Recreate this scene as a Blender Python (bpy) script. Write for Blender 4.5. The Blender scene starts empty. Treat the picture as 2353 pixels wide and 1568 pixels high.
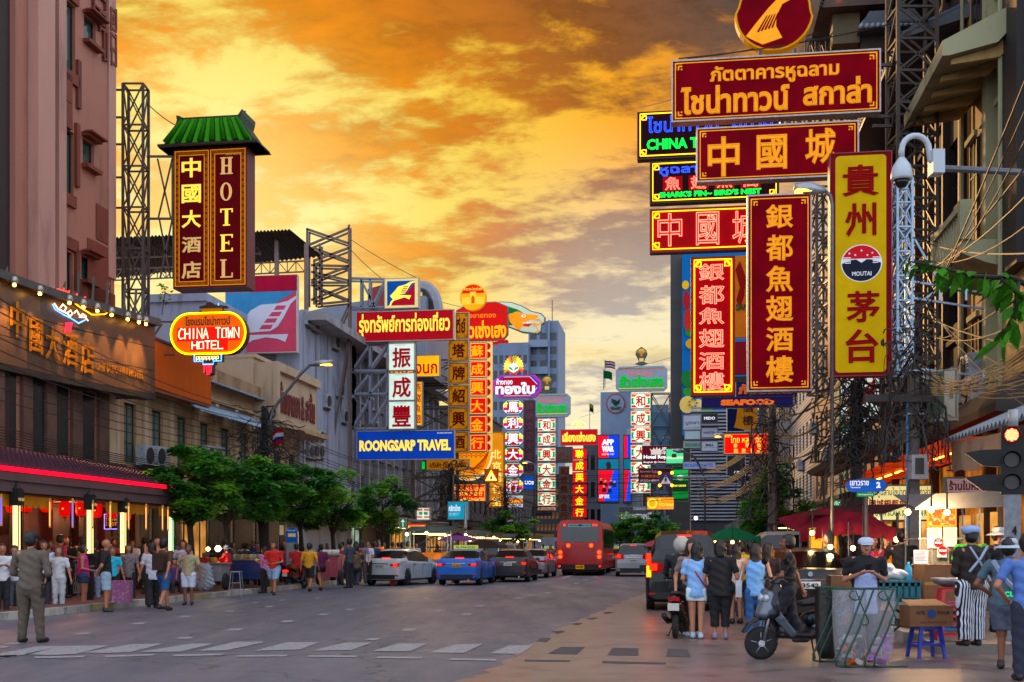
import bpy, math, random
import numpy as np
random.seed(7); RNG=np.random.default_rng(5)
SC=bpy.context.scene; COL=SC.collection
R=math.radians; sin=math.sin; cos=math.cos; pi=math.pi
# ---------------------------------------------------------------- camera
FPX=2700.0; PW,PH=2353.0,1568.0; HOR=1258.0; EYE=1.55; CX=PW/2
cam=bpy.data.cameras.new('camera'); camo=bpy.data.objects.new('camera',cam); COL.objects.link(camo)
camo.location=(0,0,EYE); camo.rotation_euler=(R(90),0,0)
cam.sensor_width=36; cam.lens=36*FPX/PW; cam.shift_x=0; cam.shift_y=(HOR-PH/2)/PW
cam.clip_start=.1; cam.clip_end=3000; SC.camera=camo
def lin(h):
 if not isinstance(h,str): return tuple(h)
 h=h.lstrip('#'); o=[]
 for i in (0,2,4):
  c=int(h[i:i+2],16)/255; o.append(c/12.92 if c<.04045 else ((c+.055)/1.055)**2.4)
 return tuple(o)
# ---------------------------------------------------------------- world
SUN_AZ=-14.0; SUN_EL=13.5        # azimuth right of +Y, elevation
def build_world():
 w=bpy.data.worlds.new('World'); SC.world=w; w.use_nodes=True
 nt=w.node_tree; N=nt.nodes; Lk=nt.links; N.clear()
 def nd(t,**k):
  n=N.new(t)
  for a,b in k.items(): setattr(n,a,b)
  return n
 def plug(s,v):
  if hasattr(v,'is_output') or hasattr(v,'links'): Lk.new(v,s)
  else: s.default_value=v
 def mth(op,a,b=0.0,c=None,clamp=False):
  n=nd('ShaderNodeMath',operation=op); n.use_clamp=clamp; plug(n.inputs[0],a); plug(n.inputs[1],b)
  if c is not None: plug(n.inputs[2],c)
  return n.outputs[0]
 def mix(f,a,b,bt='MIX'):
  n=nd('ShaderNodeMixRGB',blend_type=bt); plug(n.inputs[0],f);
  for s,v in ((1,a),(2,b)):
   if isinstance(v,tuple): v=(*v,1)
   plug(n.inputs[s],v)
  return n.outputs[0]
 def mr(v,a,b,c=0.0,d=1.0,smooth=True):
  n=nd('ShaderNodeMapRange'); n.interpolation_type='SMOOTHSTEP' if smooth else 'LINEAR'
  plug(n.inputs[0],v); n.inputs[1].default_value=a; n.inputs[2].default_value=b; n.inputs[3].default_value=c; n.inputs[4].default_value=d
  return n.outputs[0]
 tc=nd('ShaderNodeTexCoord'); sep=nd('ShaderNodeSeparateXYZ'); Lk.new(tc.outputs['Generated'],sep.inputs[0])
 X,Y,Z=sep.outputs
 se,sa=R(SUN_EL),R(SUN_AZ); s=(cos(se)*sin(sa),cos(se)*cos(sa),sin(se))
 dot=nd('ShaderNodeVectorMath',operation='DOT_PRODUCT'); Lk.new(tc.outputs['Generated'],dot.inputs[0]); dot.inputs[1].default_value=s
 ang=mth('MULTIPLY',mth('ARCCOSINE',mth('MINIMUM',dot.outputs['Value'],.99999)),180/pi)
 el=mth('MULTIPLY',mth('ARCSINE',Z),180/pi)
 zz=mth('ADD',mth('MAXIMUM',Z,0.0),.16)
 cx=mth('DIVIDE',X,zz); cy=mth('DIVIDE',Y,zz)
 cmb=nd('ShaderNodeCombineXYZ'); Lk.new(cx,cmb.inputs[0]); Lk.new(cy,cmb.inputs[1])
 def noise(scale,det,rough,dist,off,sx=1,sy=1,rot=0):
  mp=nd('ShaderNodeMapping'); Lk.new(cmb.outputs[0],mp.inputs[0]); mp.inputs['Location'].default_value=off; mp.inputs['Scale'].default_value=(sx,sy,1); mp.inputs['Rotation'].default_value=(0,0,rot)
  n=nd('ShaderNodeTexNoise'); Lk.new(mp.outputs[0],n.inputs['Vector']); n.inputs['Scale'].default_value=scale; n.inputs['Detail'].default_value=det; n.inputs['Roughness'].default_value=rough; n.inputs['Distortion'].default_value=dist
  return n.outputs['Fac']
 n1=noise(1.9,8,.58,.25,(3.1,1.2,0),1.0,1.25,R(28))
 n2=noise(5.2,6,.62,.35,(7.7,4.0,0),1.0,1.35,R(24))
 n4=noise(13.0,5,.65,.3,(2.2,6.1,0),1.0,1.4,R(20))
 n3=noise(.9,3,.5,.1,(1.7,9.0,0))
 cl=mth('ADD',mth('ADD',mth('MULTIPLY',n1,.47),mth('ADD',mth('MULTIPLY',n2,.36),mth('MULTIPLY',n4,.16))),mth('MULTIPLY',n3,.18))   # ~.57 mean
 cl=mth('ADD',cl,mth('MULTIPLY',mth('SUBTRACT',mth('MINIMUM',el,26.0),12.5),.0032))
 dark=mr(cl,.54,.64)               # cloud body
 lit=0                # thin, glowing gaps
 def ramp(f,pts):
  r=nd('ShaderNodeValToRGB'); plug(r.inputs[0],f); e=r.color_ramp.elements
  while len(e)<len(pts): e.new(.5)
  for k,(p,c) in enumerate(pts): e[k].position=p; e[k].color=(*lin(c),1)
  return r.outputs[0]
 a01=mth('DIVIDE',ang,90.0)
 thin=ramp(a01,[(0,'#fffac0'),(.08,'#ffee80'),(.15,'#ffd448'),(.22,'#ffac28'),(.29,'#dc8c38'),(.38,'#a0845c'),(.55,'#a49a98'),(1,'#98a4bc')])
 body=ramp(a01,[(0,'#ffc848'),(.08,'#f8a41c'),(.15,'#d07a20'),(.22,'#92582a'),(.29,'#665248'),(.40,'#504844'),(.62,'#726f78'),(1,'#7884a0')])
 body=mix(1.0,body,ramp(mth('ADD',mth('MULTIPLY',n2,.6),mth('MULTIPLY',n4,.4)),[(.36,(.58,.55,.54)),(.52,(1,1,1)),(.64,(1.22,1.14,1.0))]),'MULTIPLY')
 sky=mix(dark,thin,body)
 lowband=mth('MULTIPLY',mr(el,21.0,9.0),mr(ang,8.0,19.0))
 pale=mix(dark,lin('#fff4cc'),lin('#c2bab0'))
 sky=mix(mth('MULTIPLY',lowband,.95),sky,pale)
 core=mr(ang,12.0,0.0); sky=mix(mth('MULTIPLY',core,.5),sky,(1.25,1.02,.42),'MIX')
 streak=mth('MULTIPLY',mr(mth('ABSOLUTE',mth('SUBTRACT',el,9.3)),.9,.0),mr(mth('ABSOLUTE',mth('SUBTRACT',ang,19.0)),9.0,3.0))
 sky=mix(mth('MULTIPLY',mth('MULTIPLY',streak,.9),n2),sky,lin('#ffe28a'))
 back=mr(ang,32.0,80.0)
 dusk=mix(dark,(1.55,1.66,1.95),(1.24,1.34,1.58))
 sky=mix(back,sky,dusk)
 ns=nd('ShaderNodeTexSky',sky_type='NISHITA'); ns.sun_disc=False; ns.sun_elevation=R(SUN_EL); ns.sun_rotation=R(SUN_AZ)
 b1=nd('ShaderNodeBackground'); Lk.new(sky,b1.inputs[0]); b1.inputs[1].default_value=WORLD_CLOUD
 b2=nd('ShaderNodeBackground'); Lk.new(ns.outputs[0],b2.inputs[0]); b2.inputs[1].default_value=.05
 fac=mr(ang,35.0,75.0,0.0,1.0)
 b2m=nd('ShaderNodeMixShader'); blk=nd('ShaderNodeBackground'); blk.inputs[1].default_value=0
 Lk.new(fac,b2m.inputs[0]); Lk.new(blk.outputs[0],b2m.inputs[1]); Lk.new(b2.outputs[0],b2m.inputs[2])
 ad=nd('ShaderNodeAddShader'); Lk.new(b1.outputs[0],ad.inputs[0]); Lk.new(b2m.outputs[0],ad.inputs[1])
 o=nd('ShaderNodeOutputWorld'); Lk.new(ad.outputs[0],o.inputs[0])
 w.cycles.sampling_method='MANUAL'; w.cycles.sample_map_resolution=1024
WORLD_CLOUD=1.0
build_world()
sl=bpy.data.lights.new('sun','SUN'); sl.energy=2.0; sl.angle=R(3); sl.color=(1.0,.55,.2)
so=bpy.data.objects.new('sun',sl); COL.objects.link(so)
from mathutils import Vector, Matrix
_sd=Vector((cos(R(SUN_EL))*sin(R(SUN_AZ)),cos(R(SUN_EL))*cos(R(SUN_AZ)),sin(R(SUN_EL))))
so.rotation_euler=_sd.to_track_quat('Z','Y').to_euler()
vs=SC.view_settings; vs.view_transform='Standard'; vs.look='None'; vs.exposure=0.0; vs.gamma=1; vs.use_curve_mapping=False
cy=SC.cycles; cy.use_denoising=True; cy.max_bounces=5; cy.diffuse_bounces=2; cy.glossy_bounces=3; cy.transmission_bounces=4; cy.transparent_max_bounces=8
cy.caustics_reflective=False; cy.caustics_refractive=False; cy.sample_clamp_indirect=3; cy.sample_clamp_direct=12
# ---------------------------------------------------------------- geometry helpers
def K(d): return d/FPX
def P(px,py,d): return ((px-CX)*d/FPX, d, EYE+(HOR-py)*d/FPX)
def GD(py): return EYE*FPX/(py-HOR)            # depth of a ground point seen at row py
def G(px,py,z=0.0):
 d=(EYE-z)*FPX/(py-HOR); return ((px-CX)*d/FPX, d, z)
def G0(px,d): return ((px-CX)*d/FPX,d,0)
class MB:
 def __init__(s): s.v=[]; s.f=[]; s.m=[]
 def add(s,vs,fs,mi=0):
  o=len(s.v); s.v.extend(tuple(map(float,v)) for v in vs); s.f.extend(tuple(i+o for i in f) for f in fs); s.m.extend([mi]*len(fs)); return s
 def bx(s,x0,x1,y0,y1,z0,z1,mi=0):
  return s.add([(x0,y0,z0),(x1,y0,z0),(x1,y1,z0),(x0,y1,z0),(x0,y0,z1),(x1,y0,z1),(x1,y1,z1),(x0,y1,z1)],
   [(3,2,1,0),(4,5,6,7),(0,1,5,4),(1,2,6,5),(2,3,7,6),(3,0,4,7)],mi)
 def box(s,c,sz,mi=0,rx=0,ry=0,rz=0):
  M=Matrix.Translation(c)@Matrix.Rotation(rz,4,'Z')@Matrix.Rotation(ry,4,'Y')@Matrix.Rotation(rx,4,'X')
  a,b,e=sz[0]/2,sz[1]/2,sz[2]/2
  vs=[M@Vector(p) for p in [(-a,-b,-e),(a,-b,-e),(a,b,-e),(-a,b,-e),(-a,-b,e),(a,-b,e),(a,b,e),(-a,b,e)]]
  return s.add(vs,[(3,2,1,0),(4,5,6,7),(0,1,5,4),(1,2,6,5),(2,3,7,6),(3,0,4,7)],mi)
 def tube(s,pts,r,n=6,mi=0,caps=True,closed=False):
  pts=[Vector(p) for p in pts]; m=len(pts); rr=r if isinstance(r,(list,tuple)) else [r]*m
  vs=[]; up=None
  for i,p in enumerate(pts):
   if closed: t=pts[(i+1)%m]-pts[i-1]
   else: t=pts[min(i+1,m-1)]-pts[max(i-1,0)]
   if t.length<1e-9: t=Vector((0,0,1))
   t.normalize()
   if up is None:
    up=Vector((0,0,1)) if abs(t.z)<.9 else Vector((1,0,0))
   if abs(t.dot(up))>.98: up=Vector((t.y,t.z,t.x))
   a=t.cross(up); a.normalize(); b=a.cross(t); up=b
   for k in range(n):
    an=2*pi*(k+.5)/n; vs.append(p+a*(cos(an)*rr[i])+b*(sin(an)*rr[i]))
  fs=[]
  for i in range(m if closed else m-1):
   j=(i+1)%m
   for k in range(n): fs.append((i*n+k,i*n+(k+1)%n,j*n+(k+1)%n,j*n+k))
  if caps and not closed: fs.append(tuple(range(n-1,-1,-1))); fs.append(tuple((m-1)*n+k for k in range(n)))
  return s.add(vs,fs,mi)
 def bar(s,a,b,w,mi=0): return s.tube([a,b],w*.7071,4,mi)
 def poly(s,pts,y0,y1,mi=0,side=None):
  """outline in x,z extruded from y0 (front) to y1"""
  ar=sum(pts[i][0]*pts[(i+1)%len(pts)][1]-pts[(i+1)%len(pts)][0]*pts[i][1] for i in range(len(pts)))
  if ar<0: pts=pts[::-1]
  n=len(pts); vs=[(p[0],y0,p[1]) for p in pts]+[(p[0],y1,p[1]) for p in pts]
  s.add(vs,[tuple(range(n)),tuple(range(2*n-1,n-1,-1))],mi)
  o=len(s.v)-2*n; fs=[(i,i+n,(i+1)%n+n,(i+1)%n) for i in range(n)]
  s.f.extend(tuple(k+o for k in f) for f in fs); s.m.extend([mi if side is None else side]*n); return s
 def lathe(s,prof,n=16,c=(0,0,0),mi=0,ax='z'):
  vs=[];m=len(prof)
  for (r,z) in prof:
   for k in range(n):
    a=2*pi*k/n; p=(r*cos(a),r*sin(a),z)
    if ax=='y': p=(p[0],-p[2],p[1])
    if ax=='x': p=(p[2],p[0],p[1])
    vs.append((p[0]+c[0],p[1]+c[1],p[2]+c[2]))
  fs=[(i*n+k,i*n+(k+1)%n,(i+1)*n+(k+1)%n,(i+1)*n+k) for i in range(m-1) for k in range(n)]
  fs.append(tuple(range(n-1,-1,-1))); fs.append(tuple((m-1)*n+k for k in range(n)))
  return s.add(vs,fs,mi)
 def ball(s,c,r,n=10,mi=0):
  if not isinstance(r,(tuple,list)): r=(r,r,r)
  m=max(4,n//2+1); vs=[]
  for i in range(m+1):
   t=pi*i/m
   for k in range(n): a=2*pi*k/n; vs.append((c[0]+r[0]*sin(t)*cos(a),c[1]+r[1]*sin(t)*sin(a),c[2]+r[2]*cos(t)))
  fs=[(i*n+k,(i+1)*n+k,(i+1)*n+(k+1)%n,i*n+(k+1)%n) for i in range(m) for k in range(n)]
  return s.add(vs,fs,mi)
 def mesh(s,name,mats,smooth=False):
  me=bpy.data.meshes.new(name); me.from_pydata(s.v,[],s.f)
  if not isinstance(mats,(list,tuple)): mats=[mats]
  for m in mats: me.materials.append(m)
  if len(mats)>1: me.polygons.foreach_set('material_index',s.m)
  if smooth:
   me.polygons.foreach_set('use_smooth',[True]*len(me.polygons))
   if smooth=='auto': me.set_sharp_from_angle(angle=R(38))
  me.update(); return me
 def build(s,name,mats,parent=None,smooth=False,loc=None,rz=0):
  return link(name,s.mesh(name,mats,smooth),parent,loc,rz)
def link(name,me,parent=None,loc=None,rz=0):
 o=bpy.data.objects.new(name,me); COL.objects.link(o)
 if parent: o.parent=parent
 if loc is not None: o.location=loc
 if rz: o.rotation_euler=(0,0,rz)
 return o
def tag(o,label=None,cat=None,group=None,kind=None):
 if label: o['label']=label
 if cat: o['category']=cat
 if group: o['group']=group
 if kind: o['kind']=kind
 return o
def thing(name,label,cat,loc=(0,0,0),rz=0,group=None):
 o=bpy.data.objects.new(name,None); COL.objects.link(o); o.location=loc; o.rotation_euler=(0,0,rz); o.empty_display_size=.2
 return tag(o,label,cat,group)
def copy_tree(o,parent=None,label=None):
 c=o.copy(); COL.objects.link(c)
 if parent: c.parent=parent
 if label: c['label']=label
 for ch in list(o.children): copy_tree(ch,c)
 return c
AL=R(8.2); UX,UY=sin(AL),cos(AL)         # direction of the street
RZL=pi/2-AL                               # left frontage: local x runs away, front faces the road
RZR=-(pi/2+AL)                            # right frontage: local x runs toward the camera
TA=math.tan(AL)
def LX(d,off=0): return -18.6+TA*d+off    # x of the left building line at depth d
def RX(d,off=0): return 7.9+TA*d+off
# ---------------------------------------------------------------- materials
_MC={}
def M(col,rough=.7,metal=0,var=.18,scale=6,bump=.15,emit=0,ecol=None,streak=0,coat=0,dirt=None,alpha=1,trans=0,em_var=0,wave=None):
 key=(str(col),rough,metal,var,scale,bump,emit,str(ecol),streak,coat,str(dirt),alpha,trans,em_var,str(wave))
 if key in _MC: return _MC[key]
 c=lin(col); m=bpy.data.materials.new('surface'); m.use_nodes=True; nt=m.node_tree; N=nt.nodes; Lk=nt.links
 b=N['Principled BSDF']; b.inputs['Roughness'].default_value=rough; b.inputs['Metallic'].default_value=metal
 if emit: b.inputs['Specular IOR Level'].default_value=.03
 if coat: b.inputs['Coat Weight'].default_value=coat; b.inputs['Coat Roughness'].default_value=.05
 if trans: b.inputs['Transmission Weight'].default_value=trans
 if alpha<1: b.inputs['Alpha'].default_value=alpha
 tc=N.new('ShaderNodeTexCoord'); n=N.new('ShaderNodeTexNoise'); n.inputs['Scale'].default_value=scale; n.inputs['Detail'].default_value=6; n.inputs['Roughness'].default_value=.65
 mp=N.new('ShaderNodeMapping'); Lk.new(tc.outputs['Object'],mp.inputs[0]); Lk.new(mp.outputs[0],n.inputs['Vector'])
 if streak: mp.inputs['Scale'].default_value=(1,1,1-.88*streak)
 cr=N.new('ShaderNodeValToRGB'); e=cr.color_ramp.elements; e[0].position=.3; e[1].position=.72
 lo=dirt and lin(dirt) or tuple(x*(1-var*1.6) for x in c); hi=tuple(min(1,x*(1+var*.7)) for x in c)
 e[0].color=(*lo,1); e[1].color=(*hi,1)
 if dirt: k=e.new(.48); k.color=(*c,1)
 Lk.new(n.outputs['Fac'],cr.inputs[0]); colout=cr.outputs[0]
 if wave:
  wv=N.new('ShaderNodeTexWave'); wv.wave_type='BANDS'; wv.bands_direction=wave[0]; wv.inputs['Scale'].default_value=wave[1]; wv.inputs['Distortion'].default_value=0
  Lk.new(tc.outputs['Object'],wv.inputs['Vector']); mx=N.new('ShaderNodeMixRGB'); mx.inputs[2].default_value=(*lin(wave[2]),1)
  st=N.new('ShaderNodeMath'); st.operation='GREATER_THAN'; st.inputs[1].default_value=wave[3] if len(wave)>3 else .5
  Lk.new(wv.outputs['Fac'],st.inputs[0]); Lk.new(st.outputs[0],mx.inputs[0]); Lk.new(colout,mx.inputs[1]); colout=mx.outputs[0]
 Lk.new(colout,b.inputs['Base Color'])
 if bump:
  n2=N.new('ShaderNodeTexNoise'); n2.inputs['Scale'].default_value=scale*5; n2.inputs['Detail'].default_value=4; Lk.new(tc.outputs['Object'],n2.inputs['Vector'])
  bp=N.new('ShaderNodeBump'); bp.inputs['Strength'].default_value=bump; bp.inputs['Distance'].default_value=.02; Lk.new(n2.outputs['Fac'],bp.inputs['Height']); Lk.new(bp.outputs[0],b.inputs['Normal'])
 if emit:
  ec=lin(ecol) if ecol is not None else c
  if em_var:
   cr2=N.new('ShaderNodeValToRGB'); q=cr2.color_ramp.elements; q[0].position=.3; q[1].position=.7
   q[0].color=(*[x*(1-em_var) for x in ec],1); q[1].color=(*ec,1); n3=N.new('ShaderNodeTexNoise'); n3.inputs['Scale'].default_value=1.3; Lk.new(tc.outputs['Object'],n3.inputs['Vector'])
   Lk.new(n3.outputs['Fac'],cr2.inputs[0]); Lk.new(cr2.outputs[0],b.inputs['Emission Color'])
  else: b.inputs['Emission Color'].default_value=(*ec,1)
  b.inputs['Emission Strength'].default_value=emit
 _MC[key]=m; return m
def LIT(col,s=.9,base=None): return M(base or col,.45,0,.08,2,0,emit=s,ecol=col,em_var=.22)      # back-lit sign face; on unlit lettering and prints, glow put into the colour
def GLOW(col,s=6): return M(col,.4,0,0,1,0,emit=s,ecol=col)                                     # lamps and neon
def METAL(col='#8a8f98',r=.45): return M(col,r,.6,.2,9,.08,dirt=None)
def PAINT(col,r=.35): return M(col,r,0,.12,5,.05)
GLASS=M('#07090c',.1,0,.3,1.5,0)
BLACK=M('#0a0a0b',.7,0,.2,8,.1)
RUBBER=M('#0c0c0d',.75,0,.2,20,.1)
STEEL=METAL('#8d96a4',.42)
STEELD=METAL('#4a4d55',.5)
CHROME=M('#c8ccd2',.18,1,.05,5,0)
# ---------------------------------------------------------------- lettering
_TC={}
def text_geo(body,bold=0.0,neon=0.0,ext=.0,res=2):
 key=(body,bold,neon,ext)
 if key in _TC: return _TC[key]
 V=[];F=[]
 def grab(c):
  c.body=body; c.resolution_u=res; o=bpy.data.objects.new('t',c); me=bpy.data.meshes.new_from_object(o)
  k=len(V); n=len(me.vertices); a=np.empty(n*3); me.vertices.foreach_get('co',a); a=a.reshape(-1,3)
  V.extend(map(tuple,a)); F.extend(tuple(i+k for i in p.vertices) for p in me.polygons)
  bpy.data.objects.remove(o); bpy.data.meshes.remove(me); bpy.data.curves.remove(c)
 if neon:
  c=bpy.data.curves.new('t','FONT'); c.fill_mode='NONE'; c.bevel_depth=neon; c.bevel_resolution=0; grab(c)
 else:
  c=bpy.data.curves.new('t','FONT'); c.extrude=ext+.004; grab(c)
  if bold: c=bpy.data.curves.new('t','FONT'); c.fill_mode='NONE'; c.bevel_depth=bold; c.bevel_resolution=0; grab(c)
 a=np.array(V) if V else np.zeros((1,3)); _TC[key]=(a,F); return a,F
def lettering(par,body,x0,x1,z0,z1,y,mat,bold=.02,neon=0,ext=0,name='lettering',fit=False,depth=None,label=None):
 a,F=text_geo(body,bold,neon,ext); mn=a.min(0); mx=a.max(0); sx=(x1-x0)/max(1e-6,mx[0]-mn[0]); sz=(z1-z0)/max(1e-6,mx[1]-mn[1])
 if fit: sx=sz=min(sx,sz)
 cxx=(x0+x1)/2; cz=(z0+z1)/2; c=(mn+mx)/2; sd=min(sx,sz)
 v=np.empty_like(a); v[:,0]=(a[:,0]-c[0])*sx+cxx; v[:,2]=(a[:,1]-c[1])*sz+cz; v[:,1]=y-(a[:,2]-mn[2])*sd
 me=bpy.data.meshes.new(name); me.from_pydata([tuple(p) for p in v],[],F); me.materials.append(mat); me.update()
 o=link(name,me,par)
 if label: o['label']=label
 return o
def rrect(x0,x1,z0,z1,r,n=4):
 o=[]
 for (cx_,cz_,a0) in ((x1-r,z1-r,0),(x0+r,z1-r,90),(x0+r,z0+r,180),(x1-r,z0+r,270)):
  for k in range(n+1): a=R(a0+90*k/n); o.append((cx_+r*cos(a),cz_+r*sin(a)))
 return o
def ell(cx_,cz_,rx,rz_,n=28,a0=0,a1=360): return [(cx_+rx*cos(R(a0+(a1-a0)*k/n)),cz_+rz_*sin(R(a0+(a1-a0)*k/n))) for k in range(n if a1-a0>=360 else n+1)]
# ================================================================ SETTING
def road_mat():
 m=bpy.data.materials.new('asphalt'); m.use_nodes=True; nt=m.node_tree; N=nt.nodes; L=nt.links; b=N['Principled BSDF']
 tc=N.new('ShaderNodeTexCoord')
 def nz(s,d,r,sc=(1,1,1)):
  mp=N.new('ShaderNodeMapping'); L.new(tc.outputs['Object'],mp.inputs[0]); mp.inputs['Scale'].default_value=sc; mp.inputs['Rotation'].default_value=(0,0,AL)
  n=N.new('ShaderNodeTexNoise'); L.new(mp.outputs[0],n.inputs['Vector']); n.inputs['Scale'].default_value=s; n.inputs['Detail'].default_value=d; n.inputs['Roughness'].default_value=r; return n.outputs['Fac']
 big=nz(.35,5,.6,(2.2,.35,1)); fine=nz(60,3,.7); mid=nz(2.2,6,.7)
 cr=N.new('ShaderNodeValToRGB'); e=cr.color_ramp.elements; e[0].position=.3; e[0].color=(.078,.086,.108,1); e[1].position=.7; e[1].color=(.14,.152,.185,1); L.new(big,cr.inputs[0])
 c2=N.new('ShaderNodeValToRGB'); e=c2.color_ramp.elements; e[0].position=.32; e[0].color=(.55,.55,.55,1); e[1].position=.68; e[1].color=(1.25,1.25,1.25,1); L.new(fine,c2.inputs[0])
 mx=N.new('ShaderNodeMixRGB'); mx.blend_type='MULTIPLY'; mx.inputs[0].default_value=.7; L.new(cr.outputs[0],mx.inputs[1]); L.new(c2.outputs[0],mx.inputs[2])
 c3=N.new('ShaderNodeValToRGB'); e=c3.color_ramp.elements; e[0].position=.3; e[0].color=(.75,.75,.75,1); e[1].position=.6; e[1].color=(1.08,1.08,1.08,1); L.new(mid,c3.inputs[0])
 m2=N.new('ShaderNodeMixRGB'); m2.blend_type='MULTIPLY'; m2.inputs[0].default_value=.8; L.new(mx.outputs[0],m2.inputs[1]); L.new(c3.outputs[0],m2.inputs[2])
 vo=N.new('ShaderNodeTexVoronoi'); vo.feature='DISTANCE_TO_EDGE'; vo.inputs['Scale'].default_value=.22; wn=N.new('ShaderNodeTexNoise'); wn.inputs['Scale'].default_value=1.2; wn.inputs['Detail'].default_value=6; L.new(tc.outputs['Object'],wn.inputs['Vector']); wa=N.new('ShaderNodeVectorMath'); wa.operation='MULTIPLY_ADD'; wa.inputs[1].default_value=(1.6,1.6,0); L.new(wn.outputs['Color'],wa.inputs[0]); L.new(tc.outputs['Object'],wa.inputs[2]); L.new(wa.outputs[0],vo.inputs['Vector'])
 cm=N.new('ShaderNodeMapRange'); L.new(vo.outputs['Distance'],cm.inputs[0]); cm.inputs[1].default_value=.0015; cm.inputs[2].default_value=.006; cm.inputs[3].default_value=.45; m4=N.new('ShaderNodeMixRGB'); m4.blend_type='MULTIPLY'; m4.inputs[0].default_value=1; L.new(m2.outputs[0],m4.inputs[1]); L.new(cm.outputs[0],m4.inputs[2]); L.new(m4.outputs[0],b.inputs['Base Color'])
 rr=N.new('ShaderNodeMapRange'); L.new(big,rr.inputs[0]); rr.inputs[1].default_value=.3; rr.inputs[2].default_value=.7; rr.inputs[3].default_value=.62; rr.inputs[4].default_value=.38; L.new(rr.outputs[0],b.inputs['Roughness'])
 bp=N.new('ShaderNodeBump'); bp.inputs['Strength'].default_value=.35; bp.inputs['Distance'].default_value=.01; L.new(fine,bp.inputs['Height']); L.new(bp.outputs[0],b.inputs['Normal'])
 return m
ASPH=road_mat()
PAVE=M('#5a3a34',.75,0,.3,2.5,.2,dirt='#33211d')
CONC=M('#8f8880',.6,0,.2,1.2,.2,dirt='#615b55')
KERB=M('#8f8c86',.7,0,.3,3,.25,dirt='#4a4946')
WHITE=M('#8a8a8c',.6,0,.3,14,.1,dirt='#4c4c50')
g=MB(); n=40
g.add([(-700,-60,0),(700,-60,0),(700,1400,0),(-700,1400,0)],[(0,1,2,3)])
tag(g.build('road',ASPH),kind='structure')
def sheet(name,pts,z,mat,par=None):
 a=MB(); p=[(x,y,z) for x,y in pts]
 ar=sum(p[i][0]*p[(i+1)%len(p)][1]-p[(i+1)%len(p)][0]*p[i][1] for i in range(len(p)))
 if ar<0: p=p[::-1]
 a.add(p,[tuple(range(len(p)))]); return a.build(name,mat,par)
edge=[(1085,1560),(1107,1551),(1150,1525),(1220,1485),(1262,1462),(1302,1438),(1345,1420),(1390,1400),(1430,1384),(1494,1359),(1540,1345),(1590,1325)]
ep=[G(x,y)[:2] for x,y in edge]; ep=[(ep[0][0]-1.6,ep[0][1]-3.2)]+ep
jit=[]
for i in range(len(ep)-1):
 for k in range(6):
  t=k/6; jx=random.uniform(-.09,.09); jit.append((ep[i][0]*(1-t)+ep[i+1][0]*t+jx,ep[i][1]*(1-t)+ep[i+1][1]*t))
jit.append(ep[-1]); far=ep[-1]
poly=jit+[(far[0]+2.2,far[1]+4),(RX(far[1])+1,far[1]+4),(RX(10)+4,8),(8,-6),(jit[0][0]-1,-6)]
tag(sheet('concrete_lane',poly,.004,M('#6e605c',.36,0,.28,1.8,.2,dirt='#4a403e')),kind='structure')
def gpatch(name,pts,z,mat,label=None):
 q=[G(x,y)[:2] for x,y in pts]
 return tag(sheet(name,q,z,mat),kind='structure')
DARKP=M('#3d3c40',.75,0,.25,6,.2,dirt='#29292c')
for q in ([(1258,1503),(1290,1488),(1345,1488),(1325,1505)],[(1395,1507),(1408,1490),(1467,1491),(1467,1508)],[(1206,1517),(1312,1519),(1308,1522),(1205,1521)],[(1385,1520),(1530,1524),(1530,1528),(1383,1525)],
  [(1232,1474),(1245,1467),(1268,1467),(1255,1477)],[(1268,1452),(1290,1450),(1300,1453),(1280,1458)],[(1310,1435),(1325,1432),(1340,1433),(1328,1438)],[(1345,1423),(1365,1420),(1375,1422),(1360,1425)],[(1385,1408),(1400,1407),(1412,1409),(1392,1412)],[(1535,1492),(1580,1494),(1588,1512),(1530,1510)]):
 gpatch('asphalt_patch',q,.008,DARKP)
for q in ([(0,1503),(0,1514),(70,1504),(138,1486),(90,1486)],[(55,1505),(140,1486),(253,1484),(178,1504),(120,1507)],[(190,1501),(300,1482),(378,1480),(300,1500),(240,1502)],[(318,1500),(440,1480),(493,1480),(415,1499)],[(452,1497),(540,1476),(613,1476),(520,1496)],[(583,1497),(660,1477),(734,1477),(690,1494)],[(716,1497),(790,1478),(855,1478),(808,1495)],[(855,1498),(915,1480),(982,1480),(942,1498)],[(987,1501),(1045,1482),(1110,1481),(1066,1502)],[(1125,1503),(1170,1484),(1226,1484),(1195,1504)]):
 gpatch('crossing_bar',q,.008,WHITE)
for q in ([(0,1508),(43,1506),(30,1511),(0,1512)],[(78,1510),(200,1508),(190,1512),(80,1514)],[(240,1508),(362,1504),(350,1508),(242,1512)],[(395,1506),(515,1503),(510,1507),(400,1510)],[(548,1507),(665,1506),(655,1510),(545,1511)],[(710,1507),(822,1508),(818,1512),(706,1511)],[(869,1510),(972,1511),(968,1515),(864,1514)],[(1034,1514),(1141,1516),(1140,1520),(1032,1518)]):
 gpatch('stop_line_bar',q,.008,WHITE)
def dash(px,py,wpx,hpx):
 h=hpx/2; s=wpx*.28
 gpatch('lane_dash',[(px-wpx/2,py+h),(px-wpx/2+s,py-h),(px+wpx/2,py-h),(px+wpx/2-s,py+h)],.008,WHITE)
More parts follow.
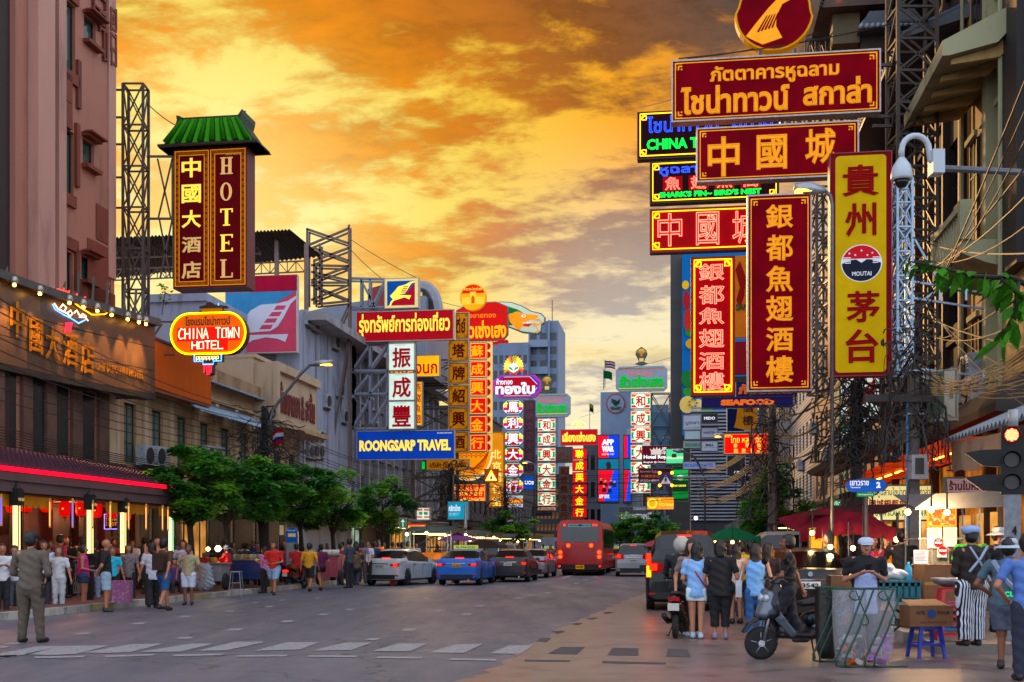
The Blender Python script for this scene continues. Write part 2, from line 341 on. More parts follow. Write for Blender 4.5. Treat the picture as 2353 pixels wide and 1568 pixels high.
for (x,y,w,h) in ((857,1470,38,5),(1008,1419-15,34,5),(940,1448,40,6),(1103,1405-12,30,4.4),(1072,1416-3,30,4.5),(1192,1383-8,26,4),(1222,1372-4,24,4),(1258,1363,22,4),(1294,1350,20,3.4),(1325,1341,18,3),(1345,1333,15,2.6),(1367,1326,12,2.2),
  (190,1457,44,5),(318,1434,40,4.6),(425,1418,34,4.2),(528,1405,28,3.6),(618,1395,24,3.2),(30,1480,50,5),(5,1488,40,4),(425,1467,48,5),(540,1448,46,5),(660,1429,36,4.6),(743,1413,30,3.8),(803,1402,26,3.4),(869,1392,24,3.2),(930,1383,20,3),(980,1376,18,3),(730,1374,18,2.4),(650,1380,20,2.4),(586,1386,20,2.4),
  (1106,1381,10,2),(1140,1374,10,2),(1172,1367,9,1.8)):
 dash(x,y,w,h)
gpatch('lane_line',[(1287,1330),(1345,1309),(1357,1309),(1297,1331)],.008,WHITE)
gpatch('lane_line',[(1455,1306),(1495,1306),(1495,1309),(1457,1309)],.008,WHITE)
def KLX(d): return -14.25+.1445*d
def slab(name,xa,xb,d0,d1,z,mat):   # strip between two x(d) functions
 a=MB(); vs=[]; nn=18
 for i in range(nn+1):
  d=d0+(d1-d0)*i/nn; vs+= [(xa(d),d,0),(xa(d),d,z),(xb(d),d,z),(xb(d),d,0)]
 fs=[]
 for i in range(nn):
  o=i*4
  for k in range(3): fs.append((o+k,o+k+1,o+k+5,o+k+4))
 fs+= [(0,1,2,3),(nn*4+3,nn*4+2,nn*4+1,nn*4)]
 a.add(vs,[f[::-1] for f in fs]); o=a.build(name,mat); return tag(o,kind='structure')
pl=slab('pavement',lambda d:LX(d)-1,lambda d:KLX(d)-.16,8,300,.15,PAVE)
prr=slab('pavement',lambda d:5.95+TA*(d-16.3)+.18 if d>17 else 5.95+.18,lambda d:RX(d)+2,17,300,.15,M('#6a625c',.7,0,.25,2,.2,dirt='#46403c'))
def kerbline(par,fx,d0,d1,mats,stop):
 ms=[MB().bx(-.0,.18,0,1.19,0,.17).mesh('kerb_stone',m_) for m_ in mats]
 d=d0;i=0
 while d<stop:
  link('kerb_stone',ms[i%len(ms)],par,(fx(d)-.18,d,random.uniform(0,.008)),-math.atan(fx(1)-fx(0)))
  d+=1.2*.99;i+=1
 s=MB()
 while d<d1:
  s.bx(fx(d)-.16,fx(d),d,d+1.2,0,.17); d+=1.22
 if s.v: tag(s.build('kerb_run',mats[0],par),kind='stuff')
K2=M('#a8a49a',.7,0,.25,3,.25,dirt='#6b665c')
K3=M('#8a7d58',.7,0,.35,3,.25,dirt='#4f4a3e')
kerbline(pl,KLX,20,160,[K2,KERB,K3,KERB,K2],75)
kerbline(prr,lambda d:5.95+.18+TA*(d-16.3),19,120,[KERB,K2],50)
# ================================================================ SIGNS
class S:
 """a hanging sign: the rectangle seen at px x0..x1, py y0..y1 standing at depth d, square to the street"""
 def __init__(s,name,label,x0,y0,x1,y1,d,th=.3,case=None,face=None,rz=-AL,group=None,frame=.04,lit=True,fs=.0,cat='sign'):
  s.cx,s.cy,s.d=(x0+x1)/2,(y0+y1)/2,d; s.k=K(d)
  s.r=(x0,y0,x1,y1); s.t=thing(name,label,cat,P(s.cx,s.cy,d),rz,group); s.y=-.0
  if case is not None:
   W=MB(); a,b,c,e=s.X(x0),s.X(x1),s.Z(y1),s.Z(y0); W.bx(a,b,.0,th,c,e); W.build('casing',case,s.t)
   fr=MB(); w=max(frame,1.2*s.k); fr.bx(a,b,-.03,0,e-w,e); fr.bx(a,b,-.03,0,c,c+w); fr.bx(a,a+w,-.03,0,c+w,e-w); fr.bx(b-w,b,-.03,0,c+w,e-w); fr.build('frame',case,s.t)
   if face is not None:
    F=MB(); F.bx(a+w*.9,b-w*.9,-.012,-.002,c+w*.9,e-w*.9); F.build('face',face,s.t)
 def X(s,px): return (px-s.cx)*s.k
 def Z(s,py): return (s.cy-py)*s.k
 def txt(s,body,x0,y0,x1,y1,mat,bold=.02,neon=0,y=-.014,name='lettering',ext=0,label=None):
  if body[0]>'\u2e80' and len(body)==1: bold=min(bold,.024)
  return lettering(s.t,body,s.X(x0),s.X(x1),s.Z(y1),s.Z(y0),y,mat,bold,neon,ext,name,label=label)
 def rect(s,name,x0,y0,x1,y1,mat,ya=-.02,yb=-.012):
  return MB().bx(s.X(x0),s.X(x1),ya,yb,s.Z(y1),s.Z(y0)).build(name,mat,s.t)
 def poly(s,name,pts,mat,ya=-.02,yb=-.012):
  return MB().poly([(s.X(x),s.Z(y)) for x,y in pts],ya,yb).build(name,mat,s.t)
 def border(s,x0,y0,x1,y1,w,mat,y=-.02,name='border_line',keys=0,r=None):
  m=MB(); a,b,c,e=s.X(x0),s.X(x1),s.Z(y1),s.Z(y0); W=w*s.k; q=keys*s.k
  yb=y+.012
  m.bx(a+q,b-q,y,yb,e-W,e); m.bx(a+q,b-q,y,yb,c,c+W); m.bx(a,a+W,y,yb,c+q,e-q); m.bx(b-W,b,y,yb,c+q,e-q)
  if keys:
   u=q/4
   for sx,ox in ((1,a),(-1,b)):
    for sz,oz in ((1,c),(-1,e)):
     for (i0,j0,i1,j1) in ((0,0,4,.7),(0,.7,.7,4),(2,1.6,4,2.3),(1.6,1.6,2.3,4),(3.2,3.2,4,4)):
      xs=sorted((ox+sx*i0*u,ox+sx*i1*u)); zs=sorted((oz+sz*j0*u,oz+sz*j1*u)); m.bx(xs[0],xs[1],y-.001,yb,zs[0],zs[1])
  return m.build(name,mat,s.t)
 def tubeborder(s,x0,y0,x1,y1,r,mat,y=-.06,keys=0):
  a,b,c,e=s.X(x0),s.X(x1),s.Z(y1),s.Z(y0); m=MB(); q=keys*s.k
  if not keys: m.tube([(a,y,c),(b,y,c),(b,y,e),(a,y,e)],r,4,closed=True)
  else:
   for p0,p1 in (((a+q,c),(b-q,c)),((a+q,e),(b-q,e)),((a,c+q),(a,e-q)),((b,c+q),(b,e-q))): m.tube([(p0[0],y,p0[1]),(p1[0],y,p1[1])],r,4)
   for sx,ox in ((1,a),(-1,b)):
    for sz,oz in ((1,c),(-1,e)):
     pp=[(0,4),(1.2,4),(1.2,2.6),(2.6,2.6),(2.6,1.2),(4,1.2),(4,0),(0,0),(0,4)]
     m.tube([(ox+sx*i*q/4,y,oz+sz*j*q/4) for i,j in pp],r,4)
     m.tube([(ox+sx*i*q/4,y,oz+sz*j*q/4) for i,j in ((1.6,1.6),(1.6,4.6),(4.6,4.6),(4.6,1.6),(1.6,1.6))],r,4)
  return m.build('neon_tube',mat,s.t)
RED='#7c0a14';
CASE=METAL('#6d6a68',.5); CASED=M('#2a1c18',.5,.2,.2,5,.1); CASER=M('#5a0c12',.5,0,.2,5,.1)
GOLD=M('#d08a1e',.45,.15,.15,3,.05,emit=.6,ecol='#e8941c'); GOLDL=M('#e0a42a',.45,0,.1,3,.0,emit=.65,ecol='#ffb42a'); GOLDD=M('#a8741c',.4,.4,.2,6,.05,emit=.12,ecol='#d09020')
YEL=M('#f0c840',.4,0,.05,3,0,emit=.85,ecol='#ffdc50')
DRED=M('#30000a',.7,0,.15,1.5,.03,emit=.75,ecol='#80000e',em_var=.45)
LRED=M('#a00a10',.5,0,.1,1.5,.02,emit=1.0,ecol='#f00812',em_var=.4)
NRED=GLOW('#ff6a54',4.5); NREDB=M('#8c0810',.4,0,.1,2,.02,emit=.42,ecol='#c0000c',em_var=.5); NYEL=GLOW('#ffb414',3.0); NBLUE=GLOW('#2450ff',2.6); NGRN=GLOW('#08e040',2.0); NWH=GLOW('#ffd8b0',3.5)
PNAVY=M('#14070c',.5,0,.2,2,.03,emit=.25,ecol='#40101c')
def ORD(v,l): return (['topmost','second from top','third from top','fourth from top','fifth from top','lowest'] if len(l)==6 else ['topmost','second from top','middle','second from bottom','lowest'] if len(l)==5 else ['topmost','middle','lowest'])[l.index(v)]
# ---------- right hand: the big restaurant signs
s=S('restaurant_sign','biggest maroon sign board high on the right with two rows of orange Thai letters',1545,126,2016,270,30,.35,METAL('#a9a29c',.5),DRED)
s.border(1553,133,2008,263,2.0,GOLD,keys=17)
s.txt('ภัตตาคารหูฉลาม',1633,146,1924,192,GOLD,.035); s.txt('ไชน่าทาวน์',1566,190,1813,256,GOLD,.04); s.txt('สกาล่า',1843,187,1996,249,GOLD,.04)
s=S('restaurant_sign','maroon sign board with three orange Chinese characters 中國城 under the biggest board',1602,286,1968,412,29.6,.32,METAL('#a9a29c',.5),DRED)
s.border(1610,293,1960,405,2.0,GOLD,keys=15)
for ch,a,b,u,v in (('中',1628,1701,309,402),('國',1739,1808,310,390),('城',1848,1917,301,383)): s.txt(ch,a,u,b,v,GOLD,.045,name='character')
s=S('restaurant_sign','tall maroon sign board with a column of six orange Chinese characters',1718,446,1864,900,29.2,.32,METAL('#a9a29c',.5),DRED)
s.border(1726,455,1856,892,2.0,GOLD,keys=16)
for ch,(u,v) in zip('銀都魚翅酒樓',((470,526),(540,600),(611,672),(680,740),(752,808),(818,880))): s.txt(ch,1760,u,1822,v,GOLD,.042,name='character')
s=S('emblem_sign','round maroon emblem with a gold sail shape on top of the biggest board',1690,-60,1867,118,30,.3)
s.poly('casing',[(1779+89*sin(R(a))*(1 if cos(R(a))<0 else .93),28-0+ -88*cos(R(a))) for a in range(0,360,10)],M('#c8880e',.5,0,.1,2,0,emit=.3,ecol='#d88a10'),-.0,.3)
s.poly('face',[(1779+84*sin(R(a))*(1 if cos(R(a))<0 else .93),28-84*cos(R(a))) for a in range(0,360,10)],DRED,-.02,-.001)
s.poly('emblem',[(1876-.0*1,-20)]and[(1810,-30),(1830,-5),(1797,12),(1784,38),(1783,62),(1797,89),(1753,102),(1735,93),(1715,81),(1738,52),(1765,20),(1790,-5)],GOLD,-.032,-.021)
mm=MB()
for i in range(5): mm.poly([(s.X(1740+i*8),s.Z(72-i*2)),(s.X(1762+i*6),s.Z(36-i)),(s.X(1764+i*6),s.Z(37-i)),(s.X(1744+i*8),s.Z(74-i*2))],-.04,-.033)
mm.build('emblem_stroke',DRED,s.t)
for px in (1748,1832,1870): pass
mm=MB(); mm.bar((s.X(1748),.1,s.Z(112)),(s.X(1748),.1,s.Z(128)),.08); mm.bar((s.X(1826),.1,s.Z(112)),(s.X(1826),.1,s.Z(126)),.08); mm.build('post',STEELD,s.t)
s=S('liquor_sign','tall yellow board framed in maroon with red Chinese characters and a round badge',1908,350,2047,865,25,.3,M('#7a0d18',.5,0,.15,2,.05),M('#6a0a16',.5,0,.15,2,.03,emit=.12,ecol='#80081a'),frame=.02)
YB=M('#a88a06',.5,0,.12,2,.02,emit=.34,ecol='#b89404',em_var=.3)
pts=rrect(1921,2034,358,856,9); s.poly('panel',pts,YB,-.026,-.013)
RCH=M('#7a0c12',.5,0,.1,2,.02,emit=.16,ecol='#a00c10')
for ch,(u,v,a,b) in zip('貴州茅台',((380,452,1935,2019),(468,545,1942,2012),(670,742,1945,2020),(757,835,1943,2017))): s.txt(ch,a,u,b,v,RCH,.04,y=-.03,name='character')
s.poly('badge',ell(1979,606,46,43),M('#c9ccd4',.4,0,.05,2,0,emit=.25),-.03,-.0265)
s.poly('badge_top',ell(1979,606,43.5,41,20,-165,-15),M('#b01420',.4,0,.05,2,0,emit=.25),-.034,-.0305)
s.poly('badge_bottom',ell(1979,606,43.5,41,20,0,180)+[(1957,598),(1967,597),(1979,605),(1991,597),(2001,598)],M('#1c2130',.4,0,.05,2,0,emit=.1),-.034,-.0305)
for i in range(4): s.rect('badge_stripe',1936+i*2,592+i*4,1955,594+i*4,M('#c9ccd4',.4,0,.05,2,0,emit=.25),-.036,-.0342); s.rect('badge_stripe',2004,592+i*4,2022-i*2,594+i*4,M('#c9ccd4',.4,0,.05,2,0,emit=.25),-.036,-.0342)
for (a,b) in ((1952,583),(1979,577),(2003,583),(1965,587),(1992,588)): s.poly('star',[(a+3*sin(R(k*36))*(1 if k%2==0 else .45),b-3*cos(R(k*36))*(1 if k%2==0 else .45)) for k in range(10)],M('#c9ccd4',.4,0,.05,2,0,emit=.25),-.037,-.0345)
s.txt('MOUTAI',1958,625,2001,635,M('#c9ccd4',.4,0,.05,2,0,emit=.25),.02,y=-.036)
s=S('neon_sign','neon board with blue Thai letters over green CHINA TOWN, behind the biggest board',1465,250,1795,360,39.5,.35,CASED,PNAVY)
s.tubeborder(1472,256,1788,353,.022,NYEL,keys=12)
s.txt('ไชน่าทาวน์',1487,262,1653,301,NBLUE,neon=.018,y=-.05,name='neon_tube'); s.txt('สกาล่า',1682,262,1790,298,NBLUE,neon=.018,y=-.05,name='neon_tube'); s.txt('CHINA TOWN SCALA',1487,315,1780,340,NGRN,.035,y=-.05,name='neon_tube')
s=S('neon_sign','neon board with red Chinese characters over green SHARK\'S FIN and BIRD\'S NEST',1494,366,1787,463,39.3,.35,CASED,PNAVY)
s.tubeborder(1501,372,1780,457,.022,NYEL,keys=12)
s.txt('หูฉลาม - รังนก',1517,375,1760,402,NBLUE,neon=.022,y=-.05,name='neon_tube')
for i,ch in enumerate('魚翅燕窩'): s.txt(ch,1529+i*59,404,1564+i*59,434,NRED,neon=.014,y=-.05,name='neon_tube'); s.rect('glowing_panel',1524+i*59,402,1569+i*59,436,NREDB,-.022,-.0125)
s.txt("SHARK'S FIN~ BIRD'S NEST",1516,438,1747,451,NGRN,.05,y=-.05,name='neon_tube')
s=S('neon_sign','wide neon board with large red outlined characters 中國城 over the blue wall painting',1494,476,1775,577,39.2,.35,CASER,NREDB)
s.tubeborder(1501,483,1768,570,.022,NYEL,keys=13)
LRED=M('#a00a10',.5,0,.1,1.5,.02,emit=.7,ecol='#ff1018',em_var=.3)
for ch,a,b in (('中',1512,1568),('國',1600,1652),('城',1682,1738)): s.txt(ch,a,488,b,564,NRED,neon=.013,y=-.06,name='neon_tube'); s.txt(ch,a,488,b,564,LRED,.03,y=-.02,name='character')
s=S('neon_sign','upright neon board with six red glowing Chinese characters and yellow neon border',1588,590,1688,910,38.5,.35,CASER,NREDB)
s.tubeborder(1596,598,1680,901,.03,NYEL,keys=13)
for ch,(u,v) in zip('銀都魚翅酒樓',((607,646),(657,700),(708,746),(757,800),(810,850),(856,898))): s.txt(ch,1606,u,1664,v,NRED,neon=.015,y=-.06,name='neon_tube'); s.txt(ch,1606,u,1664,v,LRED,.03,y=-.02,name='character')
# ---------- left hand: hotel tower sign
s=S('hotel_sign','tall red HOTEL sign with gold characters under a green tiled pagoda roof',394,340,572,662,41,.75,M('#6a0c10',.5,0,.15,2,.05),M('#5c0a10',.5,0,.15,2,.03,emit=.12,ecol='#7a0612'))
ORN=M('#a85a10',.45,.1,.35,14,.1,emit=.16,ecol='#b86010')
for (a,b) in ((398,480),(484,568)):
 s.border(a,345,b,657,1.8,GOLD,y=-.03); s.border(a+2.5,347.5,b-2.5,654.5,7,ORN,y=-.026,name='ornament_band'); s.border(a+10,355,b-10,647,1.4,GOLD,y=-.034)
 for j in range(0,20):
  for xx in (a+6,b-6): s.poly('ornament',rrect(xx-2.6,xx+2.6,356+j*14.6,361.5+j*14.6,1.2,1),M('#7c2408',.5,0,.1,3,0,emit=.15,ecol='#8a2a08'),-.038,-.0265)
for ch,(u,v,c) in zip('中國大酒店',((362,407,1),(423,466,1),(482,523,1),(543,580,0),(600,640,0))): s.txt(ch,415,u,462,v,YEL if c else M('#d8b878',.4,0,.05,3,0,emit=.45,ecol='#d8a860'),.03,y=-.03,name='character')
def serif(ch,x0,x1,y0,y1):
 w=x1-x0;h=y1-y0; t=w*.26; n=w*.1; z=h*.07; r=[]
 if ch=='H': r=[(0,0,.48*w,z),(.52*w,0,w,z),(0,h-z,.48*w,h),(.52*w,h-z,w,h),(.1*w,0,.1*w+t,h),(.64*w,0,.64*w+t,h),(.2*w,h*.46,.8*w,h*.54)]
 if ch=='T': r=[(0,0,w,z),(0,0,n,h*.22),(w-n,0,w,h*.22),(.37*w,0,.37*w+t,h),(.22*w,h-z,.78*w,h)]
 if ch=='E': r=[(0,0,w,z),(0,h-z,w,h),(.1*w,0,.1*w+t,h),(.2*w,h*.46,.7*w,h*.54),(w-n,0,w,h*.2),(w-n,h*.8,w,h),(.66*w,h*.38,.72*w,h*.62)]
 if ch=='L': r=[(0,0,.5*w,z),(0,h-z,w,h),(.12*w,0,.12*w+t,h),(w-n,h*.74,w,h)]
 return [(x0+a,y0+b,x0+c,y0+e) for a,b,c,e in r]
SER=M('#dcb070',.4,0,.05,3,0,emit=.5,ecol='#e0ac58')
for ch,u,v,mt in (('H',364,403,SER),('O',422,464,SER),('T',482,521,YEL),('E',541,580,YEL),('L',598,640,SER)):
 m=MB()
 if ch=='O':
  o=ell(522,443,14,21,28); i_=ell(522,443,7.2,18,28); vs=[(s.X(x),-.034,s.Z(y)) for x,y in o+i_]
  m.add(vs,[(k,(k+1)%28,28+(k+1)%28,28+k)[::-1] for k in range(28)]); m.add([(x,-.026,z) for x,_,z in vs],[(k,(k+1)%28,28+(k+1)%28,28+k) for k in range(28)])
 else:
  for a,b,c,e in serif(ch,508,538,u,v): m.bx(s.X(a),s.X(c),-.034-random.random()*.002,-.026,s.Z(e),s.Z(b))
 m.build('letter',mt,s.t)
s.txt('โรงแรม ไชน่าทาวน์',520,354,558,359,SER,.0)
rf=MB(); GR=M('#1d6a12',.4,0,.25,9,.1,emit=.05,ecol='#2a8010'); GR2=M('#3f9a1a',.4,0,.2,9,.1,emit=.1,ecol='#4aa81c'); GRD=M('#12300c',.5,0,.2,9,.1)
rf.poly([(s.X(a),s.Z(b)) for a,b in ((366,341),(384,330),(400,308),(411,280),(409,268),(420,275),(557,275),(567,262),(566,272),(562,285),(580,310),(590,326),(607,341))],-.3,1.0)
rt=rf.build('roof',GRD,s.t)
for i in range(8):
 fx=i/7; xt=424+fx*130; xb=386+fx*196
 MB().tube([(s.X(xb),-.42,s.Z(333)),(s.X(xt),-.34,s.Z(281))],[.10,.06],8).build('tile_roll',GR,rt,True)
 MB().poly([(s.X(xb+7),s.Z(333)),(s.X(xb+20),s.Z(333)),(s.X(xt+14),s.Z(280)),(s.X(xt+5),s.Z(280))] if i<7 else [(s.X(xb+5),s.Z(333)),(s.X(xb+9),s.Z(333)),(s.X(xt+4),s.Z(280)),(s.X(xt+2),s.Z(280))],-.33,-.302).build('tile_pan',GR2,rt)
MB().lathe([(.02,0),(.12,.0),(.14,.04)],10,ax='y')
eave=MB(); eave.bx(s.X(368),s.X(605),-.44,.9,s.Z(341),s.Z(336)); eave.build('eave_board',M('#1c1a12',.6,0,.2,3,.1),rt)
rg=MB(); rg.tube([(s.X(405),0,s.Z(263)),(s.X(416),0,s.Z(273)),(s.X(440),0,s.Z(277)),(s.X(540),0,s.Z(277)),(s.X(556),0,s.Z(272)),(s.X(568),0,s.Z(260))],[.03,.09,.1,.1,.09,.03],8); rg.build('ridge',GRD,rt,True)
# ---------- oval neon hotel sign
s=S('neon_sign','oval orange neon hotel sign reading CHINA TOWN HOTEL with yellow rim',388,718,571,816,40,.3)
def cap(x0,x1,y0,y1,n=14):
 r=(y1-y0)/2; cy_=(y0+y1)/2; rx=r*.95; return [(x1-rx+rx*sin(R(180*k/n)),cy_-r*cos(R(180*k/n))) for k in range(n+1)]+[(x0+rx-rx*sin(R(180*k/n)),cy_+r*cos(R(180*k/n))) for k in range(n+1)]
s.poly('casing',cap(388,571,719,815),CASER,0,.3); s.poly('face',cap(391,568,722,812),M('#c85a10',.5,0,.1,2,0,emit=.75,ecol='#e05808',em_var=.35),-.02,-.001)
mm=MB(); mm.tube([(s.X(x),-.07,s.Z(y)) for x,y in cap(390,569,720.5,813.5)],.035,5,closed=True); mm.build('neon_tube',GLOW('#ffd000',3.2),s.t)
s.rect('glowing_panel',404,752,556,784,M('#c81008',.5,0,.1,2,0,emit=1.0,ecol='#ff1408'),-.026,-.0205); s.rect('glowing_panel',436,784,526,806,M('#c81008',.5,0,.1,2,0,emit=1.0,ecol='#ff1408'),-.026,-.0205)
s.txt('โรงแรมไชน่าทาวน์',424,727,532,748,BLACK,.02,y=-.03)
NPK=GLOW('#ffb090',3.6)
def strokes(par,S_,L,r,mat,y=-.08):
 m=MB()
 for l in L: m.tube([(S_.X(a),y,S_.Z(b)) for a,b in l],r,5)
 return m.build('neon_tube',mat,par)
def block(letters,x0,x1,y0,y1,gap=.22):
 G_={'C':[[(1,.12),(.55,0),(.1,.3),(0,.75),(.35,1),(.95,.9)]],'H':[[(0,0),(0,1)],[(1,0),(1,1)],[(0,.5),(1,.5)]],'I':[[(.5,0),(.5,1)]],'N':[[(0,1),(0,0),(1,1),(1,0)]],'A':[[(0,1),(.5,0),(1,1)],[(.2,.6),(.85,.6)]],'T':[[(0,0),(1,0)],[(.5,0),(.5,1)]],'O':[[(.1,.1),(.9,.05),(1,.95),(.05,.95),(.1,.1)]],'W':[[(0,0),(.25,1),(.5,.3),(.75,1),(1,0)]],'E':[[(1,0),(0,0),(0,1),(1,1)],[(0,.5),(.8,.5)]],'L':[[(0,0),(0,1),(1,1)]],' ':[]}
 n=len(letters); w=(x1-x0)/n; o=[]
 for i,c in enumerate(letters):
  for l in G_[c]: o.append([(x0+w*(i+gap/2+a*(1-gap)),y0+(y1-y0)*b) for a,b in l])
 return o
strokes(s.t,s,block('CHINA TOWN',408,556,755,779),.022,NPK); strokes(s.t,s,block('HOTEL',440,518,785,803),.022,NPK)
s.poly('lower_panel',[(447,816),(512,816),(512,831),(495,831),(495,838),(490,838),(490,858),(485,863),(477,863),(470,858),(466,838),(466,831),(447,831)],CASED,0,.2)
strokes(s.t,s,[[(447,816),(447,831),(468,831),(468,838),(493,838),(493,831),(512,831),(512,816)]],.025,GLOW('#4a9cff',3))
strokes(s.t,s,[[(452+i*8,829),(452+i*8,820),(457+i*8,820),(457+i*8,826),(454+i*8,826)] for i in range(7)],.014,GLOW('#ffd0a0',2.4))
strokes(s.t,s,[[(471,838),(471,857)],[(476,838),(478,862),(483,862),(483,838)],[(488,838),(487,857)]],.022,GLOW('#ff2030',3.2))
s.poly('crown_panel',[(455,719),(457,713),(463,713),(463,707),(456,707),(456,704),(472,700),(474,695),(484,694),(492,700),(522,704),(522,708),(510,708),(510,713),(520,719)],M('#3a241c',.6,0,.3,3,.1),.02,.2)
strokes(s.t,s,[[(505,699),(505,704)]],.02,GLOW('#40b0ff',3)); s.rect('crown_band',463,709,512,717,M('#b06a10',.5,0,.2,4,0,emit=.2),-.0,.019)
def simple(name,label,r,d,case,face,texts,th=.25,border=None,group=None,rz=-AL,keys=0,frame=.04,neonb=None):
 q=S(name,label,*r,d,th,case,face,rz,group,frame)
 if border: q.border(r[0]+2,r[1]+2,r[2]-2,r[3]-2,border[0],border[1],keys=keys)
 for t in texts:
  q.txt(t[0],t[1],t[2],t[3],t[4],t[5],t[6] if len(t)>6 else .02,y=-.024 if border else -.016,name='character' if len(t[0])==1 and t[0]>'\u2e80' else 'lettering')
 return q
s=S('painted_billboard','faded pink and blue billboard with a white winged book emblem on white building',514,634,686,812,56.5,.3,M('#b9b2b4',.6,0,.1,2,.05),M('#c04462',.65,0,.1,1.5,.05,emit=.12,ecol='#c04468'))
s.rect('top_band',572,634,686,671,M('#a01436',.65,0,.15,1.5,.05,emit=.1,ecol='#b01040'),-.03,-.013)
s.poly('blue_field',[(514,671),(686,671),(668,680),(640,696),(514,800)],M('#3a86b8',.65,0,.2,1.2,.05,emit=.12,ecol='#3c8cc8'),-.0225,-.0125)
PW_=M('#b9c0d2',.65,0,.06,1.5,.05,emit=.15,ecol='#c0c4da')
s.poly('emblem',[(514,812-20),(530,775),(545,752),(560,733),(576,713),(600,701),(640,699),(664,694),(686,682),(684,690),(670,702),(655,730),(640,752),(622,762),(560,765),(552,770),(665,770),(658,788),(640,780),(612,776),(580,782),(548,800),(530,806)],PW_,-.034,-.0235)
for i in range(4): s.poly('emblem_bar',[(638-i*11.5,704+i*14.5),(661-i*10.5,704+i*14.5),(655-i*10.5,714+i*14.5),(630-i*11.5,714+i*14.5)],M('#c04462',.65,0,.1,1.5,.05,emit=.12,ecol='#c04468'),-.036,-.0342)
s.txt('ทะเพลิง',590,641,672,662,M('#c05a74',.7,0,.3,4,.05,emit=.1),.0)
FR=METAL('#b8b0a0',.5)
s=S('emblem_sign','square lightbox with a yellow bird on blue and red above the red Thai board',882,639,963,709,64,.4,FR,LIT('#d8c070',.75,'#cfc08a'))
s.rect('blue_field',889,646,954,702,LIT('#0a4690',.6),-.03,-.013); s.poly('red_field',[(954,702),(895,702),(903,692),(930,680),(954,652)],LIT('#a00c24',.6),-.034,-.031)
s.poly('emblem',[(894,703),(898,692),(903,689),(896,680),(908,668),(915,659),(932,655),(943,649),(954,647),(954,650),(946,653),(936,668),(931,675),(914,678),(946,680),(941,689),(930,684),(916,688),(905,691),(900,697),(898,703)],LIT('#ffe04a',.95),-.038,-.0345)
for i in range(4): s.poly('emblem_bar',[(928-i*2,659+i*4),(939-i*2,659+i*4),(938-i*2,661+i*4),(927-i*2,661+i*4)],LIT('#a00c24',.6),-.0395,-.0382)
simple('travel_sign','wide red board with one line of yellow Thai letters above the white character boxes',(815,714,1045,784),64,FR,LIT('#a00818',.75,'#8a0a18'),[('รุ่งทรัพย์การท่องเที่ยว',822,720,1036,775,YEL,.03)])
for ch,y0,y1 in (('振',789,852),('成',857,921),('豐',922,987)):
 simple('character_lightbox','white lightbox with red Chinese character %s beside the steel rack, %s'%(ch,ORD(y0,(789,857,922))),(892,y0,954,y1),63.6,FR,LIT('#c8e0d0',.85,'#c8d8cc'),[(ch,901,y0+10,945,y1-6,M('#8c0a18',.5,0,.05,3,0,emit=.4,ecol='#b00a1c'),.04),('รุ่งทรัพย์การท่องเที่ยว',908,y0+3,935,y0+6,BLACK,0)],group='white character lightboxes')
simple('travel_sign','wide blue board reading ROONGSARP TRAVEL in yellow',(816,989,1047,1057),63.8,FR,LIT('#0838a0',.75,'#0a3490'),[('ROONGSARP TRAVEL',823,1011,1038,1037,YEL,.05),('รุ่งทรัพย์การท่องเที่ยว',1006,994,1041,999,LIT('#e8e0c0',.8),0)])
simple('shop_sign','yellow sign with red Thai letters behind the white character boxes',(886,817,1012,867),67,FR,LIT('#ffae10',.95),[('ร้านรังนก',893,826,1006,860,LIT('#c01008',.5),.02)])
s=simple('shop_sign','narrow upright yellow sign with red characters beside the lowest white box',(936,877,971,979),66.5,FR,LIT('#ffae10',.95),[(c,950,881+i*24,968,901+i*24,LIT('#c03008',.5),.02) for i,c in enumerate('燕窩魚翅')])
GB=M('#b8780e',.45,.2,.2,4,.05,emit=.45,ecol='#c87c0c',em_var=.4); GBC=M('#5c1408',.5,0,.1,3,0,emit=.1,ecol='#8a1808')
for ch,y0,y1 in (('塔',781,831),('牌',833,883),('紹',885,935),('興',937,989),('酒',992,1040)):
 q=simple('gold_character_box','gold box with dark red Chinese character %s %s in the gold column'%(ch,ORD(y0,(781,833,885,937,992))),(1029,y0,1078,y1),77,FR,GB,[(ch,1039,y0+9,1069,y1-9,GBC,.045)],border=(1.2,GBC),keys=8,group='gold character boxes')
simple('gold_sign','small gold box with Thai letters at the right end of the red Thai board',(1046,718,1078,780),77.2,FR,GB,[('ดีย์',1048,731,1070,766,GBC,.03)],border=(1.2,GBC),keys=8)
simple('gold_sign','low gold board with dark red Thai letters under the ROONGSARP board',(979,1055,1079,1081),77,FR,GB,[('บริษัท ดีไทย จำกัด',987,1061,1071,1075,GBC,.035)])
s=S('green_lamp_sign','small green lightbox at the left end of the low gold board',968,1060,978,1080,76,.2,BLACK,LIT('#08c030',.9))
s=S('emblem_sign','round gold sign with a gate picture on top of the red gable board',1056,652,1118,714,81,.3)
s.poly('casing',ell(1087,683,31,31),LIT('#c89010',.6),0,.3); s.poly('face',ell(1087,683,29.5,29.5),LIT('#f09a10',.85,'#d08a10'),-.02,-.001)
s.poly('upper_field',ell(1087,683,28,28,16,-162,-18),LIT('#c81c08',.7),-.026,-.021); s.poly('gate',[(1061,700),(1061,684),(1080,682),(1080,671),(1094,671),(1094,682),(1113,684),(1113,700)],LIT('#f8b030',.85),-.03,-.0265)
s.poly('gate_door',[(1083,698),(1083,684),(1087,679),(1091,684),(1091,698)],LIT('#d05010',.6),-.034,-.031); s.txt('ห้างทอง โซวเซ่งเฮง',1066,660,1108,668,YEL,.0,y=-.03)
s=S('gold_shop_sign','red gable shaped board with gold Thai letters in front of the dragon head',1047,694,1168,783,84,.3)
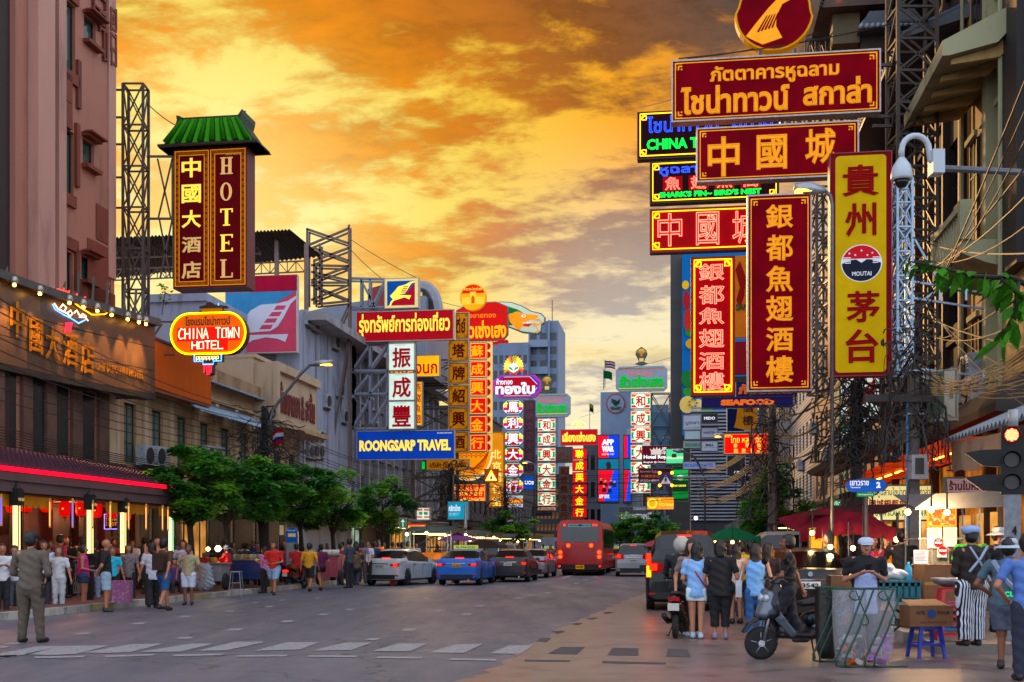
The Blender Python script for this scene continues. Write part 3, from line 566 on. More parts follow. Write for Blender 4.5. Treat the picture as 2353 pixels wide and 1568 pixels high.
s.poly('casing',[(1047,783),(1047,712),(1078,696),(1140,694),(1168,706),(1168,770),(1157,783)],CASE,0,.3)
s.poly('face',[(1049,781),(1049,713),(1079,698),(1139,696),(1166,707),(1166,769),(1156,781)],LIT('#c81410',.8,'#a81010'),-.02,-.001)
s.txt('ห้างขายทอง',1062,718,1140,731,LIT('#ff7818',.8),.02,y=-.022); s.txt('โซวเซ่งเฮง',1054,737,1164,778,LIT('#ffa818',.95),.035,y=-.022)
for i in range(13): s.poly('scallop',ell(1070+i*7.8,786+(3 if i<10 else 0),5,4,10),LIT('#b01410',.6),.02,.2)
s=S('dragon_sign','green and gold dragon head sign board looking right behind the red gable board',1118,692,1254,772,86,.3)
s.poly('casing',[(1118,706),(1128,697),(1150,692),(1175,694),(1200,703),(1222,716),(1245,722),(1254,732),(1252,744),(1246,748),(1245,764),(1236,770),(1200,765),(1170,752),(1150,745),(1130,728)],CASE,0,.3)
s.poly('face',[(1120,706),(1130,699),(1150,694),(1175,696),(1199,705),(1221,718),(1243,724),(1251,732),(1250,742),(1244,747),(1242,762),(1235,767),(1200,762),(1170,750),(1152,743),(1132,727)],LIT('#b8c8b0',.5),-.02,-.001)
s.poly('mane',[(1122,706),(1150,698),(1190,712),(1205,722),(1190,724),(1200,736),(1180,734),(1192,748),(1170,748),(1150,742),(1166,734),(1140,728),(1156,722),(1134,716)],LIT('#0c6a30',.5),-.026,-.021)
s.poly('head',[(1166,722),(1190,716),(1205,722),(1222,724),(1236,726),(1238,731),(1228,735),(1214,738),(1206,742),(1214,746),(1216,752),(1200,752),(1194,760),(1182,752),(1172,740)],LIT('#e08818',.8),-.03,-.0265)
s.poly('mouth',[(1200,743),(1208,741),(1222,746),(1216,752),(1204,750)],LIT('#c02010',.7),-.034,-.0305); s.poly('eye',ell(1203,727,5,3,10),LIT('#f0f0e0',.9),-.034,-.0305); s.poly('pupil',ell(1204,727,2,2,8),BLACK,-.036,-.0345)
mm=MB(); mm.tube([(s.X(x),-.05,s.Z(y)) for x,y in ((1226,735),(1240,736),(1246,742),(1238,748),(1226,744))],.06,4); mm.tube([(s.X(x),-.05,s.Z(y)) for x,y in ((1220,744),(1232,750),(1238,760),(1230,766))],.06,4); mm.build('whisker',LIT('#e08818',.8),s.t)
for i in range(5): s.poly('tooth',[(1201+i*3.4,742),(1204+i*3.4,742),(1202.5+i*3.4,746)],LIT('#f0f0e0',.9),-.037,-.0342)
for ch,y0,y1 in zip('蘇成興大金行',(787,829,871,913,955,998),(826,868,911,953,996,1038)):
 q=simple('red_character_box','red lightbox with golden Chinese character %s and scalloped edge, %s of its column'%(ch,ORD(y0,(787,829,871,913,955,998))),(1079,y0,1119,y1),83,FR,LIT('#d81010',.85),[(ch,1082,y0+7,1111,y1-6,LIT('#ffa014',1.0),.04)],border=(.9,YEL),group='red character boxes with scalloped edges')
 q.rect('edge_panel',1119,y0,1131,y1,LIT('#e8c060',.7),0,.25); w=(y1-y0)/2
 for i in range(2): q.poly('scallop',ell(1120,y0+w*(i+.5),8,w*.42,10,-90,90),LIT('#b80c0c',.7),-.01,-.001)
s=S('bowl_sign','big sign cut out as an orange soup bowl under the red character boxes',1010,1030,1134,1105,79.5,.3)
s.poly('casing',ell(1075,1040,57,65,24,0,180),LIT('#f0e0a0',.8),0,.3); s.poly('face',ell(1075,1040,54,61,24,0,180),LIT('#f0900c',.9),-.02,-.001)
mm=MB()
for i in range(7): mm.tube([(s.X(1030+i*5),-.03,s.Z(1050+i*2)),(s.X(1050+i*8),-.03,s.Z(1075+i*2)),(s.X(1085+i*5),-.03,s.Z(1080-i*2)),(s.X(1112+i*2),-.03,s.Z(1055-i*3))],.035,4)
for j in range(2):
 for i in range(7): mm.tube([(s.X(1045+i*11+6*cos(R(a))),-.03,s.Z(1046+j*6-5*sin(R(a)))) for a in range(0,181,30)],.03,4)
mm.build('pattern_line',LIT('#b83c08',.5),s.t)
simple('goldsmith_sign','orange red lightbox reading SO SENG HENG GOLDSMITH under the soup bowl',(1037,1112,1117,1153),80,CASE,LIT('#e02808',.95),[('ห้างขายทอง โซวเซ่งเฮง',1042,1117,1112,1129,YEL,.01),('蘇 成 興 大 金 行',1044,1130,1109,1140,YEL,.02),('SO SENG HENG GOLDSMITH',1041,1144,1112,1150,YEL,.03)],border=(.8,YEL))
simple('medicine_shop_sign','tall amber board with pale characters 北京同仁堂 beside the scalloped red boxes',(1123,992,1160,1167),95,CASE,LIT('#e08410',.8,'#c07a14'),[(c,1131,1034+i*27,1152,1055+i*27,LIT('#ffd86a',1.0),.03) for i,c in enumerate('北京同仁堂')],border=(1.2,LIT('#703408',.4)),keys=6)
s=S('tongbai_sign','eight sided maroon board with silver Thai letters and striped corners',1132,862,1244,914,104,.3)
def octa(x0,y0,x1,y1,c,e=None): e=e or c; return [(x0+c,y0),(x1-c,y0),(x1,y0+e),(x1,y1-e),(x1-c,y1),(x0+c,y1),(x0,y1-e),(x0,y0+e)]
s.poly('casing',octa(1132,862,1244,914,14),CASE,0,.3); s.poly('rim',octa(1133,863,1243,913,14),LIT('#c01890',.7),-.01,-.001); s.poly('rim_stripe',octa(1137,865,1239,911,15),LIT('#1c3ab0',.7),-.016,-.011); s.poly('rim_band',octa(1141,866,1235,910,17),LIT('#d8d8d8',.6),-.02,-.0165)
s.poly('face',octa(1137,867,1236,909,19),LIT('#a0081c',.7),-.026,-.0205); s.txt('ห้างทอง',1140,870,1178,884,LIT('#d8dce8',.9),.03,y=-.028); s.txt('ทองใบ',1138,879,1230,907,LIT('#d8dce8',.95),.05,y=-.03)
s=S('crest_sign','sunburst crest of red and yellow rays above the eight sided maroon board',1160,815,1200,862,104,.2)
rays=['#ff3020','#ff8010','#ffd020','#ffe040','#f8f060','#ffe040','#ffd020','#ff8010','#40c030']
for i in range(17):
 a=R(-20+i*13.75); c=(1180,845); s.poly('ray',[(c[0]+9*cos(a+.08),c[1]-9*sin(a+.08)),(c[0]+21*cos(a+.1),c[1]-25*sin(a+.1)),(c[0]+24*cos(a),c[1]-29*sin(a)),(c[0]+21*cos(a-.1),c[1]-25*sin(a-.1)),(c[0]+9*cos(a-.08),c[1]-9*sin(a-.08))],LIT(rays[i%9],1.0),0,.08)
s.poly('crest_base',ell(1180,846,12,11,20),LIT('#e8ecf0',.9),-.02,.05); s.poly('leaf',[(1180,853),(1170,848),(1168,842),(1176,845)],LIT('#10a030',.8),-.03,-.021); s.poly('leaf',[(1180,853),(1190,848),(1192,842),(1184,845)],LIT('#10a030',.8),-.03,-.021); s.poly('scroll',[(1167,850),(1180,857),(1193,850),(1191,856),(1180,861),(1169,856)],LIT('#e03018',.8),-.03,-.021); s.poly('spire',[(1176,846),(1180,830),(1184,846)],LIT('#f0f4ff',.9),-.032,-.022)
for ch,y0,y1 in zip('馬利興大金行',(920,956,992,1028,1064,1100),(952,988,1025,1061,1097,1134)):
 q=S('octagon_character_sign','eight sided colour striped lightbox with white character %s, %s of its column'%(ch,ORD(y0,(920,956,992,1028,1064,1100))),1155,y0,1203,y1,104,.3,group='eight sided character lightboxes')
 q.poly('casing',octa(1155,y0,1203,y1,9),CASE,0,.3); h=(y1-y0)
 q.poly('rim',octa(1156,y0+.7,1202,y1-.7,9),LIT('#f0f0d0',.8),-.008,-.001)
 q.rect('green_stripe',1164,y0+1.5,1194,y0+h*.2,LIT('#088040',.8),-.014,-.009)
 for a,b in ((1156.5,1166),(1192,1201.5)): q.rect('yellow_stripe',a,y0+h*.24,b,y0+h*.47,LIT('#ffe030',.95),-.014,-.009); q.rect('magenta_stripe',a,y0+h*.5,b,y0+h*.73,LIT('#d01078',.8),-.014,-.009)
 q.rect('blue_stripe',1164,y1-h*.2,1194,y1-1.5,LIT('#1050b0',.8),-.014,-.009)
 q.poly('face',octa(1165,y0+2.5,1193,y1-2.5,7),LIT('#b80818',.8),-.02,-.0145); q.txt(ch,1167,y0+4,1191,y1-4,LIT('#e8eef0',1.0),.05,y=-.022,name='character')
simple('exchange_sign','white and red money EXCHANGE board at the foot of the eight sided boxes',(1161,1138,1203,1167),103.5,CASE,LIT('#c8ccd8',.7),[('แลกเปลี่ยนเงินตราต่างประเทศ',1163,1140,1198,1144,LIT('#203060',.4),0),('EXCHANGE',1163,1148,1201,1156,LIT('#ffb010',.9),.04),('找換外幣',1163,1159,1199,1165,LIT('#1c2848',.3),.01)]).rect('red_band',1161.5,1146,1202.5,1158,LIT('#a00814',.6),-.0145,-.0122)
q=S('unlit_character_sign','unlit dull purple column of six characters behind the eight sided boxes',1203,920,1230,1084,112,.3,M('#3e4048',.6,0,.2,3,.1),M('#3c1824',.6,0,.2,3,.1))
for i,c in enumerate('焯剛文記大金行'): q.txt(c,1208,926+i*22.5,1225,944+i*22.5,M('#7a4456',.6,0,.1,3,0,emit=.05),.03,y=-.02,name='character'); q.border(1205,923+i*22.5,1228,946+i*22.5,.7,M('#5c2c3c',.6,0,.1,3,0),y=-.02)
simple('bank_sign','blue bank sign with white letters UOB behind the unlit character column',(1200,1093,1230,1126),110,M('#0a3880',.5),LIT('#0a4cae',.7),[('UOB',1206,1105,1228,1114,LIT('#e8e8f0',.9),.05)])
def twin(x0,y0,x1,y1,d,lab,txtx):
 q=S('gold_shop_sign',lab,x0,y0,x1,y1,d,.3); w=x1-x0
 q.poly('casing',octa(x0,y0,x1,y1,8),METAL('#8a94a4',.5),0,.3); q.poly('face',octa(x0+1,y0+1,x1-1,y1-1,8),M('#7c8896',.6,0,.1,2,0,emit=.22,ecol='#8896b0'),-.02,-.001)
 for a,b,c in ((y0+4,y0+5.5,'#0a7030'),(y0+6.5,y0+8,'#c83018'),(y1-6,y1-4.5,'#0a7030'),(y1-8.5,y1-7,'#d8c010')): q.rect('stripe',x0+7,a,x1-8,b,LIT(c,.7),-.026,-.021)
 q.txt('ห้างขายทอง',txtx[0],y0+11,txtx[1],y0+20,LIT('#e03c10',.8),.01,y=-.022); q.txt('ฮั่วเซ่งเฮง',txtx[2],y0+19,txtx[3],y1-9,LIT('#08a030',.8),.05,y=-.03)
 return q
twin(1226,905,1311,959,124,'grey board with green Thai letters behind the eight sided maroon board',(1240,1291,1232,1303))
twin(1415,842,1533,900,118,'grey board with green Thai letters hanging against the open sky on the right',(1443,1500,1423,1524))
for cx_,y0,y1,d,lab in ((1474,797,841,118,'arched gold crest standing on the grey board against the sky'),(1257,862,905,124,'arched gold crest half hidden behind the eight sided maroon board')):
 q=S('crest_sign',lab,cx_-16,y0,cx_+16,y1,d,.15); h=y1-y0
 q.poly('casing',[(cx_-9,y0+h*.62),(cx_-14,y0+h*.4),(cx_-11,y0+h*.18),(cx_,y0),(cx_+11,y0+h*.18),(cx_+14,y0+h*.4),(cx_+9,y0+h*.62),(cx_+6,y0+h*.8),(cx_+16,y0+h*.9),(cx_,y1),(cx_-16,y0+h*.9),(cx_-6,y0+h*.8)],M('#3c4838',.6,0,.1,2),0,.15)
 for i in range(11): a=R(20+i*14); q.poly('ray',[(cx_+3*cos(a),y0+h*.45-3*sin(a)),(cx_+12*cos(a)+1*sin(a),y0+h*.42-14*sin(a)),(cx_+12*cos(a)-1*sin(a),y0+h*.42-14*sin(a))],LIT('#d8a838',.8),-.02,-.001)
 q.poly('flame',[(cx_-3,y0+h*.5),(cx_,y0+h*.2),(cx_+3,y0+h*.5)],LIT('#c86810',.6),-.03,-.0205); q.rect('pedestal',cx_-5,y0+h*.6,cx_+5,y0+h*.78,LIT('#c8a860',.6),-.02,-.001)
def stripebox(ch,x0,x1,y0,y1,d,grp):
 q=S('striped_character_box','white lightbox with red character %s on orange, green and red stripes, %s, %s'%(ch,ORD(y0,(962,995,1029,1064,1097,1131) if x0<1300 else (904,944,983,1022,1061,1100)),grp),x0,y0,x1,y1,d,.3,FR,LIT('#d8e8d0',.95),group='striped character boxes, '+grp)
 w=x1-x0;h=y1-y0
 q.rect('orange_stripe',x0+2,y0+2.2,x1-2,y0+h*.24,LIT('#e05010',.9),-.018,-.0125); q.rect('green_stripe',x0+2,y0+h*.3,x1-2,y0+h*.72,LIT('#089040',.85),-.018,-.0125); q.rect('red_stripe',x0+2,y0+h*.78,x1-2,y1-2.2,LIT('#c01818',.85),-.018,-.0125)
 q.poly('disc',ell((x0+x1)/2,(y0+y1)/2,h*.47,h*.46,20),LIT('#e0ecc8',1.0),-.024,-.0185); q.txt(ch,(x0+x1)/2-h*.32,y0+h*.16,(x0+x1)/2+h*.32,y1-h*.14,LIT('#c01410',.6),.05,y=-.026,name='character')
for ch,y0,y1 in zip('和成興大金行',(962,995,1029,1064,1097,1131),(992,1025,1060,1095,1128,1163)): stripebox(ch,1235,1277,y0,y1,123.5,'left column')
for ch,y0,y1 in zip('和成興大金行',(904,944,983,1022,1061,1100),(939,979,1018,1057,1096,1134)): stripebox(ch,1449,1495,y0,y1,117.5,'right column')
simple('shop_sign','cream strip with dark Thai letters at the foot of the left striped column',(1235,1165,1278,1174),122,CASE,LIT('#d89868',.5),[('ฮั่วเซ่งเฮง',1238,1166,1274,1173,M('#3c2418',.6),.02)])
simple('gold_shop_sign','red lightbox with yellow Thai letters under a small lit tower emblem',(1288,987,1373,1024),150,CASE,LIT('#b00818',.85),[('เลี่ยงเซ่งเฮง',1292,993,1369,1016,YEL,.05)])
s=S('tower_emblem_sign','small lit lattice tower emblem standing on the red Thai lightbox',1316,952,1344,987,150,.15)
s.poly('tower',[(1318,986),(1326,974),(1329,962),(1330,953),(1331,962),(1334,974),(1342,986),(1338,986),(1330,979),(1322,986)],LIT('#ffe080',.9),0,.12)
mm=MB()
for i in range(13): a=R(15+i*12.5); mm.bar((s.X(1330+14*cos(a)),.1,s.Z(986-16*sin(a))),(s.X(1330+21*cos(a)),.1,s.Z(986-25*sin(a))),.035)
mm.build('ray',GLOW('#ffe090',.8),s.t)
mm=MB(); mm.tube([(s.X(1330+17*cos(R(a))),.05,s.Z(986-19*sin(R(a)))) for a in range(0,181,15)],.06,4); mm.build('arch',GLOW('#ffe090',1),s.t)
for i,(ch,y0,y1) in enumerate(zip('聯成興大金行',(1031,1058,1085,1112,1139,1166),(1056,1083,1110,1137,1164,1190))):
 simple('red_character_box','red lightbox with yellow character %s %s in the column above the red bus'%(ch,ORD(y0,(1031,1058,1085,1112,1139,1166))),(1315,y0,1349,y1),149.5,CASER,LIT('#d80818',.9),[(ch,1322,y0+3,1341,y1-3,LIT('#ffe418',1.1),.06)],group='red boxes above the red bus')
q=S('unlit_character_sign','unlit brown column of dark red characters left of the red boxes',1284,1072,1308,1198,135,.3,CASED,M('#5a4a38',.6,0,.2,3,.1))
for i,c in enumerate('和成興大金行'): q.txt(c,1287,1074+i*20.5,1305,1092+i*20.5,M('#6c1c14',.6,0,.1,3,0,emit=.05),.05,y=-.02,name='character')
simple('unlit_shop_sign','unlit brown board with dull Thai letters between striped boxes and red boxes',(1278,1027,1316,1064),138,CASED,M('#4c3c34',.6,0,.2,3,.1),[('ฮั่วเ',1281,1034,1312,1058,M('#7c3c30',.6),.03)])
for (x0,x1,lab,g_) in ((1373,1423,'tall LED advertising screen with red and blue film poster facing the road',0),(1432,1451,'narrow side LED screen half hidden by the striped boxes',1)):
 q=S('led_screen',lab,x0,999,x1,1158,140 if not g_ else 140.5,.6,M('#20242c',.4,.2),M('#05060a',.3))
 w=x1-x0
 q.rect('screen_panel',x0+2,1002,x0+w*.5,1052,LIT('#e80828',1.0),-.02,-.0125); q.rect('screen_panel',x0+w*.5,1002,x1-2,1052,LIT('#0838e0',1.0),-.02,-.0125)
 q.rect('screen_panel',x0+2,1056,x1-2,1078,LIT('#0c6a84',.9),-.02,-.0125); q.poly('screen_panel',[(x0+2,1081),(x0+w*.75,1081),(x0+w*.3,1152),(x0+2,1152)],LIT('#e00c24',1.0),-.02,-.0125); q.poly('screen_panel',[(x0+w*.75,1081),(x1-2,1081),(x1-2,1152),(x0+w*.3,1152)],LIT('#0a48e8',1.0),-.02,-.0125)
 if not g_:
  q.txt('APP',1383,1010,1411,1023,LIT('#e8e8f8',1.0),.07,y=-.022); q.txt('WAR',1383,1025,1411,1039,LIT('#e8e8f8',1.0),.07,y=-.022); q.txt('แอป ชน แอป',1383,1041,1411,1046,LIT('#e8e8f8',1.0),.0,y=-.022); q.txt('APP WAR',1376,1137,1401,1146,LIT('#e8e8f8',1.0),.06,y=-.022)
  q.poly('silhouette',ell(1398,1068,6,7,12)+[(1404,1078),(1392,1078)],M('#06141c',.5),-.024,-.0205)
  for (a,b,c) in ((1381,1106,'#301018'),(1391,1110,'#581828'),(1404,1108,'#302850'),(1412,1112,'#283048'),(1388,1122,'#401020'),(1401,1124,'#182850')):
   q.poly('figure',ell(a,b-4,2.4,3,8),LIT('#c89078',.7),-.03,-.0245); q.poly('figure',[(a-5,b+9),(a-3,b-1),(a+3,b-1),(a+6,b+8)],LIT(c,.5),-.028,-.0205)
simple('hotel_sign','maroon board reading Hotel Royal Bangkok @ Chinatown with a crown',(1475,1024,1542,1068),98,CASE,M('#561020',.5,0,.1,2,0,emit=.3,ecol='#701028'),[('Hotel Royal',1479,1046,1539,1057,LIT('#e8e8e8',.85),.05),('Bangkok @ Chinatown',1479,1060,1539,1065,LIT('#e8e8e8',.8),.02),('京',1521,1028,1532,1036,LIT('#e8e8e8',.8),.02),('华',1521,1037,1532,1045,LIT('#e8e8e8',.8),.02)]).poly('crown',[(1496,1045),(1496,1038),(1493,1031),(1499,1035),(1502,1029),(1506,1034),(1509,1027),(1512,1034),(1516,1029),(1518,1035),(1524,1031),(1520,1038),(1520,1045)],LIT('#d8c8b8',.7),-.026,-.0125)
q=simple('advert_lightbox','bright green lightbox with a handbag picture beside the maroon hotel board',(1530,1031,1571,1066),84,CASE,LIT('#48d088',.9),[]); q.poly('bag_picture',[(1543,1052),(1544,1043),(1554,1043),(1555,1052)],M('#24402c',.5),-.02,-.0125); q.rect('light_band',1532,1050,1569,1055,LIT('#c8f8a0',1.0),-.018,-.0123)
q=simple('advert_lightbox','tall green lightbox with a glowing pot picture beside the crossing sign',(1545,1071,1582,1153),84,CASE,LIT('#0c3818',.7),[('燉燕千盞官燕窩',1549,1114,1576,1119,LIT('#ffe060',.9),.02)]); q.rect('light_band',1546,1080,1581,1104,LIT('#18a048',.9),-.018,-.0123); q.rect('light_band',1546,1130,1581,1146,LIT('#0c7830',.8),-.018,-.0123); q.poly('pot_picture',ell(1563,1098,9,6,14),LIT('#b8f0c0',1.0),-.024,-.0185)
simple('shop_sign','unlit maroon board reading LIM SOON HENG left of the crossing sign',(1467,1076,1543,1110),95,CASE,M('#4a1420',.5,0,.1,2,0,emit=.1,ecol='#701028'),[('ร้านขายยา ลิ้มซุ่นเฮง',1471,1080,1520,1089,LIT('#b08ca0',.5),.01),('行藥草參林',1473,1091,1516,1099,LIT('#a86030',.5),.02),('LIM SOON HENG MA',1471,1102,1518,1107,LIT('#b0a0b0',.6),.04)])
q=simple('fishball_sign','amber lightbox reading YOO Fishball over the trees',(1486,1142,1549,1172),80,CASE,LIT('#f08c10',.95),[('ยู้',1513,1145,1519,1154,YEL,.02),('ลูกชิ้นปลาเยาวราช',1521,1148,1546,1153,YEL,.0),('YOO Fishball',1513,1156,1547,1164,YEL,.03),('ユー・フィッシュボール',1514,1167,1546,1169.5,LIT('#fff0c0',.8),0)]); q.poly('badge',ell(1499,1157,11.5,12,20),LIT('#ffe040',1.0),-.02,-.0125); q.poly('badge_ring',ell(1499,1157,8,8.5,16),LIT('#f0b010',.8),-.026,-.0205)
simple('shop_sign','slatted grey board with white Thai letters behind the white coach',(1420,1164,1502,1200),110,M('#8a8c90',.6),M('#23242a',.6,0,.2,2,.1,wave=('X',2.5,'#55565c',.6)),[('ทองหยก',1456,1166,1484,1173,M('#c8c8cc',.6,0,.1,2,0,emit=.15),.02),('เซ่งเฮงหลี',1427,1176,1498,1194,M('#c8c8cc',.6,0,.1,2,0,emit=.2),.05)])
simple('shop_sign','dark board with dull grey Thai letters left of the red bus',(1222,1163,1268,1186),125,CASED,M('#23242a',.6,0,.2,2,.1),[('เฮงเฮงหลี',1228,1166,1264,1180,M('#60646c',.6),.05)])
q=simple('seafood_board','long purple blue board reading SEAFOOD in orange under the neon column',(1613,912,1820,937),52,M('#1c1a48',.5),M('#26205a',.5,0,.1,2,0,emit=.18,ecol='#2c2470'),[('SEAFOOD',1657,918,1778,932,LIT('#e06818',.8),.08)])
simple('seafood_board','purple blue board with orange Thai letters behind the tall maroon sign',(1692,876,1830,912),52.3,M('#1c1a48',.5),M('#26205a',.5,0,.1,2,0,emit=.15,ecol='#2c2470'),[('ภัตตาคาร',1697,882,1822,906,LIT('#c05818',.6),.06)])
q=S('cloth_banner','amber cloth banner with two dark characters hanging under the SEAFOOD board',1688,938,1741,992,48,.03,None,None,cat='banner')
q.poly('cloth',[(1695,938),(1740,938),(1740,992),(1712,988),(1687,982),(1692,965)],M('#b87414',.7,0,.15,3,.1,emit=.2,ecol='#c07810'),0,.03)
for i,c in enumerate('酒樓'): q.txt(c,1706,935+i*20 if i else 938,1731,948 if not i else 978,M('#4c1c1c',.6),.04,y=-.004,name='character')
LB=M('#99a0b0',.5,0,.08,2,0,emit=.3,ecol='#98a4c4'); DK=M('#14141a',.5,0,.1,2,0)
WL=LIT('#e0e4f0',.8); GN=LIT('#0c7040',.6)
simple('brand_board','black board reading MIDO',(1611,950,1650,974),60,CASE,DK,[('MIDO',1618,958,1643,965,WL,.03)])
simple('hotel_board','pale board with sketched hills and dull Thai letters left of the black board',(1569,953,1611,989),62,CASE,LB,[('บูรพา',1575,969,1606,978,M('#6c7288',.6),.02),('โรงแรม ห้องพัก',1575,981,1608,985,M('#3c4458',.6),0)])
simple('brand_board','pale board reading HAMILTON under the black board',(1611,982,1650,1007),60.5,CASE,LB,[('HAMILTON',1617,992,1643,997,M('#2c3040',.6),.03)])
simple('blank_board','blank pale cyan board under the pale hills board',(1572,989,1610,1011),61,CASE,M('#8ca4b0',.5,0,.08,2,0,emit=.3,ecol='#98b4c4'),[])
simple('hotel_board','pale board with green Thai letters over the BROADWAY board',(1569,1012,1611,1031),61.5,CASE,LB,[('โรงแรมบรอดเวย์',1573,1016,1610,1027,GN,.04)])
simple('brand_board','pale board reading BALL',(1611,1013,1650,1038),60,CASE,LB,[('BALL',1622,1020,1640,1026,M('#242838',.6),.04),('OFFICIAL STANDARD',1615,1028,1648,1030,M('#3c4458',.6),.0)])
simple('hotel_board','long pale board reading BROADWAY HOTEL in blue',(1569,1060,1645,1079),62,CASE,LB,[('BROADWAY HOTEL',1573,1065,1640,1074,LIT('#2c60b8',.6),.04)])
simple('watch_advert','dark blue wall board with a wrist watch picture behind the amber banner',(1670,938,1712,993),66,M('#b0b8c8',.5),M('#101838',.4,0,.2,1,0,emit=.1,ecol='#142458'),[])
simple('watch_advert','dark board reading CITIZEN below the red dried fruit sign',(1670,1046,1713,1112),66,M('#b0b8c8',.5),M('#15161e',.4),[('CITIZEN',1687,1083,1709,1089,WL,.03),('BETTER STARTS NOW',1685,1092,1710,1094,M('#888c98',.6),0)])
simple('dried_fruit_shop_sign','bright red sign with yellow Thai and Chinese lines 批发干果 over the pavement',(1663,995,1769,1045),40,CASE,LIT('#f00c08',1.0),[('หจก.',1667,999,1682,1005,YEL,.02),('ไทย หลง เจี่ย',1679,1001,1751,1018,YEL,.015),('泰　　荣　　傑',1686,1019,1748,1029,YEL,.02),('批  发  干  果',1686,1031,1749,1041,YEL,.02)],border=(1.1,YEL))
q=simple('restaurant_board','pale yellow lightbox of the shark fin restaurant behind the street name sign',(1992,1114,2140,1198),31,CASE,LIT('#f0e090',.85,'#c8c090'),[('คารหูฉลามไชน่าทาวน์ สกาล่า',1999,1120,2134,1144,M('#1a1a18',.5),.01),('國城銀都魚翅酒樓',1999,1148,2132,1166,LIT('#a02010',.4),.03),('TOWN SCALA SHARK FIN RA',2006,1173,2134,1186,LIT('#107838',.5),.03)])
q=simple('restaurant_board','lightbox with green top band and red characters 中國城 over the red awning',(1859,1167,1912,1207),38,CASE,LIT('#f0ecb8',.9),[('中國城',1870,1182,1908,1191,M('#5c1c10',.5),.02),('魚翅酒',1876,1193,1912,1202,M('#5c1c10',.5),.02),('CHINA TOWN',1862,1204,1905,1206.5,LIT('#1c3c98',.5),.02)]); q.rect('green_band',1860,1168,1911,1180,LIT('#109040',.85),-.018,-.0125); q.txt('ภัตตาคาร ไชน่าทาวน์',1863,1170,1908,1178,WL,.01,y=-.02)
q=simple('restaurant_board','narrow lightbox with green top band half behind a dark pole',(1913,1148,1934,1195),37,CASE,LIT('#d0e0c8',.85),[('CHINA',1916,1190,1932,1193,LIT('#1c3c98',.5),.02)]); q.rect('green_band',1914,1149,1933,1164,LIT('#109040',.85),-.018,-.0125); q.txt('ภัต',1917,1152,1930,1161,WL,.01,y=-.02)
simple('bakery_board','pink white board with dark red Thai letters behind the traffic light',(2173,1096,2270,1135),27,M('#3c5c40',.5),M('#b88c8c',.5,0,.1,2,0,emit=.2,ecol='#c09090'),[('ร้านใบหลิว',2182,1104,2262,1127,M('#5c1018',.5),.03)])
simple('cloth_sign','yellow banner with red Thai letters over a picture of red fruit',(1860,1213,1925,1278),25,M('#8a6a20',.6),LIT('#e8a028',.8),[('เชียะเกาลัด',1866,1219,1916,1234,LIT('#c81c10',.6),.03),('เจ้าเก่าเยาวราช',1872,1236,1912,1242,LIT('#c03c10',.5),0),('เกาลัดญี่ปุ่น',1895,1250,1922,1270,LIT('#b02010',.5),.01)])
# ================================================================ ARCHITECTURE
def dL(px): return 50220.0/(1565.6-px)
def dR(px): return 21330.0/(px-1565.6)
def openwall(L,H,wins,z0=0.0,th=.18):
 """front wall at y=0 with real openings and their reveals"""
 m=MB(); xs=sorted({0.0,L}|{min(max(v,0),L) for w in wins for v in w[:2]}); zs=sorted({z0,H}|{min(max(v,z0),H) for w in wins for v in w[2:4]})
 for i in range(len(xs)-1):
  for j in range(len(zs)-1):
   cx_,cz_=(xs[i]+xs[i+1])/2,(zs[j]+zs[j+1])/2
   if any(w[0]<cx_<w[1] and w[2]<cz_<w[3] for w in wins): continue
   m.add([(xs[i],0,zs[j]),(xs[i+1],0,zs[j]),(xs[i+1],0,zs[j+1]),(xs[i],0,zs[j+1])],[(0,1,2,3)])
 for w in wins:
  a,b,c,e=w[:4]; m.add([(a,0,c),(b,0,c),(b,0,e),(a,0,e),(a,th,c),(b,th,c),(b,th,e),(a,th,e)],[(0,4,5,1),(1,5,6,2),(2,6,7,3),(3,7,4,0)])
 return m
def window(par,a,b,c,e,cols=2,rows=2,fm=None,pm=None,y=.1,lbl=None):
 f=MB(); w=.05; fm=fm or WFR; pm=pm or GLASS
 f.bx(a,b,y,y+.06,e-w,e); f.bx(a,b,y,y+.06,c,c+w); f.bx(a,a+w,y,y+.06,c+w,e-w); f.bx(b-w,b,y,y+.06,c+w,e-w)
 for i in range(1,cols): x=a+(b-a)*i/cols; f.bx(x-.022,x+.022,y+.01,y+.055,c+w,e-w)
 for i in range(1,rows): z=c+(e-c)*i/rows; f.bx(a+w,b-w,y+.012,y+.05,z-.02,z+.02)
 o=f.build('window',fm,par)
 if lbl: o['label']=lbl
 pw=(b-a-2*w)/cols; ph=(e-c-2*w)/rows
 if cols*rows<=6:
  pmh=MB().bx(-pw/2+.02,pw/2-.02,0,.012,-ph/2+.02,ph/2-.02).mesh('pane',pm)
  for i in range(cols):
   for j in range(rows): link('pane',pmh,o,(a+w+pw*(i+.5),y+.028,c+w+ph*(j+.5)))
 else: MB().bx(a+w,b-w,y+.028,y+.04,c+w,e-w).build('pane',pm,o)
 return o
WFR=M('#3a4a44',.5,0,.2,5,.05); WFW=M('#a8a49c',.5,0,.2,5,.05)
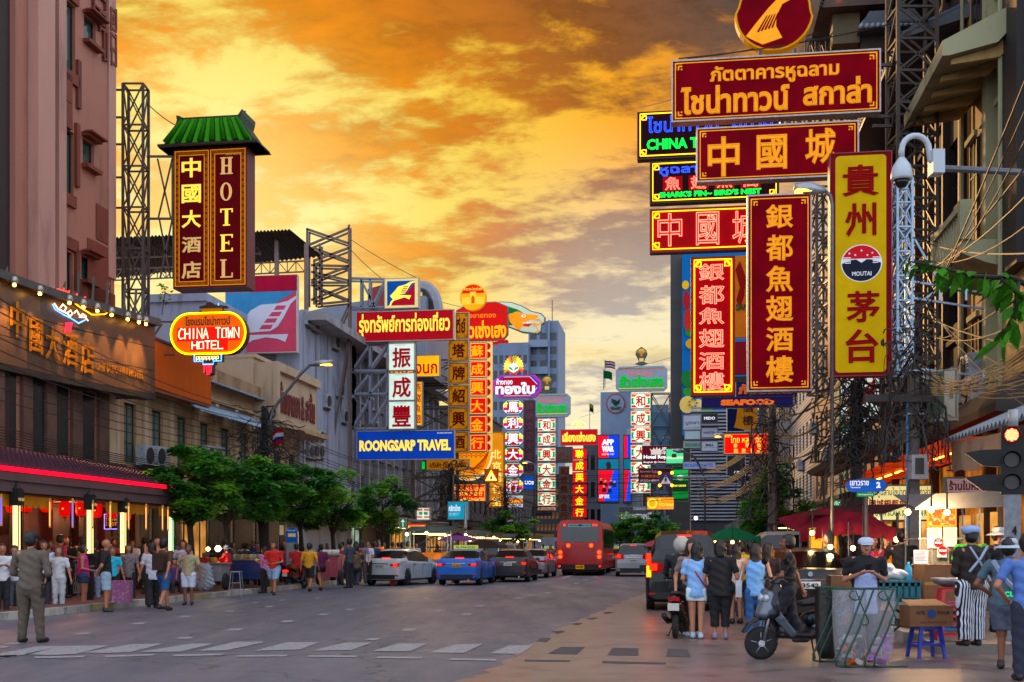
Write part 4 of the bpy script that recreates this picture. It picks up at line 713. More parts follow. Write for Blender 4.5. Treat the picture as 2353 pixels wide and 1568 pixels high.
def building(name,label,side,d0,d1,H,wall,wins=(),D=8,fm=None,pm=None,z0=0.0,off=0.0,roof=None,cat='building',cornice=None,group=None):
 L=(d1-d0)/cos(AL)
 if side=='L': t=thing(name,label,cat,(LX(d0,off),d0,0),RZL,group)
 else: t=thing(name,label,cat,(RX(d1,-off),d1,0),RZR,group)
 openwall(L,H,[w[:4] for w in wins],z0).build('front_wall',wall,t)
 b=MB(); b.add([(0,0,z0),(L,0,z0),(L,D,z0),(0,D,z0),(0,0,H),(L,0,H),(L,D,H),(0,D,H)],[(1,2,6,5),(2,3,7,6),(3,0,4,7),(4,5,6,7)]); b.build('wall',wall,t)
 if wins: MB().add([(0.05,.5,z0),(L-.05,.5,z0),(L-.05,.5,H-.1),(0.05,.5,H-.1)],[(0,1,2,3)]).build('inner_wall',M('#15120f',.9,0,.3,1.2,0),t)
 for w in wins: window(t,*w[:4],*(w[4:6] if len(w)>4 else (2,2)),fm,w[6] if len(w)>6 else pm)
 MB().bx(-.02,L+.02,-.12,D+.02,H,H+.16).build('roof',roof or wall,t)
 if cornice:
  for z in cornice: MB().bx(-.01,L+.01,-.14,-.002,z,z+.14).build('cornice',wall,t)
 return t
def local(t,px,py,off=0):
 """left frontage: local x and z of a point seen at px,py on the building line"""
 d=dL(px); return ((d-t.location.y)/cos(AL), EYE+(HOR-py)*d/FPX)
def grid_wins(L,z_list,n,w,h,cols=2,rows=2,x0=.5):
 o=[]; st=(L-2*x0)/n
 for z in z_list:
  for i in range(n):
   c=x0+st*(i+.5); o.append((c-w/2,c+w/2,z,z+h,cols,rows))
 return o
# ---------------- hotel on the left
CREAM2_=M('#b39c80',.7,0,.14,1.2,.1); PINK=M('#9c6450',.7,0,.16,1.0,.1,dirt='#7a4c40',streak=.9); PINKL=M('#b08070',.7,0,.14,1.0,.1,dirt='#8c6256',streak=.9); BRICKR=M('#6e2c18',.7,0,.2,1.5,.1,dirt='#54200f',streak=.6)
TINT=M('#2c4a44',.12,0,.35,.8,0,coat=.5,dirt='#16282a')
d0=20.0
def hx(px): return (dL(px)-d0)/cos(AL)
def hz(px,py): return EYE+(HOR-py)*dL(px)/FPX
hw=[]
for (a,b,t_,bt,c,r) in ((134,173,0,160,2,1),(133,170,295,440,1,1),(130,167,575,668,2,1),(193,220,45,100,1,1),(190,216,325,382,1,1),(187,213,594,645,1,1),(92,112,-20,118,1,2),(92,112,125,258,1,2),(92,112,300,420,1,2)):
 m_=(a+b)/2; hw.append((hx(a),hx(b),hz(m_,bt),hz(m_,t_),c,r,TINT))
hotel=building('hotel_building','tall salmon pink hotel with stepped brick red trim at the left edge','L',d0,38.55,27,PINK,hw,D=14,fm=M('#2a1c18',.5),z0=0)
def strip(par,x0,x1,z0,z1,mat,name,pr=.12,y1=-.002): return MB().bx(x0,x1,-pr,y1,z0,z1).build(name,mat,par)
strip(hotel,hx(50),hx(90),8.95,27,PINKL,"pilaster",.5); strip(hotel,hx(112.5),hx(130),8.95,27,PINKL,"pilaster",.32); strip(hotel,hx(-60),hx(18),0,27,M("#2a1410",.7),"dark_panel",.05)
for q_ in (-20,45,100,160,222): strip(hotel,hx(q_),hx(q_+22),3,6.5,M('#5c4034',.5,0,.25,3,.05),'granite_column',.12)
for q_ in (2,67,122,182): strip(hotel,hx(q_),hx(q_+33),3.2,6.4,M('#1c2426',.2,0,.3,1,0),'tinted_glass',.03)
strip(hotel,hx(244),hx(262),3,8.9,CREAM2_,'corner_pier',.1)
strip(hotel,hx(20),hx(48),8.95,27,PINK,'pilaster',.2)
strip(hotel,hx(247),hx(263),hz(255,640),27,PINKL,'corner_strip',.06)
for (a,b,t_,bt) in ((130,134,165,640),(173.5,181,140,250),(170.5,178,285,430),(130,170,443,470),(131,160,232,290),(134,178,162,188),(190,224,36,43),(190,224,102,110),(187,220,313,322),(187,220,385,394),(185,216,582,591),(185,216,648,656),(131,175,545,572),(134,176,-18,-2),(131,160,165,230),(170,178,575,668)):
 m_=(a+b)/2; strip(hotel,hx(a),hx(b),hz(m_,bt),hz(m_,t_),BRICKR,'trim_block',.10+(.14 if b-a>30 and abs(t_-bt)<10 else 0))
for (a,b,t_,bt) in ((200,253,560,760),(220,263,480,560),(181,263,660,760)): m_=(a+b)/2; strip(hotel,hx(a),hx(b),hz(m_,bt),hz(m_,t_),BRICKR,'trim_block',.03)
kk=MB()
def ring(a,b,t_,bt,w=2.4):
 for q in ((a,b,t_,t_+w*2.2),(a,b,bt-w*2.2,bt),(a,a+w,t_,bt),(b-w,b,t_,bt)): m_=(q[0]+q[1])/2; kk.bx(hx(q[0]),hx(q[1]),-.09-random.random()*.01,-.003,hz(m_,q[3]),hz(m_,q[2]))
for q in ((210,240,-10,25),(224,240,30,72),(234,243,70,140),(249,263,22,70),(251,258,35,56),(249,263,80,118),(250,263,112,150),(228,235,42,60)): ring(*q)
kk.build('relief_band',BRICKR,hotel)
hd=MB();
for (a,b,y) in ((188,226,40),(185,222,316),(183,218,585)): m_=(a+b)/2; hd.bx(hx(a),hx(b),-.4,-.12,hz(m_,y),hz(m_,y-4))
hd.build('window_hood',BRICKR,hotel)
GRAN=M('#4c3624',.38,0,.3,14,.05,dirt='#302016');
fp=[(23,.12),(27,.12),(30,.14),(32,.2),(33.5,.32),(35,.58),(36.5,.92),(37.7,1.25),(38.35,1.42)]
fas=thing('hotel_fascia','curved dark granite fascia with raised gold Chinese characters and neon script','sign board')
fpt=[(LX(d,o),d) for d,o in fp]
def fasq(i,z0,z1,e=0.0,th=.12):
 (xa,ya),(xb,yb)=fpt[i],fpt[i+1]; n=Vector((yb-ya,-(xb-xa),0)).normalized(); v=[]
 for z in (z0,z1):
  for (x,y) in ((xa,ya),(xb,yb)): v+=[(x+n.x*e,y+n.y*e,z),(x+n.x*(e-th),y+n.y*(e-th),z)]
 return v,[(0,2,6,4),(3,1,5,7),(4,6,7,5),(0,1,3,2),(2,3,7,6),(1,0,4,5)]
for i in range(len(fpt)-1):
 for j,(z0,z1) in enumerate(((6.55,7.3),(7.31,8.05),(8.06,8.75))):
  MB().add(*fasq(i,z0,z1-.008)).build('granite_slab',GRAN,fas)
 MB().add(*fasq(i,8.76,8.98,.25,.7)).build('ledge',M('#4a4642',.6,0,.2,4,.1),fas)
 MB().add(*fasq(i,6.36,6.53,.05,.5)).build('lower_edge',BLACK,fas)
MB().add([(fpt[-1][0],fpt[-1][1],6.4),(LX(38.5),38.5,6.4),(LX(38.5),38.5,8.95),(fpt[-1][0],fpt[-1][1],8.95)],[(0,1,2,3),(3,2,1,0)]).build('end_panel',GRAN,fas)
def fas_at(px,py):
 """point on the fascia plane seen at px"""
 r=(px-CX)/FPX
 for i in range(len(fpt)-1):
  (xa,ya),(xb,yb)=fpt[i],fpt[i+1]; t=(r*ya-xa)/((xb-xa)-r*(yb-ya))
  if -.02<=t<=1.02:
   x,y=xa+(xb-xa)*t,ya+(yb-ya)*t; return x,y,EYE+(HOR-py)*y/FPX,math.atan2(yb-ya,xb-xa)
 return fpt[-1][0],fpt[-1][1],EYE+(HOR-py)*38/FPX,RZL
LET=M('#b06a1c',.35,.5,.15,4,.05,emit=.16,ecol='#d07810')
for ch,px,py,wd in (('中',36,735,.66),('國',79,772,.66),('大',118,790,.66),('酒',158,803,.7),('店',198,824,.64)):
 x,y,z,a=fas_at(px,py); q=thing('tmp','x','sign',(x,y,z),a); o=lettering(q,ch,-wd*.46,wd*.46,-.5,.5,-.03,LET,.02,ext=.035,name='raised_character')
 o.location=(x,y,z); o.rotation_euler=(0,0,a); o.parent=fas; bpy.data.objects.remove(q)
x,y,z,a=fas_at(275,852); q=MB(); o=lettering(None,'CHINATOWN HOTEL',-1.1,1.1,-.13,.13,-.02,LET,.03,name='small_lettering'); o.location=(x,y,z); o.rotation_euler=(0,0,a); o.parent=fas
def fasn(pts,r,mat):
 m=MB(); L=[]
 for px,py in pts:
  x,y,z,a=fas_at(px,py); L.append((x+sin(a)*.1,y-cos(a)*.1,z))
 m.tube(L,r,5); m.build('neon_tube',mat,fas)
fasn([(92,643),(105,656),(118,665),(150,686),(175,705),(205,724),(235,723),(258,708)],.02,NYEL)
for pts in (((125,665),(150,672)),((130,680),(160,690)),((140,663),(138,684)),((152,668),(150,690)),((162,678),(176,684)),((170,676),(168,692)),((180,690),(190,684)),((178,700),(186,690)),((190,694),(192,708)),((184,700),(196,706))): fasn(pts,.022,GLOW('#ff3828',3.5))
for pts in (((118,698),(126,710),(138,716),(150,722),(152,728)),((132,708),(138,700),(146,708),(142,714)),((148,720),(156,714),(160,722),(154,728)),((164,720),(170,714),(174,722),(180,730),(190,730),(196,738)),((176,730),(184,722),(192,728))): fasn(pts,.02,GLOW('#ffc8a8',3))
fasn([(114,700),(120,712),(140,724),(156,732),(166,738),(174,744),(190,736)],.02,GLOW('#58a0ff',3))
for k in range(3): fasn([(146+k*6,742),(144+k*5,764)],.02,GLOW('#ff2038',3.5))
lh=MB().lathe([(.03,0),(.09,.03),(.1,.12),(.06,.2)],10).mesh('lamp_shade',METAL('#b8b4ac',.4),True); lb_=MB().ball((0,0,0),.05,8).mesh('bulb',GLOW('#ffb040',30))
for i,px in enumerate((10,70,140,172,205,238,276,302,322)):
 x,y,z,a=fas_at(min(px,318),0); z=8.72
 t=thing('fascia_lamp','small warm flood lamp on the granite fascia ledge','lamp',(x+sin(a)*.3,y-cos(a)*.3,z),a,'flood lamps along the hotel fascia')
 link('lamp_shade',lh,t,(0,0,-.02)); link('bulb',lb_,t,(0,0,-.05)); MB().bar((0,0,.15),(0,.4,.28),.04).build('bracket',BLACK,t)
 l=bpy.data.lights.new('flood','SPOT'); l.energy=800; l.color=(1,.5,.12); l.spot_size=R(44); l.spot_blend=.8; l.shadow_soft_size=.06
 lo=bpy.data.objects.new('flood',l); COL.objects.link(lo); lo.parent=t; lo.location=(0,0,-.12); lo.rotation_euler=(R(13),0,0)
 MB().bar((.2,.35,.2),(.75,.75,1.2),.07).build('tube_strut',METAL('#4c4844',.4),t)
# ---------------- tiled canopy along the hotel front
WOODR=M('#3c0c0c',.5,0,.2,3,.05); EAV=M('#5a4446',.6,0,.15,2,.1)
can=thing('tiled_canopy','long purple tiled canopy with red neon edge over the hotel pavement','canopy',(LX(20),20,0),RZL)
CL=(38.6-20)/cos(AL); CF=-2.55-.0
def canx(px): return 0
tm=MB()
ncol=84; nrow=9
for i in range(ncol):
 x=CL*(i+.5)/ncol
 for j in range(nrow):
  t0=j/nrow; t1=(j+1.12)/nrow; ya=CF-.15+(0-CF)*t0; yb=CF-.15+(0-CF)*t1; za=3.47+.80*t0+.035; zb=3.47+.80*t1
  tm.add([(x-.1,ya,za-.03),(x-.05,ya,za+.03),(x+.05,ya,za+.03),(x+.1,ya,za-.03),(x-.09,yb,zb-.05),(x-.04,yb,zb),(x+.04,yb,zb),(x+.09,yb,zb-.05)],[(0,1,5,4),(1,2,6,5),(2,3,7,6),(0,3,2,1)])
tag(tm.build('roof_tiles',M('#50283c',.5,0,.3,8,.1),can),kind='stuff')
MB().add([(0,CF-.15,3.43),(CL,CF-.15,3.43),(CL,0,4.24),(0,0,4.24),(0,CF-.15,3.39),(CL,CF-.15,3.39),(CL,0,4.18),(0,0,4.18)],[(0,1,2,3),(7,6,5,4),(1,5,6,2)]).build('roof_deck',EAV,can)
MB().bx(0,CL,CF-.22,CF-.1,3.13,3.34).build('fascia_board',EAV,can); MB().bx(0,CL,CF-.16,CF-.06,2.87,3.125).build('fascia_board',EAV,can)
NS=MB().bx(0,1.28,CF-.26,CF-.2,3.35,3.45).mesh('neon_strip',GLOW('#ff0824',2.2))
for i in range(int(CL/1.3)+1):
 if (i+1)*1.3<CL+.1: link('neon_strip',NS,can,(i*1.3,0,0))
MB().bx(0,CL,CF,0,2.81,2.86).build('ceiling',M('#6a4420',.6,0,.2,2,.05),can)
MB().bx(CL-.05,CL,CF-.1,0,2.87,3.6).build('gable_end',EAV,can)
def cx_of(px,off): # local x along the canopy at offset off in front of the building line
 o=off; d=( -18.6+o)/((px-CX)/FPX-TA); return (d-20)/cos(AL)
for (a,b) in ((-40,150),(255,470),(480,640)):
 m=MB(); xa,xb=cx_of(a*.4456,2.6),cx_of(b*.4456*1.0+(0 if b<400 else 0),2.6)
 xa=cx_of({-40:-20,255:255*.89,480:405}[a]*1.0 if a!=255 else 265,2.6); xb=cx_of({150:145,470:470,640:640}[b] if False else {150:140,470:360,640:384}[b],2.6)
 n=max(6,int((xb-xa)/.28)); pts=[(xa,2.85)]
 for k in range(n):
  u=xa+(xb-xa)*k/n; w=(xb-xa)/n; pts+= [(u,2.6),(u+w*.25,2.52),(u+w*.75,2.52),(u+w,2.6)]
 pts+=[(xb,2.85)]; m.poly(pts,CF+.05,CF+.08); m.build('cloth_valance',M('#a86c1c',.7,0,.2,3,.2,emit=.12,ecol='#c07a18'),can)
for (px,dd) in ((38,28.0),(207,31.3),(283,33.6),(393,38.2)):
 x=(px-CX)*dd/FPX; t=thing('lamp_post_column','black post with tall glowing lamp box in front of the hotel','lamp post',(x,dd,.15),RZL,'glowing lamp columns under the canopy')
 MB().bx(-.07,.07,-.07,.07,0,1.2).build('post',BLACK,t); fr=MB();
 for sx in (-.13,.13):
  for sy in (-.11,.11): fr.bar((sx*.85,sy,1.2),(sx*.85,sy,2.7),.02)
 fr.bx(-.16,.16,-.16,.16,1.16,1.22); fr.bx(-.12,.12,-.12,.12,2.4,2.78); fr.build('lamp_frame',BLACK,t)
 gc='#b8ffb0' if px>380 else '#ffe890'; MB().bx(-.06,.06,-.06,.06,1.24,2.39).build('lamp_box',GLOW(gc,1.7),t)
 MB().lathe([(.14,0),(.1,.05),(.03,.09),(.012,.2)],10,(0,0,2.78)).build('finial',BLACK,t,True)
 lettering(t,'中國大酒店',-.13,.13,2.5,2.58,-.122,LIT('#c8a860',.6),.02)
lan=None
LANR=M('#c00808',.5,0,.1,2,0,emit=.75,ecol='#e80a04')
for (px,py,dd) in ((28,1153,30.5),(106,1152,31.5),(187,1162,33),(149,1163,32.2),(222,1167,34.2),(257,1168,35.2),(290,1174,36.2),(60,1150,30.0)):
 x,y,z=P(px,py,dd)
 if lan is None:
  lan=thing('red_lantern','glowing red cloth lantern hanging under the tiled canopy','lantern',(x,y,z),0,'red lanterns under the canopy')
  MB().lathe([(.09,-.36),(.2,-.3),(.235,-.15),(.24,0),(.235,.15),(.2,.3),(.09,.36)],12).build('shade',LANR,lan,True)
  c=MB(); c.lathe([(.1,.36),(.1,.4)],10); c.tube([(0,0,.4),(0,0,.8)],.01,4); c.build('top_cap',BLACK,lan); MB().lathe([(.1,-.4),(.1,-.36)],10).build('bottom_cap',BLACK,lan); MB().tube([(0,0,-.4),(0,0,-.55)],.02,5).build('tassel',M('#a01010',.7),lan)
  MB().ball((0,-.2,0),(.05,.06,.05),8).build('bulb_glow',GLOW('#ff7018',4),lan)
  q=lan
 else: q=copy_tree(lan)
 q.location=(x,y,z-.08); q.scale=(.66,.66,.62)
for dd in (26,29.5,33,36.5):
 l=bpy.data.lights.new('lantern_fill','POINT'); l.energy=55; l.color=(1,.34,.12); l.shadow_soft_size=.15; lo=bpy.data.objects.new('lantern_fill',l); COL.objects.link(lo); lo.location=(LX(dd,1.3),dd,2.55)  # extra fill lights added to warm the entrance wall, separate from the lanterns
tu=MB().bx(-.02,.02,-.02,.02,-.75,0).mesh('rod',M('#a88048',.5,0,.1,3,0,emit=.35,ecol='#c08838'));
for (px,dd) in ((3,27.5),(115,29.8),(167,30),(213,31.2),(254,32.0),(296,33),(336,33.8),(420*.89,35),(444*.87,36)):
 t=thing('hanging_rod_light','thin hanging rod light under the canopy eave','hanging light',((px-CX)*dd/FPX,dd,2.8),0,'thin rod lights under the eave'); link('rod',tu,t); MB().bx(-.012,.012,-.03,-.021,-.7,-.1).build('led_line',GLOW('#7060ff' if px in (3,167) else '#ffb060',1.2),t)
gf=thing('hotel_entrance','dark red lacquered entrance wall of the hotel under the canopy','entrance',(LX(20,.05),20,0),RZL)
MB().bx(0,CL,-.12,-.02,.15,3.04).build('lacquer_wall',WOODR,gf)
for px in (40,110,170,230,300): x=cx_of(px,.1); MB().bx(x-.16,x+.16,-.3,-.12,.15,3.04).build('pillar',M('#4a1410',.4,0,.2,2,.05),gf)
for (a,b,y0,y1) in ((0,22,1150,1195),(258,288,1186,1222),(300,322,1190,1230)):
 xa,xb=cx_of(a,.2),cx_of(b,.2); MB().bx(xa,xb,-.17,-.125,1.9,2.7).build('poster_case',M('#181014',.3,0,.1,2,0,emit=.1,ecol='#802010'),gf)
nb=thing('neon_frame_sign','small purple sign with neon frame reading CHINA HOTEL under the canopy','sign',P(256,1199,35.5),-AL); k=K(35.5)
MB().bx(-16*k,16*k,0,.06,-17*k,17*k).build('face',M('#2c1030',.5,0,.1,2,0,emit=.2),nb); m=MB(); m.tube([(-16*k,-.03,-17*k),(16*k,-.03,-17*k),(16*k,-.03,17*k),(-16*k,-.03,17*k)],.014,4,closed=True); m.build('neon_tube',GLOW('#9080ff',3),nb)
lettering(nb,'CHINA',-8*k,14*k,2*k,8*k,-.01,GOLD,.03); lettering(nb,'HOT',-6*k,14*k,-10*k,-1*k,-.01,GOLD,.03)
for i,c in enumerate('中國大酒店'): lettering(nb,c,-14*k,-10*k,(10-i*5)*k,(14-i*5)*k,-.01,GOLD,.02,name='character')
SHUT=M('#3c2c20',.5,.2,.2,3,.05)
def shutter(par,x0,x1,z0,z1,mat=SHUT,y=.0):
 o=MB().bx(x0,x1,y,y+.05,z0,z1).build('shutter',mat,par); me=MB().bx(0,x1-x0,-.02,0,0,.055).mesh('slat',mat); n=int((z1-z0)/.16)
 for i in range(n): link('slat',me,o,(x0,y,z0+.04+i*.16))
 return o
CREAM=M('#a88a66',.7,0,.14,1.2,.1,dirt='#7a6248',streak=.8); CREAM2=M('#b39c80',.7,0,.14,1.2,.1,dirt='#86745c',streak=.8)
def sh_w(n,L,z0,z1,w):
 return [(L*(i+.5)/n-w/2,L*(i+.5)/n+w/2,z0,z1,2,2) for i in range(n)]
def shopfront(t,L,n,kinds,z1=2.9):
 for i in range(n):
  a=L*i/n+.15; b=L*(i+1)/n-.15
  k_=kinds[i%len(kinds)]
  if k_=='s': shutter(t,a,b,.15,z1,SHUT,-.08)
  elif k_=='d': MB().bx(a,b,-.05,-.02,.15,z1).build('dark_doorway',M('#0c0a0a',.6),t)
  else:
   MB().bx(a,b,-.05,-.02,.15,z1).build('interior_glow',M('#6a4018',.6,0,.3,2.5,0,emit=.8 if k_=='w' else .5,ecol='#ffb050' if k_=='w' else '#d8ffe0',em_var=.85),t)  # flat slab that glows itself, the shop's inside light put into its colour
   MB().bx(a,b,-.12,-.05,z1-.1,z1-.02).build('tube_light',GLOW('#fff0c0' if k_=='w' else '#e0fff0',5),t)
   c=MB(); c.bx(a,b,-.1,-.055,.15,.75); [c.bx(a+(b-a)*q,a+(b-a)*q+.05,-.1,-.055,.75,z1-.1) for q in (0,.33,.66,.96)]; c.build('shop_frame',STEELD,t)
L=(51-38.6)/cos(AL)
t=building('shophouse','cream two storey shophouse with green shuttered windows behind the trees','L',38.62,51,7.9,CREAM,[(a,b,c,e,2,3) for a,b,c,e,_,_ in sh_w(6,L,4.4,6.4,.9)]+[(.4,2.0,4.5,6.3,2,1)][:0],D=7,fm=M('#1c3a2c',.5),pm=M('#5c6c64',.3,0,.2,2,0,coat=.3),cornice=(7.3,3.6))
shopfront(t,L,5,'sswds')
for i in range(7): MB().bx(L*i/6-.14,L*i/6+.14,-.1,-.003,3.75,7.28).build('pilaster',CREAM2,t)
rfb=M('#7f95a8',.5,.2,.2,3,.1)
def corrugated(par,x0,x1,y0,y1,z0,z1,mat,pitch=.16,name='corrugated_roof',amp=.03,th=.0):
 n=int(abs(x1-x0)/pitch)*2; vs=[];fs=[]
 for i in range(n+1):
  x=x0+(x1-x0)*i/n; o=amp*(1 if i%2 else -1); vs+=[(x,y0,z0+o),(x,y1,z1+o)]
 for i in range(n): fs.append((2*i,2*i+2,2*i+3,2*i+1))
 m=MB(); m.add(vs,fs); m.add([(a,b,c-.02) for a,b,c in vs],[f[::-1] for f in fs]); return m.build(name,mat,par)
corrugated(t,4.8,L+.3,-.5,4.5,7.95,9.6,rfb)
for x in (7.6,L-.05): MB().add([(x-.2,-.3,7.9),(x+.2,-.3,7.9),(x+.2,4.5,10.0),(x-.2,4.5,10.0),(x-.2,-.3,8.5),(x+.2,-.3,8.5),(x+.2,4.5,10.5),(x-.2,4.5,10.5)],[(0,1,5,4),(1,2,6,5),(3,0,4,7),(4,5,6,7)]).build('party_wall',CREAM,t)
for i in range(3): corrugated(t,4.6+i*2.6,6.9+i*2.6,-1.1,-.05,6.55,7.15,rfb,name='window_awning')
ob=thing('blank_billboard','blank orange billboard box above the cream shophouse','billboard',(LX(39.7,.75),39.7,0),RZL); MB().bx(0,4.9,0,.6,6.85,8.6).build('casing',M('#8a3c14',.5,0,.15,1,.05),ob);
ORG=M('#a84a12',.5,0,.12,.8,.05,emit=.12,ecol='#d05808'); pn=MB().bx(0,.6,-.03,-.005,6.95,8.5).mesh('panel',ORG)
for i in range(8): link('panel',pn,ob,(.04+i*.606,0,0))
MB().bx(-.03,4.93,-.05,.62,8.6,8.68).build('cap_strip',M('#5c1c10',.5),ob)
L=(57.2-51.05)/cos(AL)
t=building('pharmacy_building','cream building with boxed parapet and raised dark red Thai letters','L',51.05,57.2,9.8,CREAM2,[(a,b,4.3,6.0,2,2) for a,b,_,_,_,_ in sh_w(3,L,0,1,1.0)],D=7,off=.0,fm=M('#1c3a2c',.5))
shopfront(t,L,2,'sd')
MB().bx(.1,L-.1,-.9,-.003,7.0,9.6).build('parapet_box',CREAM2,t); MB().bx(0,L,-1.1,-.905,9.25,9.62).build('parapet_rim',CREAM2,t); MB().bx(0,L,-1.1,-.905,6.95,7.2).build('parapet_rim',CREAM2,t); MB().bx(0,.35,-1.1,-.905,7.2,9.25).build('parapet_rim',CREAM2,t)
MB().bx(0,L,-1.5,-.0,6.75,6.94).build('canopy_slab',CREAM,t)
lettering(t,'ห้างขายยา & ฮะซิ้น',.8,L-.5,7.45,8.9,-.92,M('#6c1410',.5),.03,ext=.03,name='raised_lettering')
WHT=M('#8d97ac',.7,0,.2,1.3,.12,dirt='#5c6470',streak=.85)
t=thing('white_building','pale blue white block carrying the painted airline billboard','building',G0(600,57),-AL); k=K(57)
MB().bx(-105*k,92*k,.0,9,.15,13.0).build('wall',WHT,t); MB().bx(-108*k,60*k,-.15,9,13.0,13.35).build('parapet',WHT,t)
gr=MB();
for i in range(24): gr.bx((-80+i*5)*k,(-79+i*5)*k,-.06,-.03,(445-60)*k+EYE,(445)*k+EYE)
for i in range(10): gr.bx(-80*k,36*k,-.065,-.035,(385+i*6)*k+EYE,(386+i*6)*k+EYE)
gr.build('window_grille',M('#5a4a44',.6),t)
t=thing('white_building','long low white building behind the steel hotel sign mast','building',G0(390,52),-AL); k=K(52); MB().bx(-60*k,88*k,0,6,.15,12.4).build('wall',WHT,t); MB().bx(-62*k,90*k,-.1,6,12.4,12.75).build('parapet',WHT,t)
CONG=M('#726e6c',.75,0,.3,1.3,.2,dirt='#3a3634',streak=.85)
L=(89-57.3)/cos(AL); ws=grid_wins(L,[4.2,7.2,10.2],16,1.0,1.5,2,2)
t=building('concrete_block','long weathered grey three storey block with overhanging eave and many air conditioners','L',57.3,89,12.6,CONG,ws,D=10,fm=WFW,cornice=(3.7,6.8,9.8))
MB().bx(0,L,-1.3,.0,12.62,13.0).build('eave_slab',M('#8a8c94',.7,0,.2,1.2,.1,dirt='#5c5e66'),t);
for i in range(17): MB().bx(L*i/16-.12,L*i/16+.12,-.25,-.003,3.9,12.6).build('pilaster',M('#8c90a0',.7,0,.2,1,.1,dirt='#5e6270',streak=.8),t)
shopfront(t,L,9,'wdcsdwcdw'); MB().bx(0,L,-1.6,0,3.2,3.36).build('street_canopy',M('#8a8078',.7),t)
shed=thing('metal_building','pale corrugated metal building rising behind the eave','building',P(880,1258,74),-AL); k=K(74)
pts=[(-230,0),(-225,535),(-195,542),(-120,560),(10,570),(90,560),(90,0)]
MB().poly([((x)*k,EYE*0+ (y)*k) for x,y in [(-190,400),(-190,545),(-100,562),(20,575),(100,575),(100,400)]],0,8).build('wall',M('#7c8694',.6,.2,.1,2,.05,wave=('X',3.0,'#6a7482',.6)),shed)
MB().poly([(x*k,y*k) for x,y in [(-30,380),(-30,590),(12,600),(12,380)]],-.6,-.2).build('red_wall',M('#7c1c18',.6,0,.15,1,.05),shed)
arc=MB(); arc.tube([(k*(85+36*sin(R(a))),1,k*(545+60*cos(R(a)))) for a in range(-10,100,10)],.35,6); arc.build('curved_roof',M('#8c8f98',.5,.3),shed); MB().poly([(85*k,540*k)]+[(k*(85+34*sin(R(a))),k*(545+57*cos(R(a)))) for a in range(0,100,12)],.9,1.2).build('curved_gable',M('#28221e',.6),shed)
sh=thing('rooftop_shed','rusty open sided corrugated shed roof on steel trusses above the white blocks','shed roof');
RUST=M('#3c2a20',.7,.2,.3,2,.15,dirt='#241812')
a_=P(225,540,60);b_=P(668,528,60);c_=P(745,583,55);e_=P(240,640,72);
def corr_quad(A,B,C,D_,n,mat,name,par):
 A,B,C,D_=map(Vector,(A,B,C,D_)); vs=[];fs=[]
 for i in range(n+1):
  t=i/n; o=.05*(1 if i%2 else -1); p=A.lerp(B,t); q=D_.lerp(C,t); vs+=[(p.x,p.y,p.z+o),(q.x,q.y,q.z+o)]
 fs=[(2*i,2*i+2,2*i+3,2*i+1) for i in range(n)]; m=MB(); m.add(vs,fs); m.add([(a,b,c-.04) for a,b,c in vs],[f[::-1] for f in fs]); return m.build(name,mat,par)
corr_quad(P(225,548,58),P(668,528,58),P(742,588,60),P(240,640,70),110,RUST,'roof_sheet',sh)
def truss(m,a,b,h,n,w=.07,dz=None):
 a,b=Vector(a),Vector(b); up=Vector((0,0,h)); m.bar(a,b,w); m.bar(a-up,b-up,w)
 for i in range(n):
  p=a.lerp(b,i/n); q=a.lerp(b,(i+1)/n); m.bar(p,p-up,w*.6); m.bar(p-up,q,w*.6) if i%2==0 else m.bar(p,q-up,w*.6)
for a_ in ((P(262,620,60),P(700,600,60),.55,22),(P(262,566,60),P(600,556,60),.6,18)): m=MB(); truss(m,*a_); m.build('truss',M('#7c6e66',.5,.3),sh)
m=MB();
for px,y0,y1,dd in ((636,545,700,59),(704,560,720,59),(560,556,640,60),(330,600,700,61)): m.bar(P(px,y0,dd),P(px,y1,dd),.2)
m.build('post',M('#7a6a64',.5,.3),sh)
# ---------------- steel racks and masts
def lattice(par,ax,ay,z0,z1,w,dp,step,mat,br=.05,name='steel_frame',lean=0):
 m=MB(); c=[(-w/2,-dp/2),(w/2,-dp/2),(w/2,dp/2),(-w/2,dp/2)]
 for x,y in c: m.bar((ax+x,ay+y,z0),(ax+x,ay+y,z1),br*1.5)
 n=max(1,int((z1-z0)/step)); st=(z1-z0)/n
 for i in range(n):
  a=z0+i*st
  for k in range(4):
   (xa,ya),(xb,yb)=c[k],c[(k+1)%4]; m.bar((ax+xa,ay+ya,a),(ax+xb,ay+yb,a),br)
   m.bar((ax+xa,ay+ya,a),(ax+xb,ay+yb,a+st),br*.8)
   if k in(0,2): m.bar((ax+xb,ay+yb,a),(ax+xa,ay+ya,a+st),br*.8)
 for k in range(4): (xa,ya),(xb,yb)=c[k],c[(k+1)%4]; m.bar((ax+xa,ay+ya,z1),(ax+xb,ay+yb,z1),br)
 return m.build(name,mat,par)
GALV=METAL('#7e8596',.5); MASTD=METAL('#5a504c',.55)
t=thing('steel_mast','tall cross braced steel mast holding the HOTEL sign beside the pink hotel','steel mast',P(312,1258,40.5),0); k=K(40.5)
lattice(t,0,0,6.0,EYE+(HOR-200)*k-1.55,46*k,.6,1.25,MASTD,.055)
m=MB()
for py in (207,270,332,408,478): m.bar(((-60)*k,0,(HOR-py)*k),(-25*k,0,(HOR-py)*k),.06)
for py in (360,503): m.bar((25*k,0,(HOR-py)*k),(84*k,0,(HOR-py)*k),.07);
for a,b in (((50,365),(80,500)),((84,365),(52,500)),((54,503),(80,640)),((84,503),(56,640)),((84,360),(84,503))): m.bar((a[0]*k,0,(HOR-a[1])*k),(b[0]*k,0,(HOR-b[1])*k),.05)
m.bar((84*k,.1,(HOR-360)*k),(84*k,.1,(HOR-640)*k),.05)
